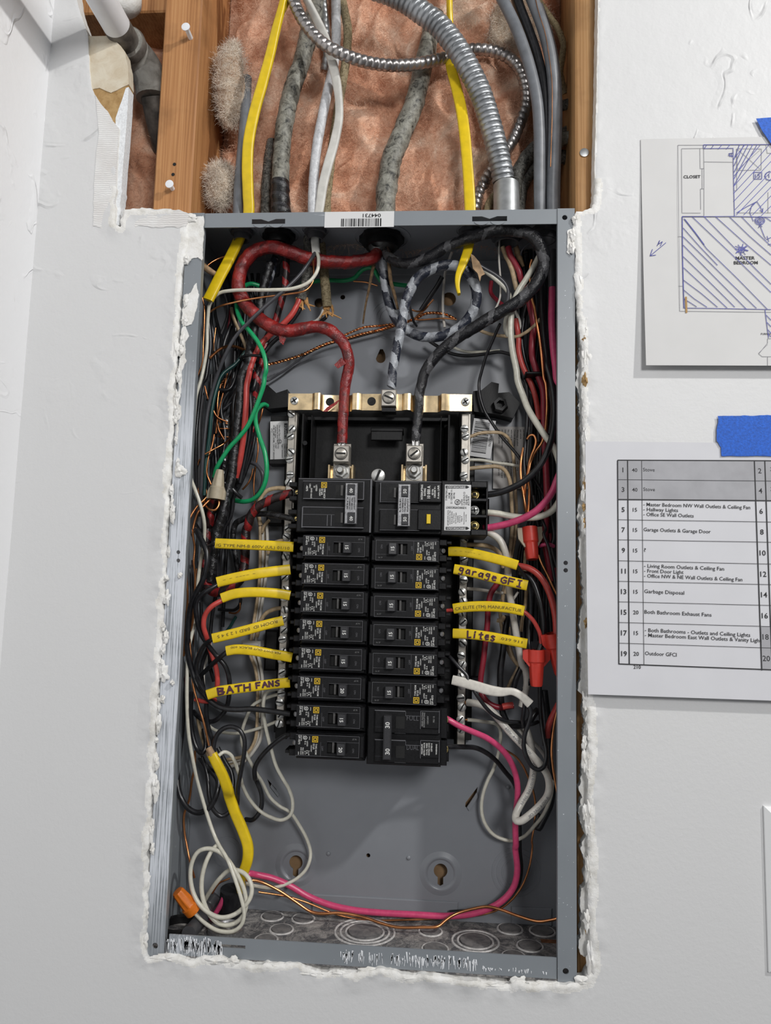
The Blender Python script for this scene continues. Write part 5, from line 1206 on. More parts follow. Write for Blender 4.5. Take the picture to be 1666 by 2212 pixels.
wire('tan braided cable stub at the foot of the conduit fitting', 'braidtan', 4.0, 'L 742,1175,66 718,1210,62 700,1290,58', 'braided_cable', 'cable', GC, lumps(.12, 300, 20), 12)
# flat cables
yc = flatcable('yellow flat cable on the left, its cut jacket ending inside the panel', 'w_yellow', (5, 6.5, 8, 9.5, 10.5, 11, 11, 11, 11, 11), 5.2,
          'K 604,-50,14 582,40,15 545,180,16 510,330,18 465,500,20 415,680,22 382,850,24 374,1000,26 378,1150,28 380,1290,31 A 530,225,33 480,340,31 420,460,28 350,590,25 300,690,23 258,772,22', 'yellow_jacket_cable', 'cable', 'yellow jacketed cables and sleeves', twist=[(0, 65), (.12, 50), (.3, 15), (.45, 0), (.62, 0), (.7, 8), (1, 8)])
wire('short curl of yellow jacket twisting behind the left yellow cable at the top', 'w_yellow', 2.6, 'K 640,-50,20 615,10,20 590,60,19 560,110,18', 'yellow_jacket_cable', 'cable', 'yellow jacketed cables and sleeves')
wire('brown kraft paper strip beside the top of the left yellow cable', 'kraft', 1.6, 'K 570,-40,17 580,60,17 565,180,17 545,260,18', 'kraft_strip', 'paper strip')
flatcable('yellow flat cable on the right, running behind the conduit with a torn end', 'w_yellow', (9, 9, 8.5, 5, 7, 9.5, 10.5, 11, 11, 10.5, 11, 10.5, 8, 3), 5.0,
          'L 475,-50,40 476,60,42 478,160,46 474,260,50 478,370,48 510,500,42 545,650,38 566,800,36 580,950,35 592,1110,34 600,1280,34 B 785,215,35 770,330,33 735,430,30 700,520,28 695,590,27 706,652,26', 'yellow_jacket_cable', 'cable', 'yellow jacketed cables and sleeves', twist=[(0, 0), (.2, 10), (.28, 62), (.36, 40), (.48, 0), (1, 0)])
flatcable('white flat cable twisting down between the silver and tarred cables', 'sheath_white', (7, 6, 7.5, 8.5, 9, 9.5, 8, 9, 9.5, 9.5, 8.5, 8), 5.0,
          'K 705,-60,22 735,10,22 785,110,23 840,230,26 885,380,28 918,550,30 924,700,31 897,850,32 855,1000,33 826,1120,34 804,1270,35 A 1112,215,36 1114,300,35 1122,400,34', 'white_flat_cable', 'cable', GC, twist=[(0, 30), (.25, 55), (.4, 5), (.55, 30), (.7, 0), (1, 0)])
wire('orange brown frayed kraft stub poking past the left rail near the top', 'kraftwrap', (2.8, 3.2, 2.2), 'A 205,480,30 260,530,28 345,580,27', 'kraft_stub', 'paper strip')
wire('yellow paper tail hanging behind the left yellow cable end', 'braidtan', (1.2, 1.8, 1.0), 'V 760,0,33 730,110,33 650,230,34', 'kraft_stub', 'paper strip')
mb = MB(); P = [at(x, y, .030) for x, y in ((1017, 548), (1024, 552), (1036, 566), (1048, 592), (1040, 596), (1037, 608), (1032, 590), (1022, 580))]; mb.prism([[(p[0], p[2]) for p in P]], .030, .0312)
tag(mb.build('kraft_flap', MT['kraftwrap'], None, 20), 'torn tan kraft paper flap beside the right yellow cable end', 'paper strip')
# braided old cables entering the box
for lab, mat, s, fr_ in (('grey braided cable hanging under the white flat cable with frayed end', 'braid', 'A 1062,190,46 1060,300,46 1060,420,47 1052,540,48 1038,650,49 1005,770,50', (1005, 775)),
                    ('tan and black braided cable to its right with a splayed frayed end', 'braidtan', 'A 1150,250,58 1162,360,60 1178,500,62 1194,640,64 1212,830,66', (1212, 835))):
    c = wire(lab, mat, 4.9, s, 'braided_cable', 'cable', 'braided cables inside the panel', lumps(.10, 350, len(lab)), 14)
    for k in range(7):
        d = 50 if mat == 'braid' else 66; u = fr_[0] + rng.normal() * 22; v = fr_[1]
        wire('', 'fray', (1.6, 1.3, .5), f'A {u},{v - 20},{d} {u + rng.normal() * 16},{v + 22},{d - 2} {u + 14 + rng.normal() * 40},{v + 45 + rng.random() * 40},{d - 4 + rng.normal() * 2}', 'frayed_paper', parent=c, sides=6)
wire('brown twine hanging from the centre connector', 'twine', (1.9, 1.5, 1.1, .9), 'B 105,400,60 85,470,62 60,600,66 30,750,72 14,865,78', 'twine', 'string')
wire('brown paper filler strip beside the white spiral feeder', 'twine', (2.0, 1.9, 1.7, 1.2), 'B 200,390,56 205,470,56 215,560,57 240,650,57 265,760,58', 'paper_filler', 'paper strip')
# ---------------------------------------------------------------- left gutter, upper half
ORD = ['first', 'second', 'third', 'fourth', 'fifth', 'sixth', 'seventh', 'eighth', 'ninth', 'tenth', 'eleventh', 'twelfth', 'thirteenth']
GW = 'wires in the left gutter'; GR = 'wires in the right gutter'
def lw(label, mat, r, s, g=GW, **k): return wire(label, mat, r, s, group=g, **k)
lw('dark grey wire slanting from the white flat cable down across the red feeder', 'w_grey', 1.75, 'A 1112,395,33 1095,425,30 1000,560,27 880,680,25 750,790,24 600,930,23 480,1060,24 400,1200,26 340,1370,30 C 500,50,32 450,200,34 380,500,36 335,900,38 312,1200,40 300,1500,44 290,1750,52')
CRW = lw('long cream wire from the white flat cable, down the left rail to the orange nut', 'w_cream', 1.75, 'A 1130,395,33 1142,440,30 1130,540,27 1060,630,25 940,678,24 760,690,23 560,690,23 430,697,24 350,715,26 290,770,28 265,830,30 258,900,32 252,1000,34 248,1150,36 225,1300,38 185,1440,38 C 300,120,38 245,300,38 226,500,38 205,800,38 188,1100,37 175,1270,34 230,1430,30 290,1600,30 335,1780,32 345,1940,34 E 345,130,36 335,300,40 300,500,44 265,750,46 240,950,46 230,1200,44 G 330,120,42 316,350,40 314,700,40 330,1000,42 370,1250,44 420,1500,46 I 520,0,48 560,150,50 620,350,50 680,520,48 722,608,44 800,740,36 862,900,32 920,1080,30 948,1220,30 925,1320,30 850,1380,30 720,1378,31 600,1312,34 480,1195,38')
lw('cream wire wound into an open coil in the bottom left corner', 'w_cream', 2.0, 'I 705,604,46 660,650,44 600,770,40 565,930,38 575,1080,37 630,1220,36 720,1312,36 820,1325,36 920,1265,37 965,1160,38 950,1020,39 885,870,40 790,725,41 710,660,42 620,637,42 535,665,41 480,755,40 463,880,38 488,1030,36 550,1145,34 640,1222,33 740,1258,33 850,1235,34 950,1160,36 1010,1060,38 1012,960,40 965,875,42 885,832,44 805,838,46 720,915,48 640,1025,52 590,1110,56')
copper('bare copper wire running beside the cream wire under the red feeder', .95, 'A 1098,430,34 1096,620,30 1040,692,28 900,722,27 700,747,27 500,782,28 340,825,32 280,862,36 V 620,760,42')
lw('red wire dropping from the grey braided cable through the zip tie', 'w_red', 2.9, 'A 985,770,48 970,810,47 925,890,47 850,970,48 760,1042,50 690,1112,50 640,1195,48 600,1300,46 578,1400,44 571,1481,43 C 850,180,43 842,400,44 828,600,46 800,880,50 765,1100,54 720,1280,60')
lw('black wire beside the red one under the red feeder', 'w_black', 2.2, 'A 1015,790,50 990,850,50 930,940,52 840,1050,54 760,1125,56 690,1220,56 650,1330,54 620,1481,52 C 900,250,54 900,500,56 880,800,58 830,1050,60 770,1350,62')
lw('black wire leaving the frayed tan cable', 'w_black', 1.7, 'A 1215,850,64 1200,910,66 1150,940,70 1080,960,74 940,1010,78 820,1080,82')
lw('white wire leaving the frayed tan cable', 'w_white', 1.7, 'A 1180,850,66 1160,900,66 1120,940,68 1040,960,72')
lw('green wire arcing behind the red loop and down to the tan nut', 'w_green', 2.2, 'A 680,660,62 600,640,58 540,668,52 492,750,46 492,860,40 530,950,36 600,1032,32 660,1112,30 708,1220,28 722,1340,28 706,1460,29 C 1068,60,30 1055,170,31 1000,340,33 930,520,35 860,670,37 760,800,39 640,930,41 540,1080,42 485,1180,44 460,1280,48')
lw('green wire hanging as a long teardrop beside the rating sticker', 'w_green', 2.3, 'C 1095,425,80 1060,408,74 1005,435,66 958,510,58 958,620,54 1005,800,52 1065,980,50 1090,1150,50 1075,1330,52 1010,1470,56 920,1550,60 820,1575,64 710,1562,72')
lw('green wire lying along the back at the top behind the red feeder', 'w_green', 2.2, 'A 1000,640,84 1120,620,84 1215,612,84 1350,615,83 1430,592,82 1470,550,80 1500,525,78 1570,515,76 B 150,560,78 250,580,80 330,590,84')
lw('black braided cable running down the left bundle with silver glints', 'tape_plain', 4.6, 'A 760,470,50 735,560,52 705,660,54 680,790,56 660,900,56 625,1010,54 598,1150,50 575,1300,48 550,1440,48 C 800,60,48 775,350,48 735,700,50 700,1000,52 665,1300,54 610,1500,54 565,1720,54 535,1950,55 E 500,150,56 470,330,57 440,560,58 420,760,60', rf=wrap(.006, .12, 31, .12), sides=14, name='braided_feeder')
lw('dark grey glossy cable leaving the black connector', 'tape_whiteblack', 3.6, 'A 790,440,56 770,540,56 730,660,58 690,800,60 650,960,62 600,1120,64 540,1330,66 500,1481,68', rf=lumps(.05, 150, 3), sides=12, name='taped_cable', cat='cable')
lw('red and black taped cable inside the red loop', 'tape_redblack', 3.6, 'A 885,440,52 882,540,54 872,660,56 838,800,58 800,930,60 740,1050,60 710,1150,58 680,1290,56 640,1400,54 C 975,120,54 950,300,58 925,600,62 890,900,64', rf=wrap(.017, .1, 12, .1), sides=12, name='taped_cable', cat='cable')
lw('black cable stub under the black connector at the top', 'tape_plain', 5.6, 'A 835,215,46 838,300,50 830,380,56 800,470,66 790,560,80', rf=lumps(.08, 150, 14), sides=14, name='taped_cable', cat='cable')
for k, (mat, s, lab) in enumerate([('w_black', 'V 610,560,40 640,800,42 680,1100,42 690,1400,42 650,1700,42 590,2036,42 C 320,150,42 270,500,44 245,800,44 240,1100,46 245,1500,50', 'grey black wire next to the cream wire along the left rail'),
                       ('w_black', 'A 520,900,70 545,1000,72 560,1150,74 500,1300,72 430,1481,68 C 480,250,66 440,600,66 400,1000,66 390,1500,66', 'black wire deep behind the left bundle'),
                       ('w_dgreen', 'A 560,1180,60 480,1280,58 400,1400,56 C 560,50,54 480,250,52 430,500,52 400,800,54 360,1100,56 340,1500,58', 'dark green wire beside the slanting grey wire'),
                       ('w_black', 'A 640,1200,60 560,1320,60 C 700,350,58 690,700,60 640,1100,60 560,1400,62 500,1800,64 E 420,200,66 400,500,66', 'black wire under the silver glinting braided cable'),
                       ('w_black', 'C 1000,150,66 985,400,64 960,700,62 920,950,62 860,1150,64 780,1350,66 700,1500,68 660,1750,70 E 570,150,72 540,400,74 510,800,78', 'black wire to the right of the red wire in the bundle'),
                       ('w_black', 'C 940,0,60 930,300,60 915,600,60 890,900,62 840,1150,64 740,1400,66', 'black wire hugging the red wire'),
                       ('sheath_dark', 'C 290,300,62 280,600,64 280,1000,66 270,1500,66 260,1900,66', 'flat dark cable edge behind the left rail'),
                       ('w_black', 'C 580,1350,52 640,1380,54 720,1470,56 790,1530,60', 'short black taped splice beside the tan nut'),
                       ('w_grey', 'C 880,1100,72 960,1130,70 1020,1200,68 1045,1300,68 1020,1420,70 960,1500,76', 'small dark wire loop inside the green teardrop'),
                       ('w_black', 'C 430,50,70 420,300,72 440,600,74 430,900,74 380,1300,74 370,1700,74', 'black wire deepest along the left side wall'),
                       ]):
    lw(lab, mat, 1.9 if k != 6 else 4.5, s)
wire('grey thin wire crossing the back plate behind the red feeder', 'w_grey', 1.1, 'B 235,885,88 100,925,88 A 1400,1080,88 1250,1115,88 1080,1185,88 900,1312,88 740,1415,88 C 1080,130,86 900,245,84 720,350,80 460,555,76', group=GW)
twisted('twisted bare copper pair running across the back plate', 'B 680,830,86 600,795,86 470,790,86 390,828,86 235,880,86 100,918,86 A 1500,1040,86 1370,1076,86 1200,1122,86 1000,1212,86 800,1272,84 700,1295,82 C 700,70,80 600,110,78 545,180,76 512,280,74', .85)
twisted('thinner twisted copper pair just above the longer one', 'B 230,868,87 120,880,87 0,900,87 A 1500,990,87 1350,1050,87', .7)
copper('bare copper wire end curling out behind the white spiral loop', .9, 'B 690,835,80 600,825,82 390,830,84 450,770,80 522,688,74')
copper('copper ground wire poking left from behind the white spiral feeder', .9, 'B 355,760,60 400,775,64 450,770,70 480,740,74')
copper('copper wire low across the back near the centre connector', .9, 'A 1420,620,86 1520,628,86 1620,655,86 B 120,590,86')
copper('copper wire rising beside the left rail above the cream wire', .9, 'V 480,240,34 530,400,36 570,600,38 570,900,40 550,1300,42 530,1700,44 C 250,100,46')
copper('copper arc leaving the left rail near the yellow cable end', 1.1, 'A 200,560,40 260,490,40 330,445,42 400,420,46')
copper('thick copper end curving out of the bundle below the yellow cable', 1.5, 'V 690,1600,38 760,1530,42 900,1420,50 1050,1370,58 1200,1380,64 1380,1450,70', 'copper')
copper('short copper sliver upright in the dark of the left gutter', .8, 'V 800,1000,60 780,1150,60 762,1300,60 760,1460,62')
lw('old tan wire curving behind the green wire', 'w_tan', 1.7, 'V 1110,600,66 1130,720,66 1190,900,66 1280,1100,66 1340,1240,68 1440,1500,70')
lw('red copper coloured wire in the dark behind the yellow cable end', 'w_dred', 1.3, 'V 1090,650,74 1070,900,74 1030,1100,74 960,1350,74 900,1600,74')
for k, s in enumerate(['C 345,190,60 380,320,60 430,440,62 500,560,64 620,620,68', 'C 540,170,66 510,300,66 500,450,66 520,610,70 620,640,74', 'C 500,640,62 520,720,62 580,830,64', 'C 460,770,60 435,900,58 390,1050,56 372,1230,56 420,1370,56',
                       'C 340,1012,46 440,955,48 560,890,54 655,818,62', 'C 620,40,72 560,300,70 510,520,68 480,760,64', 'C 480,700,66 560,700,70 640,700,74', 'C 510,795,66 560,797,70 640,802,74', 'C 260,1140,56 280,1080,56 300,1060,56', 'C 245,1340,52 265,1440,50 290,1500,50 320,1560,50',
                       'C 340,1200,60 350,1350,60 370,1480,58 400,1560,54', 'C 925,1180,74 910,1260,74 870,1350,74 800,1430,76', 'C 975,810,80 985,950,80 950,1200,80 935,1400,80 950,1600,82', 'C 1045,430,76 1030,520,76 1005,600,78 990,640,82']):
    copper(['copper wire leaning in the tangle beside the ground bar', 'copper wire looping into the top screw of the ground bar', 'short copper kink left of the ground bar', 'copper wire bending down towards the tan nut', 'straight copper wire pointing up to the ground bar screws',
            'long faint copper wire beside the ground bar', 'copper wire into the second screw of the ground bar', 'copper wire into the third screw of the ground bar', 'tiny copper end beside the left rail', 'shiny copper wire crossing under the cream wire near the tan nut', 'copper wire deep left of the tan nut',
            'copper wire bowing out of the bundle right of the tan nut', 'copper wire standing upright left of the green teardrop', 'copper end under the top of the green teardrop'][k], .95, s, 'copper' if k in (1, 4, 9) else 'dcopper')
copper('upper copper wire leaving the tan nut towards the rail', 1.1, 'C 380,1510,38 330,1560,36 250,1640,34 170,1770,32 138,1900,32 E 140,100,32 150,230,32 130,450,34 122,650,34 142,900,36 135,1100,38 115,1400,40 95,1650,44')
copper('lower copper wire leaving the tan nut towards the rail', 1.1, 'C 415,1545,38 340,1620,36 270,1700,34 220,1830,34 205,1990,34 E 205,180,34 225,350,36 215,520,36 232,700,38 222,950,40 200,1250,42 172,1500,44 165,1660,46')
copper('copper wire hanging as a small loop under the tan nut', 1.1, 'C 518,1540,38 515,1620,37 470,1675,36 410,1668,36 365,1630,38 345,1570,42')
for k in range(13):  # added filler wires that deepen the shade behind the left bundle
    u = 60 + 62 * k; d = 72 + 18 * rng.random(); m_ = 'w_black' if k % 4 else 'sheath_dark'
    q = [f'{u * .55 + 200 + rng.normal() * 30:.0f},{v},{d + rng.normal() * 2:.0f}' for v in (560, 850, 1150, 1450)]
    q2 = [f'{u * .75 + 250 - v * .10 + rng.normal() * 25:.0f},{v},{d + rng.normal() * 2:.0f}' for v in (420, 800, 1200, 1600, 1950)]
    lw(f'filler wire added to darken the back of the left gutter, {ORD[k]} from the rail', m_, 1.6 + .9 * rng.random(), 'A ' + ' '.join(q) + ' C ' + ' '.join(q2), 'filler wires added to darken the left gutter')
# ---------------------------------------------------------------- 40 amp feed and left lower gutter
RB = lw('red and black striped cable from the upper 40 amp terminal, bending into a deep U', 'tape_redblack', (4.2, 4.4, 4.6, 4.6, 4.4, 4.2), 'C 1400,1475,40 1330,1485,40 1200,1525,42 1080,1580,46 970,1650,50 900,1750,54 865,1880,58 E 850,120,60 838,300,62 830,450,64 815,620,64 770,740,62 690,810,60 600,850,58 510,890,58 430,870,60 370,790,62 345,650,64 350,450,66 375,250,66 395,80,66 C 400,1850,64 430,1690,62 460,1560,62', rf=wrap(.017, .10, 41, .08), sides=14, name='taped_cable', cat='cable')
lw('black sheathed wire from the lower 40 amp terminal', 'tape_plain', 3.0, 'C 1430,1785,42 1330,1765,44 1200,1738,48 1050,1720,56 920,1735,62 800,1790,66 730,1880,68 E 720,60,70 690,170,72 690,300,74 718,450,76 745,600,78 780,760,80', rf=lumps(.05, 200, 4), name='taped_cable', cat='cable')
lw('red wire bowing out of the third left sleeve', 'w_red', 2.4, 'E 600,955,29 560,978,27 430,1055,24 350,1160,26 332,1290,28 365,1410,32 430,1540,36 G 540,60,40 590,200,42 628,340,44 636,480,46 620,560,48')
lw('black wire from the second left sleeve bending down', 'w_black', 2.2, 'E 545,765,27 505,790,25 380,865,22 285,935,24 242,1020,26 248,1180,28 295,1370,32 375,1500,36 480,1640,38 G 620,170,40 720,290,42 760,420,44 762,560,46 742,700,48 690,800,50 600,870,52 520,870,56 440,830,60 380,768,66')
lw('black wire slanting along the left rail past the first sleeve', 'w_black', 2.6, 'C 230,1850,40 300,1990,36 E 240,130,32 330,300,26 374,430,24 368,590,24 318,750,26 240,900,28 180,1050,30 150,1250,32 140,1450,34 G 315,60,36 330,190,38 370,350,40 430,510,40 510,610,38 590,680,38 690,730,38 830,748,38 1000,742,38 1200,765,38 1410,795,38')
lw('black wire from the ROOM sleeve to the lower bundle', 'w_black', 2.1, 'E 480,1432,29 440,1448,28 350,1535,28 G 500,65,32 430,200,36 412,340,40 455,480,42 512,600,44 520,800,46 545,960,48 585,1080,50 600,1200,52')
lw('black wire from the fifth left sleeve', 'w_black', 2.2, 'G 780,128,31 742,138,30 680,182,32 600,250,38 530,320,46 455,390,56')
lw('black wire from the first left sleeve', 'w_black', 1.5, 'E 520,300,32 482,302,31 420,320,32 365,355,38 330,420,48')
lw('black wire from the sleeve marked in purple', 'w_black', 2.0, 'G 580,582,31 535,592,30 505,565,33 450,480,36 390,360,42 350,220,50')
lw('dark red wire along the left side wall', 'w_dred', 2.6, 'G 262,-60,60 268,150,60 272,380,60 292,540,60 330,650,62')
lw('short red wire end showing under the purple marked sleeve', 'w_red', 2.0, 'G 400,640,44 480,662,42 560,660,40 620,645,44')
lw('tall black wire down the far left of the lower gutter', 'w_black', 2.6, 'E 100,1300,56 G 250,200,56 270,600,58 268,900,60 240,1150,62 215,1400,60 230,1550,58 I 350,60,56 385,190,54 450,280,52 540,315,52 640,262,52 705,130,54 715,20,56 G 640,1500,58 590,1420,60 520,1350,62 450,1250,62')
lw('black wire looping wide under the yellow cable', 'w_black', 2.2, 'G 360,560,54 355,800,56 375,1020,56 430,1180,54 475,1210,52 510,1150,54 490,950,58')
lw('black wire dropping in a narrow loop behind the lower yellow cable', 'w_black', 2.0, 'G 470,1250,60 520,1400,60 545,1550,58 I 625,60,56 632,160,54 672,290,54 740,345,56 810,312,58 850,240,60 845,100,62 G 800,1500,64 780,1400,66 720,1300,66 640,1150,66')
lw('black wire making a tall arch right of the lower yellow cable', 'w_black', 2.1, 'G 600,1250,42 598,1130,42 630,1020,42 700,950,42 790,930,42 870,965,42 920,1060,42 922,1180,42 895,1350,44 860,1580,46 I 895,80,50 890,180,56 885,240,62')
lw('black wire from the bottom left breaker sweeping down in a hook', 'w_black', 2.2, 'G 1420,1000,40 1330,1040,42 1200,1140,48 1085,1265,54 1032,1370,58 1035,1480,62 1080,1640,66 I 1055,20,68 1105,150,70 1095,290,70 1030,375,70 960,375,74')
lw('cream wire looping past the left key hole to the yellow cable', 'w_cream', 1.6, 'G 1330,575,64 1230,600,66 1110,645,68 1010,705,68 945,830,68 900,970,70 893,1090,70 945,1225,70 1045,1415,72 1140,1590,74 I 1110,40,76 1180,175,78 1270,258,80 1360,310,80 1440,420,82 1515,560,82 1545,680,82 1515,805,82 1430,900,82 1320,960,80 1200,990,78 1040,972,76 960,950,72')
lw('cream wire hanging in a long narrow loop left of the breakers', 'w_cream', 1.7, 'G 1310,525,62 1210,542,58 1150,580,56 1124,680,54 1126,800,54 1150,950,56 1200,1150,58 1260,1350,60 1340,1500,62 1395,1640,64 I 1350,100,66 1385,220,68 1368,330,68 1290,380,68 1180,352,68 1080,290,68 985,175,66 930,60,62 G 890,1500,58 850,1390,54 820,1300,50 770,1222,46 705,1198,42 650,1235,40')
lw('cream wire arcing low from the lowest neutral screw', 'w_cream', 1.5, 'G 1320,868,64 1260,878,64 1150,920,66 1000,968,68 850,1000,70 700,990,72 600,960,74 540,915,76')
for k, (dx, d, mat) in enumerate(((0, 74, 'w_tan'), (28, 78, 'w_white'), (52, 82, 'w_tan'), (80, 76, 'w_white'))):
    lw(['leftmost tan neutral wire of the bundle gathered by a clear tie', 'second pale neutral wire of the tied bundle', 'third tan neutral wire of the tied bundle', 'rightmost pale neutral wire of the tied bundle'][k], mat, 1.6,
       f'E {1010 + dx},60,{d} {1012 + dx * 1.1},300,{d} {1010 + dx},560,{d} {1000 + dx * .9},760,{d} {980 + dx * .8},950,{d} {950 + dx * .8},1150,{d} {918 + dx * .8},1350,{d} {900 + dx * .8},1500,{d} G {985 + dx},170,{d} {1030 + dx * .8},290,{d} {1058 + dx * .7},450,{d} {1060 + dx * .7},700,{d} {1055 + dx * .7},900,{d} {1040 + dx * .7},1050,{d} {985 + dx * .6},1170,{d} {900 + dx * .4},{1245 + dx * .5},{d} {780},{1270 + dx * 1.0},{d} {660},{1290 + dx * 1.1},{d} 560,{1260 + dx},{d + 4}', 'tied neutral bundle')
lw('speckled tan wire from the neutral bar above the double 40', 'w_tan', 2.2, 'C 1345,1420,66 1260,1412,66 1160,1420,66 1070,1462,67 1005,1550,68 985,1700,70 1005,1860,72 E 1015,80,72', 'tied neutral bundle')
lw('tan wire joining the tied bundle from behind the black 40 amp wire', 'w_tan', 1.6, 'E 1120,20,70 1060,90,72 1032,170,74', 'tied neutral bundle')
lw('tan wire bending from the bar into the tied bundle above the ROOM sleeve', 'w_tan', 2.0, 'E 1300,1070,64 1180,1088,66 1085,1135,68 1032,1205,70 1000,1300,72 970,1420,74', 'tied neutral bundle')
lw('tan wire end entering the bar beside the first left sleeve', 'w_tan', 1.8, 'E 1370,255,64 1300,262,64 1220,275,66 1140,320,68 1105,420,72', 'tied neutral bundle')
mb = MB(); mb.pbox(*(380 + 780 / 5.553, 1120 + 1470 / 5.553), *(380 + 1010 / 5.553, 1120 + 1545 / 5.553), .068, .088, .002); tag(mb.build('cable_tie', MT['sheath_white'], None, 40), 'clear plastic tie gathering the pale neutral wires', 'cable tie')
lw('clear wrinkled plastic film lying behind the arched black wire', 'sheath_grey', (3, 5, 4, 2), 'G 540,620,74 700,740,76 900,800,78 1150,880,78')
lw('dark green wire end under the tied bundle', 'w_dgreen', 1.5, 'E 720,1180,82 690,1230,84 650,1300,86 600,1360,88')
lw('dark curled wire behind the third left sleeve', 'w_black', 1.6, 'E 780,960,72 765,1040,74 710,1095,76 620,1100,78 510,1090,80')
copper('copper wire tip curled behind the third left sleeve', .9, 'E 770,1010,70 768,1090,70 720,1135,72 640,1130,76', 'dcopper')
copper('copper wire slanting into the kraft end of the lower yellow cable', 1.1, 'G 340,0,40 355,180,40 382,500,40 430,680,40 490,880,40 548,1130,42')
copper('copper wire down the left wall to the coil', 1.1, 'G 400,1180,66 392,1380,66 352,1600,66 I 480,10,66 452,200,66 408,330,66 410,480,66 438,640,64 462,760,62 500,900,64')
copper('copper end beside the coil in the bottom corner', .9, 'I 820,905,60 770,925,60 720,950,62 660,1040,62')
for k, (s, lab) in enumerate([('E 60,900,62 90,1200,62 80,1500,62 G 280,560,62', 'copper wire hidden behind the left rail'), ('E 250,600,66 235,900,66 215,1300,66 200,1600,66', 'copper wire between the black wires at mid height')]): copper(lab, 1.0, s, 'dcopper')
for k, (mat, s, lab) in enumerate([('w_black', 'E 470,300,64 500,600,68 480,900,70 430,1200,72 400,1500,72 G 470,300,74 500,600,76', 'black wire behind the second left sleeve'), ('w_black', 'E 180,500,60 190,900,60 180,1300,60 190,1660,60 G 330,400,60', 'black wire in the lower left tangle'), ('w_black', 'E 300,1000,56 320,1300,58 400,1600,58 G 560,300,60 600,450,62', 'black wire behind the red bow'),
                                   ('w_black', 'E 620,100,80 600,500,82 580,900,84 560,1300,86', 'thin black wire standing on the back plate left of the bundle'), ('w_white', 'E 520,500,80 505,900,82 420,1200,84 400,1600,86 G 490,300,86 485,500,86', 'pale wire standing deep behind the left sleeves'), ('w_tan', 'G 420,800,70 450,950,70 490,1100,70 540,1250,72', 'tan wire low in the left tangle')]):
    lw(lab, mat, 1.9, s)
# lower yellow cable
ly = flatcable('yellow cable curving from the left bundle to the bottom corner', 'w_yellow', (9, 9.6, 10, 10, 10, 10, 9.5, 8.5), 6.2, 'G 580,1220,40 625,1310,40 690,1440,42 745,1590,46 I 815,165,52 870,320,55 938,480,56 982,620,56 978,740,56 942,850,58 912,930,62 925,1020,68', 'yellow_jacket_cable', 'cable', 'yellow jacketed cables and sleeves')
wire('', 'kraftwrap', (3.2, 3.4), 'G 540,1150,40 560,1190,40 585,1235,40', 'kraft_end', parent=ly)
# things in the bottom left corner
wire('wide black flexible pipe end standing in the bottom left corner', 'w_black', 11, 'T 1290,260,72 1280,420,74 1275,560,76 1270,720,76', 'black_sheath', 'cable', None, None, 20)
wire('black round cable entering through the bottom left connector', 'sheath_dark', 6.5, 'T 1060,330,70 960,480,66 860,680,50 760,800,34 690,880,22', 'grey_cable', 'cable', None, None, 16)
lw('pink wire end inside the bottom left coil', 'w_pink', 2.4, 'T 1200,320,66 1130,480,66 1070,580,66 1000,680,68')
p = atZ(388, 2010, BZ); mb = MB(); n = 28; v = []; f = []
for rr, z in ((.0185, 0), (.0185, .006), (.0165, .0075), (.0145, .006), (.0145, 0)):
    for i in range(n): v.append((p[0] + rr * math.cos(2 * math.pi * i / n), p[1] + rr * math.sin(2 * math.pi * i / n), BZ + z))
for a_ in range(4):
    for i in range(n): f.append((a_ * n + i, a_ * n + (i + 1) % n, (a_ + 1) * n + (i + 1) % n, (a_ + 1) * n + i))
mb.add(v, f); mb.build('bottom_connector', MT['blk2'], panel, 40)
p = atZ(488, 2015, BZ); mb = MB(); v = []; f = []
for rr, z in ((.0165, 0), (.0165, .005), (.0140, .006), (.0125, .004), (.0125, 0)):
    for i in range(n): v.append((p[0] + rr * math.cos(2 * math.pi * i / n), p[1] + rr * math.sin(2 * math.pi * i / n), BZ + z))
for a_ in range(4):
    for i in range(n): f.append((a_ * n + i, a_ * n + (i + 1) % n, (a_ + 1) * n + (i + 1) % n, (a_ + 1) * n + i))
mb.add(v, f); mb.build('bottom_connector', MT['tie'], panel, 40)

# ---------------------------------------------------------------- yellow sleeves
GY = 'yellow jacketed cables and sleeves'
def sleeve(label, s, w=9.2, t=5.4, txt=()):
    o = flatcable(label, 'w_yellow', w, t, s, 'yellow_sleeve', 'cable sleeve', GY)
    for (tx, h, s0, mat, flip, wd, tz, bold) in txt: sleeve_text(o, tx, h, s0, mat, flip, wd, tz, t / 2000., bold, 'handwriting' if mat == 'marker' else 'cable_print')
    return o
sleeve('top left yellow sleeve printed with cable type', 'E 478,298,30 700,308,31 950,318,32 1200,330,34 1412,342,36', 9.6, 5.4, [('/G TYPE NM-B 600V (UL) 01/10', .0026, .001, 'stencil', False, .069, -.0016, 0)])
sleeve('second yellow sleeve on the left, rising to the right', 'E 497,765,24 700,715,26 950,665,29 1200,632,33 1372,612,36', 9.8, 5.4, [('- - ---- - ', .0016, .006, 'stencil', False, .03, .0005, 0)])
sleeve('third yellow sleeve on the left, arched with a red wire', 'E 555,955,26 700,905,26 880,885,28 1100,890,31 1260,905,34 1370,925,36', 9.2, 5.6)
sleeve('fourth yellow sleeve on the left with upside down ROOM ID print', 'E 442,1440,26 650,1390,28 900,1325,31 1100,1270,34 1288,1225,37', 9.2, 5.4, [('ROOM ID  BRD 1 2 3 4 5', .0026, .061, 'stencil', True, .056, .0004, 0)])
sleeve('fifth yellow sleeve on the left, dirty and sagging', 'G 735,128,28 830,112,28 1000,122,30 1200,158,34 1330,180,36 1428,198,37', 9.2, 5.6, [('PER DWT OUT BLACK 600', .0018, .050, 'stencil', True, .045, .0022, 0)])
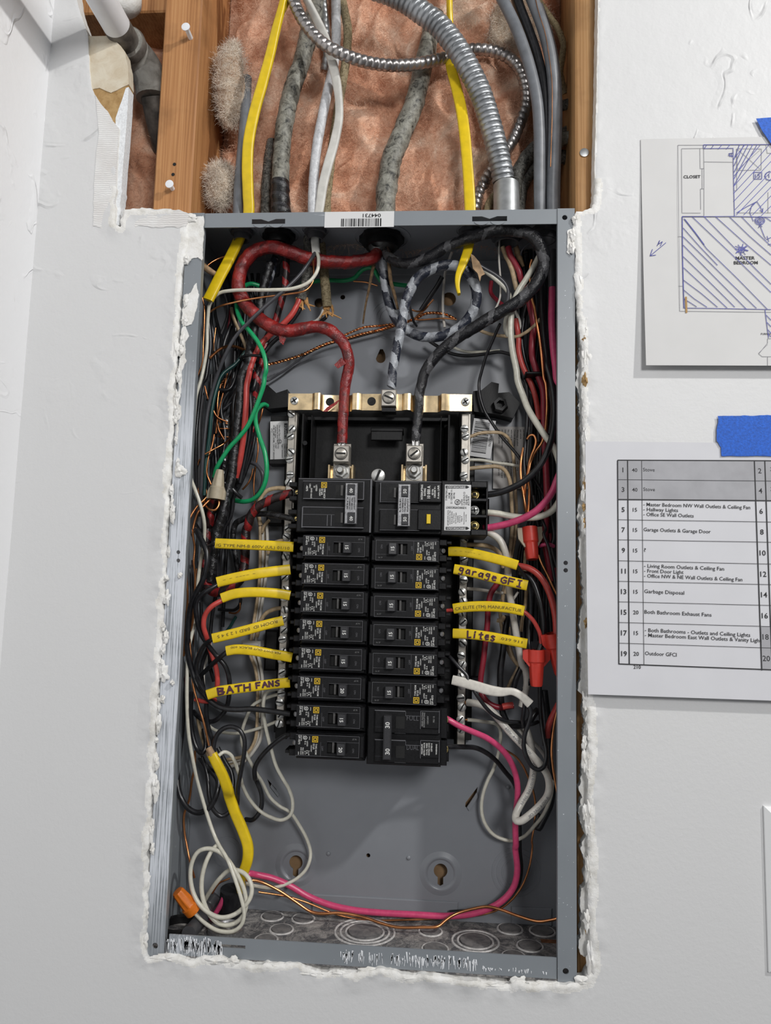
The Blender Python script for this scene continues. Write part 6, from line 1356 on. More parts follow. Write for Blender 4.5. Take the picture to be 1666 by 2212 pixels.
bf = sleeve('lowest left yellow sleeve with BATH FANS in purple marker', 'G 532,592,28 650,555,28 850,525,30 1050,500,33 1250,475,36 1405,462,38', 9.2, 5.4)
sleeve('top right yellow sleeve, plain and faded', 'F 143,252,36 250,252,35 400,272,33 600,318,30 750,358,28 875,398,26', 9.0, 5.4, [('- - ---- -', .0012, .006, 'stencil', False, .024, .0005, 0)])
gf = sleeve('right yellow sleeve marked garage GFI in purple', 'F 203,438,34 350,462,32 550,510,29 750,560,26 978,612,24', 9.4, 5.4, [])
sleeve('right yellow sleeve printed ELITE manufactur, third down', 'F 198,858,36 300,842,34 450,832,31 650,835,28 800,852,26 945,882,24', 9.4, 5.4, [('CK ELITE (TM) MANUFACTUR', .0028, .002, 'stencil', False, .0605, -.0004, 0)])
li = sleeve('right yellow sleeve marked lites in purple, lowest', 'F 193,1118,36 350,1125,33 550,1150,30 750,1185,27 975,1228,24', 9.0, 5.4, [('.039 911', .0022, .0430, 'stencil', False, .020, .0005, 0)])
handwriting(bf, 'BATH', .0058, .0110, .0078, .0017, 0); handwriting(bf, 'FANS', .0048, .0455, .0058, .0016, .0006)
handwriting(gf, 'garage', .0052, .0050, .0062, .0013, 0); handwriting(gf, 'GFI', .0058, .0440, .0072, .0014, 0)
handwriting(li, 'Lites', .0060, .0135, .0054, .0014, 0)
# ---------------------------------------------------------------- right gutter
def rw(label, mat, r, s, **k): return wire(label, mat, r, s, group=GR, **k)
rw('thick cream wire sweeping down the right side and back to the middle terminal', 'w_cream', (2.6, 3.0, 3.0, 3.0, 3.0), 'B 1285,370,34 1250,440,32 1190,540,30 1125,645,30 1088,760,32 1078,900,34 1090,1050,36 1120,1200,38 1155,1320,38 D 690,130,38 750,300,38 820,480,36 920,650,34 1040,830,31 1130,950,30 1190,1080,30 1230,1250,30 1245,1450,30 1220,1620,32 1120,1765,34 960,1840,36 800,1852,37 600,1832,38 450,1803,38 330,1790,38 250,1785,40')
rw('thick black wire bowing from the top right to the upper 50 amp terminal', 'w_black', 3.0, 'B 1300,560,52 1305,760,48 1318,950,46 1338,1120,44 D 1060,-60,42 1105,100,40 1142,300,36 1155,500,33 1145,700,30 1115,860,28 1055,1040,28 950,1220,29 800,1372,31 650,1462,34 480,1530,37 330,1560,39 250,1565,40')
rw('thick pink wire coming from behind the right rail to the lower 50 amp terminal', 'w_pink', (3.2, 3.4, 3.4, 3.3, 3.3), 'X 1160,440,40 1155,700,40 1150,950,40 1160,1200,39 1180,1450,38 1215,1750,36 1250,2000,33 D 1260,200,30 1290,500,28 1290,900,28 1260,1180,28 1185,1380,28 1130,1520,29 1045,1645,30 930,1760,32 800,1840,34 650,1902,36 480,1950,38 330,1978,40 250,1985,40')
rw('grey brown jacket around the top of the pink wire', 'sheath_dark', 3.6, 'X 1160,-150,40 1155,100,40 1155,300,40 1160,460,40')
rw('thin black wire hanging off the black feeder and crossing the serial sticker', 'w_black', 1.5, 'B 1002,865,46 985,900,50 948,985,58 900,1100,66 868,1210,70 852,1333,72 D 205,150,72 212,300,72 270,500,72 380,680,72 500,850,70 620,985,68 720,1110,66 830,1270,66 920,1400,68 1010,1560,70 1050,1680,72')
rw('speckled old tan wire from the neutral bar across the warning sticker', 'w_tan', 1.7, 'D 60,835,66 110,828,66 200,795,66 330,780,68 480,790,70 570,850,74 612,950,78 638,1100,80 655,1300,82 660,1500,82 672,1750,82 F 855,40,82 820,250,80 770,500,78 735,700,76')
rw('pale wire running straight from the neutral bar over the warning sticker', 'w_cream', 1.6, 'D 40,1128,66 100,1125,66 250,1130,68 400,1160,70 560,1180,72 715,1208,76')
rw('tan wire curving down from the neutral bar beside the pale one', 'w_tan', 2.0, 'D 60,1240,66 110,1232,66 280,1215,68 430,1210,68 520,1248,70 580,1350,72 606,1500,74 615,1700,76 622,1900,78 F 815,50,78 790,300,78 740,560,78 715,760,78 700,860,80')
copper('bright copper wire running down the right gutter', 1.3, 'X 830,0,40 800,120,44 X 825,620,44 870,800,42 900,1000,40 945,1250,40 985,1550,40 1030,1969,40 D 1040,150,40 1060,400,40 1052,600,42 1035,780,46 990,920,50 915,1020,52 862,1130,54 832,1270,54 825,1400,56 838,1500,58 832,1700,60 815,1830,60')
copper('copper wire hooking over at the top beside the black wire', 1.25, 'D 812,865,56 840,822,54 890,815,52 920,880,50 905,970,50 865,1070,52 835,1180,54 818,1300,56 790,1450,58 775,1650,60 800,1820,60')
copper('left copper wire of the bunch above the red and tan nut', 1.25, 'D 762,975,60 738,1100,58 728,1250,58 738,1400,58 762,1560,58 785,1700,58 805,1820,60')
rw('dark red wire weaving down beside the copper one', 'w_dred', 3.2, 'X 780,640,52 800,780,52 840,950,54 860,1100,54 840,1280,54 830,1450,54 840,1620,56 880,1750,56 930,1900,56 D 1010,250,58 1020,500,60 1030,900,62 1050,1300,62 1060,1700,62 1040,2000,62 F 1160,130,60 1185,280,60 1215,430,60 1240,560,62', )
rw('second dark red wire, behind the cream wire', 'w_red', 2.7, 'X 560,980,60 590,1150,60 610,1300,62 610,1480,62 660,1700,62 740,1930,62 D 800,50,62 855,160,62 910,320,62 940,480,64 960,620,66')
rw('old red wire wrapped in brown paper under the black arch', 'w_dred', 3.0, 'X 440,-200,46 480,-60,46 560,80,46 620,200,46 650,330,48 720,470,52 780,640,52')
rw('old tan wire beside the red one under the black arch', 'w_tan', 2.4, 'X 350,-200,50 400,-60,50 460,60,48 520,240,48 550,380,48 580,500,50')
rw('brown paper wrap peeling off the old red wire', 'kraftwrap', (2.4, 3.2, 2.6, 1.4), 'X 560,-220,52 600,-80,52 650,30,50 690,120,50')
rw('dark grey wire bending from the right yellow cable into the gutter', 'w_grey', 2.2, 'B 775,400,34 800,412,34 880,462,36 975,518,38 1040,580,40 1062,650,42 1045,735,44 1020,800,46')
rw('cream wire bending from the right yellow cable into the gutter', 'w_cream', 2.2, 'B 830,440,36 900,490,38 990,560,40 1055,630,42 1078,700,44 1070,780,46 1045,830,50 1040,900,54 1058,950,58')
rw('thin pale vertical wire inside the top right', 'w_white', 1.0, 'B 996,240,48 994,400,48 1004,550,48 1000,680,50 960,770,54 930,800,58')
rw('thin grey wire end under the bend of the black feeder', 'w_grey', 1.0, 'B 1220,280,44 1180,310,46 1155,345,48 1152,375,50')
rw('dark red wire end deep in the top right', 'w_dred', 2.0, 'B 938,560,72 935,640,70 985,700,66 1050,752,62')
rw('pale wire along the back, dipping under the cream wire', 'w_tan', 1.7, 'B 840,905,74 900,930,72 980,948,70 1060,955,66 1130,955,60 1200,918,54 1262,865,50 1290,830,50')
rw('thin pale wire hanging inside the white spiral loop', 'w_white', 1.4, 'B 655,350,80 610,480,82 592,650,84 590,780,86 602,890,86')
rw('cream wire low behind the black feeder', 'w_cream', 1.5, 'B 640,1020,86 700,1050,84 780,1068,82 900,1065,80 1000,1058,78')
rw('black wire low behind the black feeder', 'w_black', 1.8, 'B 480,980,84 540,1020,84 640,1075,84 760,1095,82 900,1080,80 1000,1068,76 1075,1085,70')
rw('black tube stub inside the white spiral loop', 'w_black', 2.4, 'B 585,525,72 550,590,76 510,650,80 430,770,86')
rw('thin black wire standing beside the white spiral feeder', 'w_black', 1.3, 'B 352,740,56 365,800,60 380,850,66 400,880,74')
for k, (mat, r, s, lab) in enumerate([('w_black', 2.6, 'X 960,560,60 980,900,58 1010,1200,56 1060,1500,54 1130,1850,52 D 1110,300,52 1130,500,54 1100,800,56', 'glossy dark cable between the copper and pink wires'), ('w_black', 2.4, 'X 740,760,64 690,1000,66 660,1300,66 700,1600,66 800,1900,66 D 900,250,68 940,500,68 960,900,70', 'black wire behind the weaving red wire'),
                                      ('w_black', 2.0, 'D 760,30,66 800,200,66 815,450,64 805,700,62 785,950,60 770,1150,60 785,1330,60', 'black wire beside the warning sticker'), ('w_black', 2.4, 'D 870,300,72 880,600,72 860,900,74 850,1300,74 900,1700,74 960,2000,74', 'black wire deep behind the copper bunch'), ('w_black', 2.2, 'D 1000,300,70 1000,700,70 980,1100,72 960,1500,72', 'black wire behind the dark red wire at mid height'),
                                      ('w_white', 1.6, 'X 560,850,66 620,1000,66 650,1150,66 640,1350,68', 'thin pale wire behind the thick cream one'), ('w_black', 2.4, 'D 1120,1500,60 1120,1800,58 1150,2100,58 F 1240,200,58 1290,420,58', 'black wire beyond the red and tan nut'), ('w_black', 1.5, 'D 890,1580,56 920,1700,52 985,1850,48 1040,2000,46 F 1150,60,44 1200,200,42 1240,400,42 1268,560,42 1290,720,42', 'thin black wire passing right of the red and tan nut')]):
    rw(lab, mat, r, s)
for k in range(8):  # more added wires, filling the right gutter with darkness behind the others
    u = 560 + 68 * k; d = 74 + 16 * rng.random()
    q = [f'{u + rng.normal() * 25:.0f},{v},{d + rng.normal() * 2:.0f}' for v in (-150, 300, 800, 1300, 1850)]; q2 = [f'{860 + 36 * k + rng.normal() * 15:.0f},{v},{d + rng.normal() * 2:.0f}' for v in (350, 800, 1300, 1800)]; q3 = [f'{880 + 50 * k + rng.normal() * 20:.0f},{v},{d + rng.normal() * 2:.0f}' for v in (250, 700, 1200)]
    rw(f'filler wire added to darken the back of the right gutter, {ORD[7 - k]} from the rail', 'w_black', 1.7 + .9 * rng.random(), 'X ' + ' '.join(q) + ' D ' + ' '.join(q2) + ' F ' + ' '.join(q3)); COL.objects[-1]['group'] = 'filler wires added to darken the right gutter'
mb = MB(); mb.pbox(1136, 802, 1188, 808, .046, .066, .001); tag(mb.build('cable_tie', MT['blk2'], None, 30), 'black cable tie around the red wires on the right', 'cable tie')
Q = path('A 525,1225,36 600,1212,32 700,1225,34 735,1245,42 690,1265,62 580,1262,68 520,1240,50 525,1225,36'); Q, ss = spline(Q, .0015); mb = MB(); sweep(mb, Q, ss, .0015, 8); tag(mb.build('cable_tie', MT['blk2'], None, 50), 'black cable tie ringed round the left bundle', 'cable tie')
# F crop
rw('thick cream wire down from the 50 amp module to the neutral bar', 'w_white', 3.2, 'F 520,30,44 600,65,42 690,135,40 740,250,40 768,400,42 780,600,44 800,760,46 832,950,48 862,1150,50 892,1300,52 922,1450,54 H 955,30,56 972,180,58 945,300,60 915,420,62')
rw('thick red wire arching from the garage sleeve to the rail nut', 'w_red', 3.0, 'F 800,400,40 890,405,38 1000,432,36 1100,502,35 1180,620,34 1240,780,33 1275,950,32 1285,1120,32')
rw('red wire standing behind the lower right sleeves', 'w_dred', 2.7, 'F 680,570,60 640,620,60 590,700,60 562,850,60 556,1000,60 535,1200,60 512,1400,60 H 500,10,60 482,150,60 492,280,60 560,380,58 680,432,58 830,415,60')
rw('thin red wire from the ELITE sleeve into the front red nut', 'w_red', 1.9, 'F 905,880,27 945,892,27 1030,970,28 1085,1060,30 1115,1140,32 1120,1250,34 1090,1310,34')
rw('red wire end entering the breaker beside the ELITE sleeve', 'w_red', 1.7, 'F 125,878,38 170,872,37 230,868,36')
rw('thick black wire curving into the front red nut', 'w_black', 3.0, 'F 900,480,46 970,500,42 1040,580,40 1100,740,38 1138,900,37 1150,1040,36 1132,1200,35 1095,1310,34')
rw('black wire trailing from the top right sleeve behind the others', 'w_black', 1.8, 'F 865,405,30 900,445,32 960,540,36 1003,660,40 1012,850,42 1000,1020,42 995,1240,40 1020,1330,36')
rw('black wire standing in the gutter behind the lites sleeve', 'w_black', 3.0, 'F 770,930,66 740,1130,66 715,1350,66 H 695,20,66 690,200,66 700,350,66 715,480,66 760,590,66')
rw('brown tipped tan wire at the bar beside the top right sleeve', 'w_tan', 2.2, 'F 330,180,64 440,180,62 550,192,60 640,232,60 700,300,62 720,420,66')
rw('pale wire end behind the garage sleeve', 'w_white', 1.6, 'F 340,645,64 420,650,64 550,668,66 720,692,68')
rw('tan wire standing behind the ELITE sleeve', 'w_tan', 1.7, 'F 960,240,66 950,420,66 965,650,64 955,820,62 925,960,62 910,1100,62')
rw('tan hook of wire under the ELITE sleeve', 'w_tan', 2.0, 'F 730,940,58 705,985,56 655,978,56')
rw('tan wire running beside the hook to the tangle below', 'w_tan', 1.7, 'F 690,760,74 690,900,74 705,1050,74 740,1200,74 800,1350,74 870,1450,74 H 880,0,74 800,160,74 770,230,76')
rw('second tan wire crossing down to the lower tangle', 'w_tan', 1.7, 'F 780,1050,70 790,1250,70 840,1400,70 900,1480,70')
rw('thin cream wire end in the dark right of the ELITE sleeve', 'w_white', 1.2, 'F 880,680,60 840,740,60 800,800,64')
copper('copper wire slanting from under the red and tan nut to the rail', 1.1, 'F 1095,290,46 1130,380,44 1185,490,42 1245,620,40 1305,740,38')
copper('copper glimpse low beside the right rail', .9, 'F 1200,700,66 1230,850,66 1250,1000,66', 'dcopper')
rw('magenta tie of wire around the dark red pair', 'w_pink', 1.8, 'F 1110,195,52 1150,180,48 1210,178,48 1255,195,52')
rw('dark red wire beside the weaving one under the nut', 'w_dred', 2.2, 'F 1215,60,64 1240,250,64 1270,450,64 1290,600,64')
# H crop
flatcable('crumpled off white cable jacket crossing to the lowest single breaker', 'w_white', (8.6, 9, 9, 9.4, 8.6, 6.4, 7.0, 8.2), 5.2, 'H 185,140,34 300,168,32 440,208,30 580,250,28 710,268,27 810,262,26 900,300,26 1005,395,27', 'white_jacket', 'cable sleeve')
rw('black wire from the sleeveless breaker bending into the tangle', 'w_black', 1.8, 'F 110,1340,40 165,1378,36 250,1470,33 340,1568,32 H 345,130,31 400,230,30 470,340,30 545,440,32 640,525,36 760,578,40 900,592,44 1010,612,48 1090,585,54')
rw('thicker black wire under it, in the same tangle', 'w_black', 3.2, 'H 690,540,56 780,610,54 880,625,54 980,600,54 1050,500,56 1090,460,58')
rw('long pink wire from the double 30 down and along the bottom to the yellow cable', 'w_pink', (2.6, 2.8, 3.0, 3.0, 3.0, 3.0), 'H 100,540,28 140,560,27 250,625,28 400,690,32 550,757,38 680,852,44 780,970,50 840,1100,56 872,1250,60 872,1400,64 858,1550,68 850,1700,72 855,1900,76 J 1213,490,78 1224,620,80 1200,715,82 1125,795,84 1000,850,84 850,868,84 650,860,84 U 850,290,84 700,272,84 550,238,84 400,178,84 255,95,82 140,50,80 40,30,76 I 1000,862,72 945,885,68')
rw('black wire from the double 30 running behind the pink one', 'w_black', 2.3, 'H 100,845,32 180,848,36 300,850,44 430,860,54 540,910,62 640,990,70 740,1110,76 840,1240,82 885,1400,86 890,1550,88 893,1700,89 895,1960,90 J 1245,600,91 1225,700,92 1130,790,92 1000,835,92 850,850,92')
PW = rw('thick pale wire from the neutral bar doubling back in a hairpin', 'w_white', 3.4, 'H 345,380,60 420,388,56 500,408,52 590,465,48 680,560,46 780,680,44 900,805,42 1000,905,42 1100,1020,42 1180,1130,42 1210,1250,42 1188,1370,42 1100,1480,42 1000,1570,42 910,1632,43 858,1628,46 858,1560,50 915,1440,54 990,1310,56 1035,1160,58 1040,1000,60 1022,860,62 985,720,64 945,610,66')
for s0_, tx_, fl_ in ((.045, '600V  AWG 6  THW', False), (.118, 'AWG 6 GAS OIL', False), (.215, 'AWG (UL) 6/10/TYPE THHN', True)): sleeve_text(PW, tx_, .0024, s0_, 'greyink', fl_, None, 0, .0034, 0)
copper('shiny copper strands between the neutral bar and the pale hairpin', 1.7, 'H 318,385,60 335,380,60 355,382,60')
rw('cream wire from the bar hanging in a big loop on the back plate', 'w_cream', 1.7, 'H 340,562,66 420,570,68 530,585,70 640,605,72 685,650,74 692,780,78 670,920,82 620,1080,84 560,1200,86 508,1350,87 492,1500,88 520,1640,88 600,1760,88 700,1820,88 820,1842,88 940,1800,86 1050,1690,82 1150,1560,76 1225,1380,72 1250,1200,70')
copper('copper tip of the cream loop wire at the bar', .9, 'H 320,562,66 335,560,66 350,563,66')
copper('copper wire following the pink wire down the right', 1.0, 'H 740,880,70 850,950,72 930,1050,74 990,1180,76 1040,1320,80 1062,1450,82 1055,1650,84 1025,1850,86 1005,1960,86 J 1308,480,87 1290,600,88 1240,720,89 1150,815,90 1050,855,90 900,875,90 U 1000,345,90 800,345,90 600,305,88 400,225,84 250,180,80 60,150,74')
copper('copper wire emerging from behind the right rail low down', 1.15, 'Y 1210,1080,36 1150,1350,36 1110,1650,36 1100,1900,36 1120,2120,36 H 1280,1250,38 1310,1420,38')
rw('red wire stub beside that copper wire', 'w_red', 3.0, 'Y 1230,1000,44 1150,1160,46 1070,1330,48 1030,1480,50 1022,1600,52')
rw('black wire hanging in a loop around the pale hairpin', 'w_black', 2.0, 'H 985,400,30 1015,480,30 990,600,30 950,720,30 940,850,30 975,970,30 1035,1065,31 1100,1092,32 1160,1045,34 1180,900,38 1150,750,42 1128,600,46 1112,400,50 1110,230,54')
rw('second black wire leaving the crumpled jacket', 'w_black', 1.9, 'H 950,390,30 940,480,32 930,560,36 940,640,42')
rw('black wire deep behind the hairpin', 'w_black', 3.0, 'H 1160,250,70 1200,600,72 1215,1000,74 1240,1250,76 1225,1450,78 1150,1620,80 1092,1715,82 1078,1650,84 1100,1560,84')
rw('short red sheath end under the crumpled jacket', 'w_red', 2.9, 'H 715,425,50 770,412,50 825,408,50')
rw('pale thin wire slipping under the hairpin', 'w_white', 1.8, 'H 880,660,70 960,740,72 1060,820,74 1150,930,76 1200,1050,80')
rw('black wire between the front nut and the hairpin', 'w_black', 2.6, 'Y 620,200,58 540,380,58 460,560,58 420,700,60 400,850,62')
rw('black wire curving under the front nut', 'w_black', 2.4, 'Y 720,560,56 650,680,58 600,780,60 590,900,62')
rw('black wire hanging straight below the front nut', 'w_black', 1.8, 'Y 890,600,46 890,850,46 900,1150,46 930,1450,48 970,1750,50')
copper('long copper wire lying wavily along the bottom of the panel', 1.35, 'J 1470,870,60 1450,880,60 1400,892,62 1340,898,64 1230,868,70 1130,832,74 1060,816,76 980,828,76 880,858,74 830,890,70 785,925,66 700,930,66 560,930,66 460,905,70 U 820,335,72 700,305,74 600,295,76 500,300,76 420,285,76 320,220,76 200,140,74 100,90,72 30,70,68 I 1000,925,66 960,915,66')

# ---------------------------------------------------------------- wire nuts
def nut(name, label, base_px, tip_px, Yb, Yt, mat, Rb, Rt, wings=None, wmat=None, skirt=.3, ribs=10):
    a = np.array(at(*base_px, Yb)); b = np.array(at(*tip_px, Yt)); L = float(np.linalg.norm(b - a)); ax = Vector((b - a) / L)
    root = empty(name, tuple(a)); tag(root, label, 'wire nut', 'twist on wire nuts')
    n = 40; prof = [(0, Rb * .8), (0, Rb), (skirt * L * .9, Rb * 1.0), (skirt * L, Rb * .86), (skirt * L * 1.15, Rb * .82), (L * .94, Rt), (L * .99, Rt * .9), (L, Rt * .55)]
    s = Vector((0, 1, 0)).cross(ax).normalized(); t = ax.cross(s); v = []; f = []
    for h, r in prof:
        for i in range(n):
            th = 2 * math.pi * i / n; rr = r * (1 + (.055 * (1 if math.sin(th * ribs) > 0 else -1) if skirt * L * 1.1 < h < L * .97 else 0)); v.append(ax * h + (s * math.cos(th) + t * math.sin(th)) * rr)
    m = len(prof)
    for k in range(m - 1):
        for i in range(n): f.append((k * n + i, k * n + (i + 1) % n, (k + 1) * n + (i + 1) % n, (k + 1) * n + i))
    f.append(tuple((m - 1) * n + i for i in range(n)))
    MB().add(v, f).build('nut_body', MT[mat], root, 30)
    if wings:
        ww, hl = wings
        for sg in (-1, 1):
            P2 = [(0, sg * Rb * .7), (0, sg * ww), (hl * .55, sg * ww), (hl, sg * Rb * .85), (hl, sg * Rb * .5)]
            vv = [ax * p + s * q + t * z for z in (-.0017, .0017) for p, q in P2]; k = len(P2)
            MB().add(vv, [tuple(range(k)), tuple(range(2 * k - 1, k - 1, -1))] + [(i, (i + 1) % k, (i + 1) % k + k, i + k) for i in range(k)]).build('wing', MT[wmat or mat], root, 20)
    return root
nut('wire_nut', 'orange wire nut lying in the bottom left corner', (300 + 495 / 4.165, 1680 + 1195 / 4.165), (300 + 345 / 4.165, 1680 + 1020 / 4.165), .038, .030, 'rubberorange', .0078, .0052, None, None, .3, 8)
nut('wire_nut', 'tan wire nut standing upright in the left gutter', (380 + 480 / 5.553, 800 + 1545 / 5.553), (380 + 530 / 5.553, 800 + 1190 / 5.553), .036, .036, 'rubbertan', .0070, .0036, (.0088, .0130), None, .42, 7)
nut('wire_nut', 'big red winged wire nut in front of the right rail tangle', (940 + 1072 / 4.9, 1140 + 1290 / 4.9), (940 + 1075 / 4.9, 1440 + 212 / 4.9), .031, .031, 'rubberred', .0078, .0052, (.0122, .0150), None, .36, 6)
nut('wire_nut', 'red winged wire nut half hidden behind the right rail', (940 + 1245 / 4.9, 1140 + 1115 / 4.9), (940 + 1330 / 4.9, 1140 + 1560 / 4.9), .030, .034, 'rubberred', .0078, .0050, (.0110, .0160), None, .36, 6)
nut('wire_nut', 'red wire nut with tan wings pointing down under the pink wire', (940 + 1000 / 4.9, 1140 + 0 / 4.9), (940 + 1032 / 4.9, 1140 + 340 / 4.9), .052, .046, 'rubberred', .0074, .0056, (.0115, .0190), 'rubbertan', .5, 6)

# ================================================================== ON THE WALL
def plane_fn(zt, zb, yt, yb, curl=0.0): return lambda x, z: yt + (yb - yt) * ((zt - z) / (zt - zb)) ** 1.6
def surf_at(px, py, g):
    Y = -.008
    for _ in range(6): p = at(px, py, Y); Y = g(p[0], p[2])
    return at(px, py, Y)
def sheet(name, label, x0, x1, z0, z1, g, mat, skew=0.0):
    nx, nz = 24, 24; v = []; f = []
    for i in range(nx + 1):
        for j in range(nz + 1):
            x = x0 + (x1 - x0) * i / nx; z = z0 + (z1 - z0) * j / nz; v.append((x, g(x, z), z))
    for i in range(nx):
        for j in range(nz): f.append((i * (nz + 1) + j, (i + 1) * (nz + 1) + j, (i + 1) * (nz + 1) + j + 1, i * (nz + 1) + j + 1))
    k = len(v); v += [(x, y + .0002, z) for x, y, z in v]; f += [tuple(k + i for i in reversed(q)) for q in f]
    return tag(MB().add(v, f).build(name, MT[mat], None, 60), label, 'paper', 'papers taped to the wall')
def strokes(mb, px_list, g, w, cropk=None, lift=.0004, wob=0.0):
    c = CR.get(cropk, (0, 0, 1)) if not isinstance(cropk, tuple) else cropk
    for pl in px_list:
        P = [surf_at(c[0] + u / c[2], c[1] + v / c[2], g) for u, v in pl]
        for a, b in zip(P[:-1], P[1:]):
            d = b - a; L = np.hypot(d[0], d[2]) + 1e-9; n = np.array((-d[2], 0, d[0])) / L * w / 2
            q = [a - n, b - n, b + n, a + n]; mb.add([(p[0], g(p[0], p[2]) - lift, p[2]) for p in q], [(0, 1, 2, 3)])
def stext(mb, px, py, s, h, g, cropk, lift=.0004, bold=.012, align='L', width=None, ang=0.0):
    c = cropk; p = surf_at(c[0] + px / c[2], c[1] + py / c[2], g); v, f = text2d(s, h, bold, align, width); ca, sa = math.cos(ang), math.sin(ang)
    out = []
    for a, b in v:
        x = p[0] + a * ca - b * sa; z = p[2] + a * sa + b * ca; out.append((x, g(x, z) - lift, z))
    mb.add(out, f)
QC = (1240, 200, 3.16); SCR = (1240, 860, 3.16)
# floor plan
g1 = plane_fn(.400, .180, WY - .0008, -.0118); zt = .3975; zb = .1825; x0 = .2405
pl = sheet('floor_plan_sheet', 'floor plan sheet taped to the wall, hatched in blue pen', x0, x0 + .279, zb, zt, g1, 'paper')
mb = MB()
LN = [[(710, 360), (1346, 358)], [(710, 360), (722, 1493)], [(722, 1493), (1346, 1500)], [(735, 384), (738, 823)], [(735, 384), (888, 382)], [(738, 823), (866, 823)], [(860, 384), (862, 520)], [(862, 520), (888, 520)], [(886, 384), (888, 520)], [(875, 520), (876, 658)], [(888, 520), (888, 658)],
      [(864, 658), (888, 658)], [(864, 658), (866, 800)], [(888, 658), (888, 843)], [(888, 474), (1085, 476)], [(738, 845), (888, 845)], [(710, 984), (738, 984)], [(715, 1322), (742, 1322)], [(1110, 384), (1112, 670)], [(1112, 384), (1280, 386), (1278, 530), (1116, 532), (1112, 384)], [(1120, 392), (1272, 524)], [(1272, 392), (1120, 524)],
      [(1322, 1680), (1346, 1680)], [(1322, 1680), (1322, 1710), (1262, 1785), (1285, 1803), (1346, 1803)], [(1322, 1803), (1322, 1865)], [(1260, 1780), (1322, 1720)], [(1112, 822), (1346, 822)], [(1310, 360), (1320, 415), (1346, 415)], [(1325, 680), (1325, 822)], [(1112, 670), (1092, 670)], [(736, 850), (1346, 852)]]
strokes(mb, LN, g1, .00035, QC); mb.build('plan_lines', MT['greyink'], pl, 0)
mb = MB(); stext(mb, 748, 586, 'CLOSET', .0027, g1, QC, bold=.02, width=.0150); stext(mb, 1104, 1141, 'MASTER', .0029, g1, QC, bold=.02, width=.0165); stext(mb, 1092, 1173, 'BEDROOM', .0029, g1, QC, bold=.02, width=.0205); stext(mb, 1277, 1654, 'FURNACE', .0016, g1, QC, bold=.01)
mb.build('lettering', MT['ink'], pl, 0)
mb = MB(); S1 = []
bl = [(738, 848), (740, 1100), (745, 1300), (750, 1472)]
S1 += [[(738, 848), (1090, 846), (1346, 852)], [(750, 1472), (950, 1474), (1346, 1482)], bl, [(740, 846), (742, 1120), (752, 1470)], [(1086, 380), (1090, 600), (1096, 846)], [(884, 358), (1346, 356)], [(884, 358), (884, 384), (1086, 382)]]
for (a_, b_) in [((750, 862), (905, 1066)), ((757, 866), (890, 1040)), ((745, 925), (980, 1180)), ((745, 985), (1246, 1474)), ((745, 1042), (1180, 1482)), ((745, 1120), (1098, 1466)), ((748, 1196), (1046, 1472)), ((746, 1280), (980, 1466)), ((745, 1345), (908, 1466)), ((748, 1408), (838, 1464)), ((808, 850), (1346, 1366)), ((890, 850), (1346, 1310)), ((968, 850), (1346, 1180)), ((1062, 850), (1346, 1110)), ((1145, 850), (1346, 1050)), ((1300, 850), (1346, 880)), ((905, 1066), (1320, 1480))]:
    m_ = ((a_[0] + b_[0]) / 2 + random.uniform(-5, 5), (a_[1] + b_[1]) / 2 + random.uniform(-5, 5)); S1.append([a_, m_, b_])
for k in range(9): S1.append([(1092, 520 + k * 44 - 60), (1110 + k * 30 + 20, 358 + max(0, 0))]) if k < 5 else None
for (a_, b_) in [((1092, 455), (1165, 360)), ((1094, 570), (1270, 362)), ((1092, 640), (1330, 360)), ((1090, 690), (1346, 415)), ((1090, 745), (1346, 470)), ((1100, 800), (1346, 540)), ((1110, 835), (1346, 590)), ((1160, 835), (1346, 645)), ((1220, 835), (1346, 705)), ((1280, 840), (1346, 775)), ((905, 362), (890, 384)), ((955, 358), (935, 386)), ((1010, 358), (985, 388)), ((1065, 358), (1040, 388))]: S1.append([a_, b_])
for r_ in (16, 26, 34): S1.append([(1268 + r_ * math.cos(t), 876 + r_ * .85 * math.sin(t)) for t in np.linspace(0, 6.28, 16)])
S1 += [[(1255, 865), (1262, 890)], [(1268, 862), (1274, 890)], [(1110, 822), (1180, 780), (1248, 745), (1272, 780), (1288, 818)], [(1288, 818), (1268, 805)], [(1288, 818), (1290, 790)], [(1268, 905), (1300, 985), (1310, 1000)], [(1268, 905), (1260, 925)], [(1268, 905), (1285, 918)], [(1248, 745), (1215, 770), (1200, 820), (1225, 880)],
       [(1312, 1005), (1346, 990)], [(1318, 980), (1330, 1020)], [(1325, 1040), (1346, 1035)]]
S1 += [[(1228, 545), (1282, 545), (1282, 592), (1228, 592), (1228, 543)], [(1240, 558), (1240, 580)], [(1272, 556), (1256, 556), (1256, 566), (1270, 570), (1266, 582), (1252, 582)], [(1340, 540), (1318, 548), (1304, 570), (1312, 592), (1340, 602)], [(1336, 538), (1310, 552), (1302, 572), (1316, 596), (1346, 600)], [(1330, 556), (1332, 584)]]
S1 += [[(1052, 430), (1086, 436)], [(1054, 420), (1084, 414)], [(1062, 415), (1066, 440)], [(1075, 414), (1078, 442)]]
for a_ in range(4):
    t = a_ * math.pi / 4 + .2; S1.append([(1145 - 46 * math.cos(t), 1074 - 42 * math.sin(t)), (1145 + 46 * math.cos(t), 1074 + 42 * math.sin(t))])
S1 += [[(1145 + 22 * math.cos(t), 1074 + 20 * math.sin(t)) for t in np.linspace(0, 6.28, 14)], [(1100, 1050), (1190, 1080)], [(1105, 1095), (1180, 1045)]]
S1 += [[(628, 1026), (520, 1116)], [(520, 1116), (536, 1070)], [(520, 1116), (560, 1110)], [(568, 1048), (585, 1010), (578, 1036), (604, 1018), (590, 1048)]]
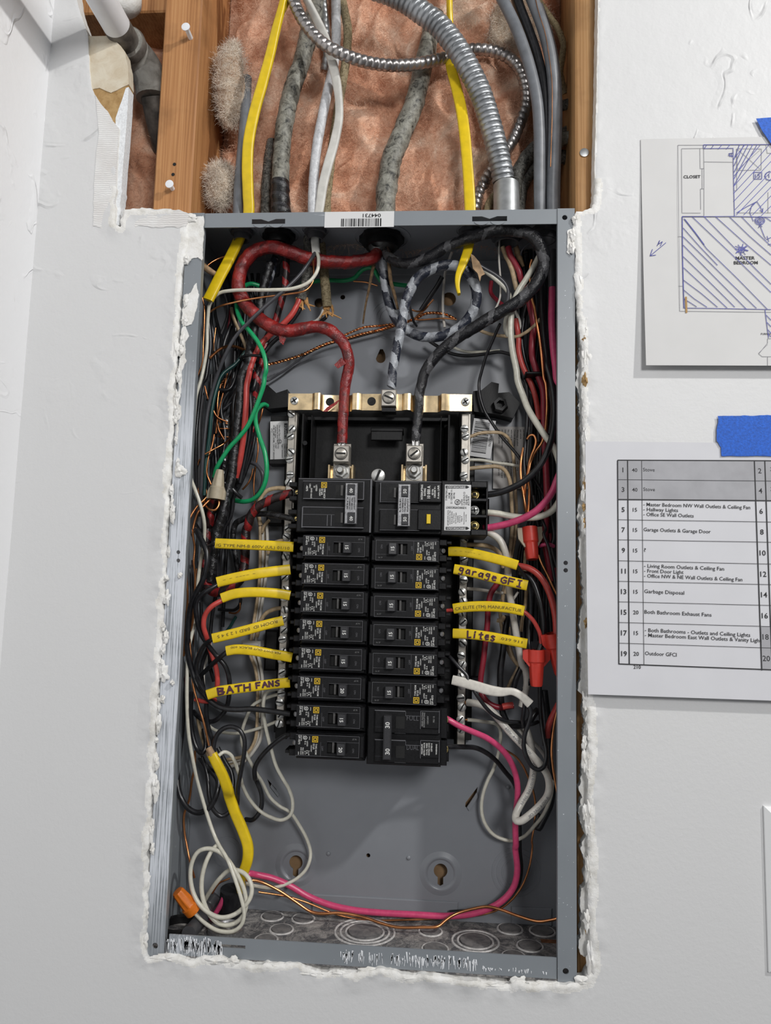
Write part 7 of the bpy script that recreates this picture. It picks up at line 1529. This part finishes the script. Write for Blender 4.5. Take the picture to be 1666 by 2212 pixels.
S1 += [[(1304, 1484), (1328, 1676)], [(1312, 1520), (1346, 1555)], [(1318, 1570), (1346, 1600)], [(1324, 1620), (1346, 1645)], [(1326, 1650), (1346, 1668)]]
strokes(mb, S1, g1, .00055, QC, .0005); mb.build('pen_drawing', MT['pen'], pl, 0)
mb = MB(); strokes(mb, [[(764, 1395), (768, 1505)]], g1, .0016, QC, .0006); mb.build('brown_stain', MT['stain'], pl, 0)
# circuit schedule
g2 = plane_fn(.117, -.103, WY - .0008, -.0120)
c_ = surf_at(1268, 950, g2); sh = sheet('circuit_schedule', 'printed circuit schedule table taped to the wall', .1895, .1895 + .279, -.1005, .1160, g2, 'paper2')
XL = [(298, 307), (366, 378), (462, 478), (1231, 1281), (1302, 1352)]
RY = [(424, 428), (557, 566), (692, 700), (830, 845), (967, 983), (1110, 1132), (1250, 1272), (1390, 1414), (1531, 1558), (1672, 1704), (1814, 1852)]
def gx(k, v): a, b = XL[k]; return a + (b - a) * (v - 424) / (1814 - 424)
def gy(r, u): a, b = RY[r]; return a + (b - a) * (u - 300) / (1300 - 300)
mb = MB()
for r_ in (0, 1):
    n = 10
    for k in range(n):
        for (ua, ub) in ((gx(0, gy(r_, 300)), 1800),):
            u0 = ua + (ub - ua) * k / n; u1 = ua + (ub - ua) * (k + 1) / n; P = [surf_at(SCR[0] + u / SCR[2], SCR[1] + v / SCR[2], g2) for u, v in ((u0, gy(r_, u0)), (u1, gy(r_, u1)), (u1, gy(r_ + 1, u1)), (u0, gy(r_ + 1, u0)))]
            mb.add([(p[0], g2(p[0], p[2]) - .0003, p[2]) for p in P], [(0, 1, 2, 3)])
mb.build('shaded_cells', MT['cell'], sh, 0); mb = MB()
for r_ in (8, 9):
    P = [surf_at(SCR[0] + u / SCR[2], SCR[1] + v / SCR[2], g2) for u, v in ((1279, gy(r_, 1279)), (1800, gy(r_, 1800)), (1800, gy(r_ + 1, 1800)), (1281, gy(r_ + 1, 1281)))]
    mb.add([(p[0], g2(p[0], p[2]) - .0003, p[2]) for p in P], [(0, 1, 2, 3)])
mb.build('shaded_cells', MT['cell'], sh, 0)
mb = MB()
for r_ in range(11):
    w = .0009 if r_ in (0, 2, 10) else .0004
    strokes(mb, [[(gx(0, gy(r_, 300)), gy(r_, 300)), (700, gy(r_, 700)), (1200, gy(r_, 1200)), (1800, gy(r_, 1800))]], g2, w, SCR, .0005)
for k in range(5):
    strokes(mb, [[(gx(k, v), v + (gx(k, v) - 300) * .02 * ((v - 424) / 1390.)) for v in np.linspace(424, 1816 + (k > 2) * 22, 8)]], g2, .0009 if k != 2 else .0004, SCR, .0005)
mb.build('table_lines', MT['ink'], sh, 0)
mb = MB()
NUM = ['1', '3', '5', '7', '9', '11', '13', '15', '17', '19']; AMP = ['40', '40', '15', '15', '15', '15', '15', '20', '15', '20']
TXT = [['Stove'], ['Stove'], ['- Master Bedroom NW Wall Outlets & Ceiling Fan', '- Hallway Lights', '- Office SE Wall Outlets'], ['Garage Outlets & Garage Door'], ['?'], ['- Living Room Outlets & Ceiling Fan', '- Front Door Light', '- Office NW & NE Wall Outlets & Ceiling Fan'], ['Garbage Disposal'], ['Both Bathroom Exhaust Fans'], ['- Both Bathrooms - Outlets and Ceiling Lights', '- Master Bedroom East Wall Outlets & Vanity Light'], ['Outdoor GFCI']]
WPX = [[78], [78], [698, 228, 330], [438], [14], [518, 256, 634], [258], [430], [672, 742], [202]]
ang = -.006
for r_ in range(10):
    yc_ = (gy(r_, 330) + gy(r_ + 1, 330)) / 2
    stext(mb, 334 + r_ * .9, yc_ + 0, NUM[r_], .0040, g2, SCR, bold=.02, align='C', ang=ang); stext(mb, 414 + r_ * 1.2, yc_ + 1, AMP[r_], .0032, g2, SCR, bold=.01, align='C', ang=ang)
    stext(mb, 1268 + r_ * 5, (gy(r_, 1268) + gy(r_ + 1, 1268)) / 2, str(2 * r_ + 2), .0043, g2, SCR, bold=.01, align='C', ang=ang)
    n = len(TXT[r_])
    for k, s in enumerate(TXT[r_]):
        stext(mb, 471 + r_ * 1.6, yc_ + 5 + (k - (n - 1) / 2) * 34 + 4, s, .0030, g2, SCR, bold=.006, width=WPX[r_][k] / 3.16 / 2475. , ang=-.012 - .001 * r_)
stext(mb, 1340, 498, '30', .0032, g2, SCR, bold=.01, ang=ang); stext(mb, 1342, 634, '30', .0032, g2, SCR, bold=.01, ang=ang); stext(mb, 407, 1846, '210', .0028, g2, SCR, bold=.012)
mb.build('lettering', MT['ink'], sh, 0)
# masking tape
def tape(label, pix, Y):
    P = [at(x, y, Y) for x, y in pix]; L = [(p[0], p[2]) for p in P]; L = jag(L + [L[0]], .0015, .0004)[:-1]; mb = MB(); mb.prism([L], Y, Y + .0003); return tag(mb.build('masking_tape', MT['bluetape'], None, 0), label, 'tape', 'blue masking tape strips')
tape('blue masking tape strip holding the circuit schedule', [(1551, 898), (1800, 896), (1800, 985), (1559, 985), (1558, 966), (1549, 952), (1548, 930), (1552, 912)], -.0056)
tape('blue masking tape corner holding the floor plan', [(1634, 256), (1760, 246), (1760, 330), (1690, 335), (1664, 307), (1648, 284)], -.0062)
# cover plate at the right edge
a = at(1650, 1740, WY); zt_ = a[2]; zb_ = at(1664, 2098, WY)[2]; xl = .3315
mb = MB(); q = .0075; v = [(xl, WY, zb_), (xl + .09, WY, zb_), (xl + .09, WY, zt_), (xl, WY, zt_)]; v += [(xl, WY - .0022, zb_), (xl + .09, WY - .0022, zb_), (xl + .09, WY - .0022, zt_), (xl, WY - .0022, zt_)]
v += [(xl + q, WY - .0065, zb_ + q), (xl + .09 - q, WY - .0065, zb_ + q), (xl + .09 - q, WY - .0065, zt_ - q), (xl + q, WY - .0065, zt_ - q)]
mb.add(v, [(0, 1, 5, 4), (1, 2, 6, 5), (2, 3, 7, 6), (3, 0, 4, 7), (4, 5, 9, 8), (5, 6, 10, 9), (6, 7, 11, 10), (7, 4, 8, 11), (8, 9, 10, 11)])
tag(mb.build('cover_plate', MT['plate'], None, 20), 'white plastic cover plate with sloping edges at the far lower right', 'cover plate')
# nails
def nail(label, px, py, L, r, mat='pipepaint'):
    b = at(px, py, .0125); root = empty('nail', tuple(b)); tag(root, label, 'nail', 'nails in the studs')
    mb = MB(); mb.rev([(-.006, r * .55), (L - .0012, r * .55)], (0, 0, 0), (0, -1, .02), 12); mb.build('shank', MT[mat], root, 40)
    mb = MB(); mb.rev([(0, r * .8), (.0006, r), (.0014, r), (.0016, r * .8)], (0, -L + .0014, 0), (0, -1, .02), 20); mb.build('head', MT[mat], root, 40); return root
nail('upper plaster covered nail standing out of the left stud', 412, 82, .0150, .0042)
nail('lower plaster covered nail standing out of the left stud', 373, 408, .0090, .0040)
nail('flat nail head on the right stud with white smear', 1262, 331, .0014, .0042, 'galv')
for px, py in ((377, 355), (374, 377)):
    p = at(px, py, .0124); mb = MB(); mb.rev([(0, .0017), (.0002, .0017)], tuple(p), (0, -1, 0), 14); st_ = [o for o in COL.objects if o.name == 'wall_stud'][0]; mb.build('nail_hole', MT['void'], st_, 0)
# water pipe
px_ = at(258, 66, .0); pc = Vector((px_[0], 0, px_[2])); root = empty('water_pipe', (pc.x, .02, pc.z)); tag(root, 'white painted steel pipe coming out of the wall at top left, with bare elbow', 'pipe')
mb = MB(); mb.rev([(0, .0134), (.60, .0134)], (0, -.0245, 0), (0, -1, 0), 32); mb.build('painted_pipe', MT['pipepaint'], root, 40)
mb = MB(); mb.rev([(0, .0137), (.030, .0137), (.031, .0134)], (0, .004, 0), (0, -1, 0), 32); mb.build('bare_pipe_end', MT['ironpipe'], root, 40)
Q = np.array([(0, -.004, 0), (.002, .012, 0), (.007, .023, -.004), (.012, .029, -.014), (.015, .031, -.026), (.016, .032, -.036)]); Q, ss = spline(Q, .002); mb = MB(); sweep(mb, Q, ss, .0172, 24); mb.build('elbow', MT['oldgalv'], root, 60)
mb = MB(); mb.rev([(0, .0185), (.006, .0190), (.009, .0180)], (0, .004, 0), (0, -1, 0), 28); mb.build('elbow_rim', MT['ironpipe'], root, 40)
Q = np.array([(.016, .032, -.034), (.018, .045, -.055), (.020, .062, -.075)]); Q, ss = spline(Q, .004); mb = MB(); sweep(mb, Q, ss, .0125, 20); mb.build('hidden_pipe', MT['ironpipe'], root, 60)
p = at(262, 3, .01); mb = MB(); mb.rev([(0, .006), (.004, .017), (.014, .019), (.022, .017), (.026, .008)], (p[0] - pc.x, .0, p[2] - pc.z), (.2, -1, .1), 20); mb.build('plaster_collar', MT['plaster'], root, 60)
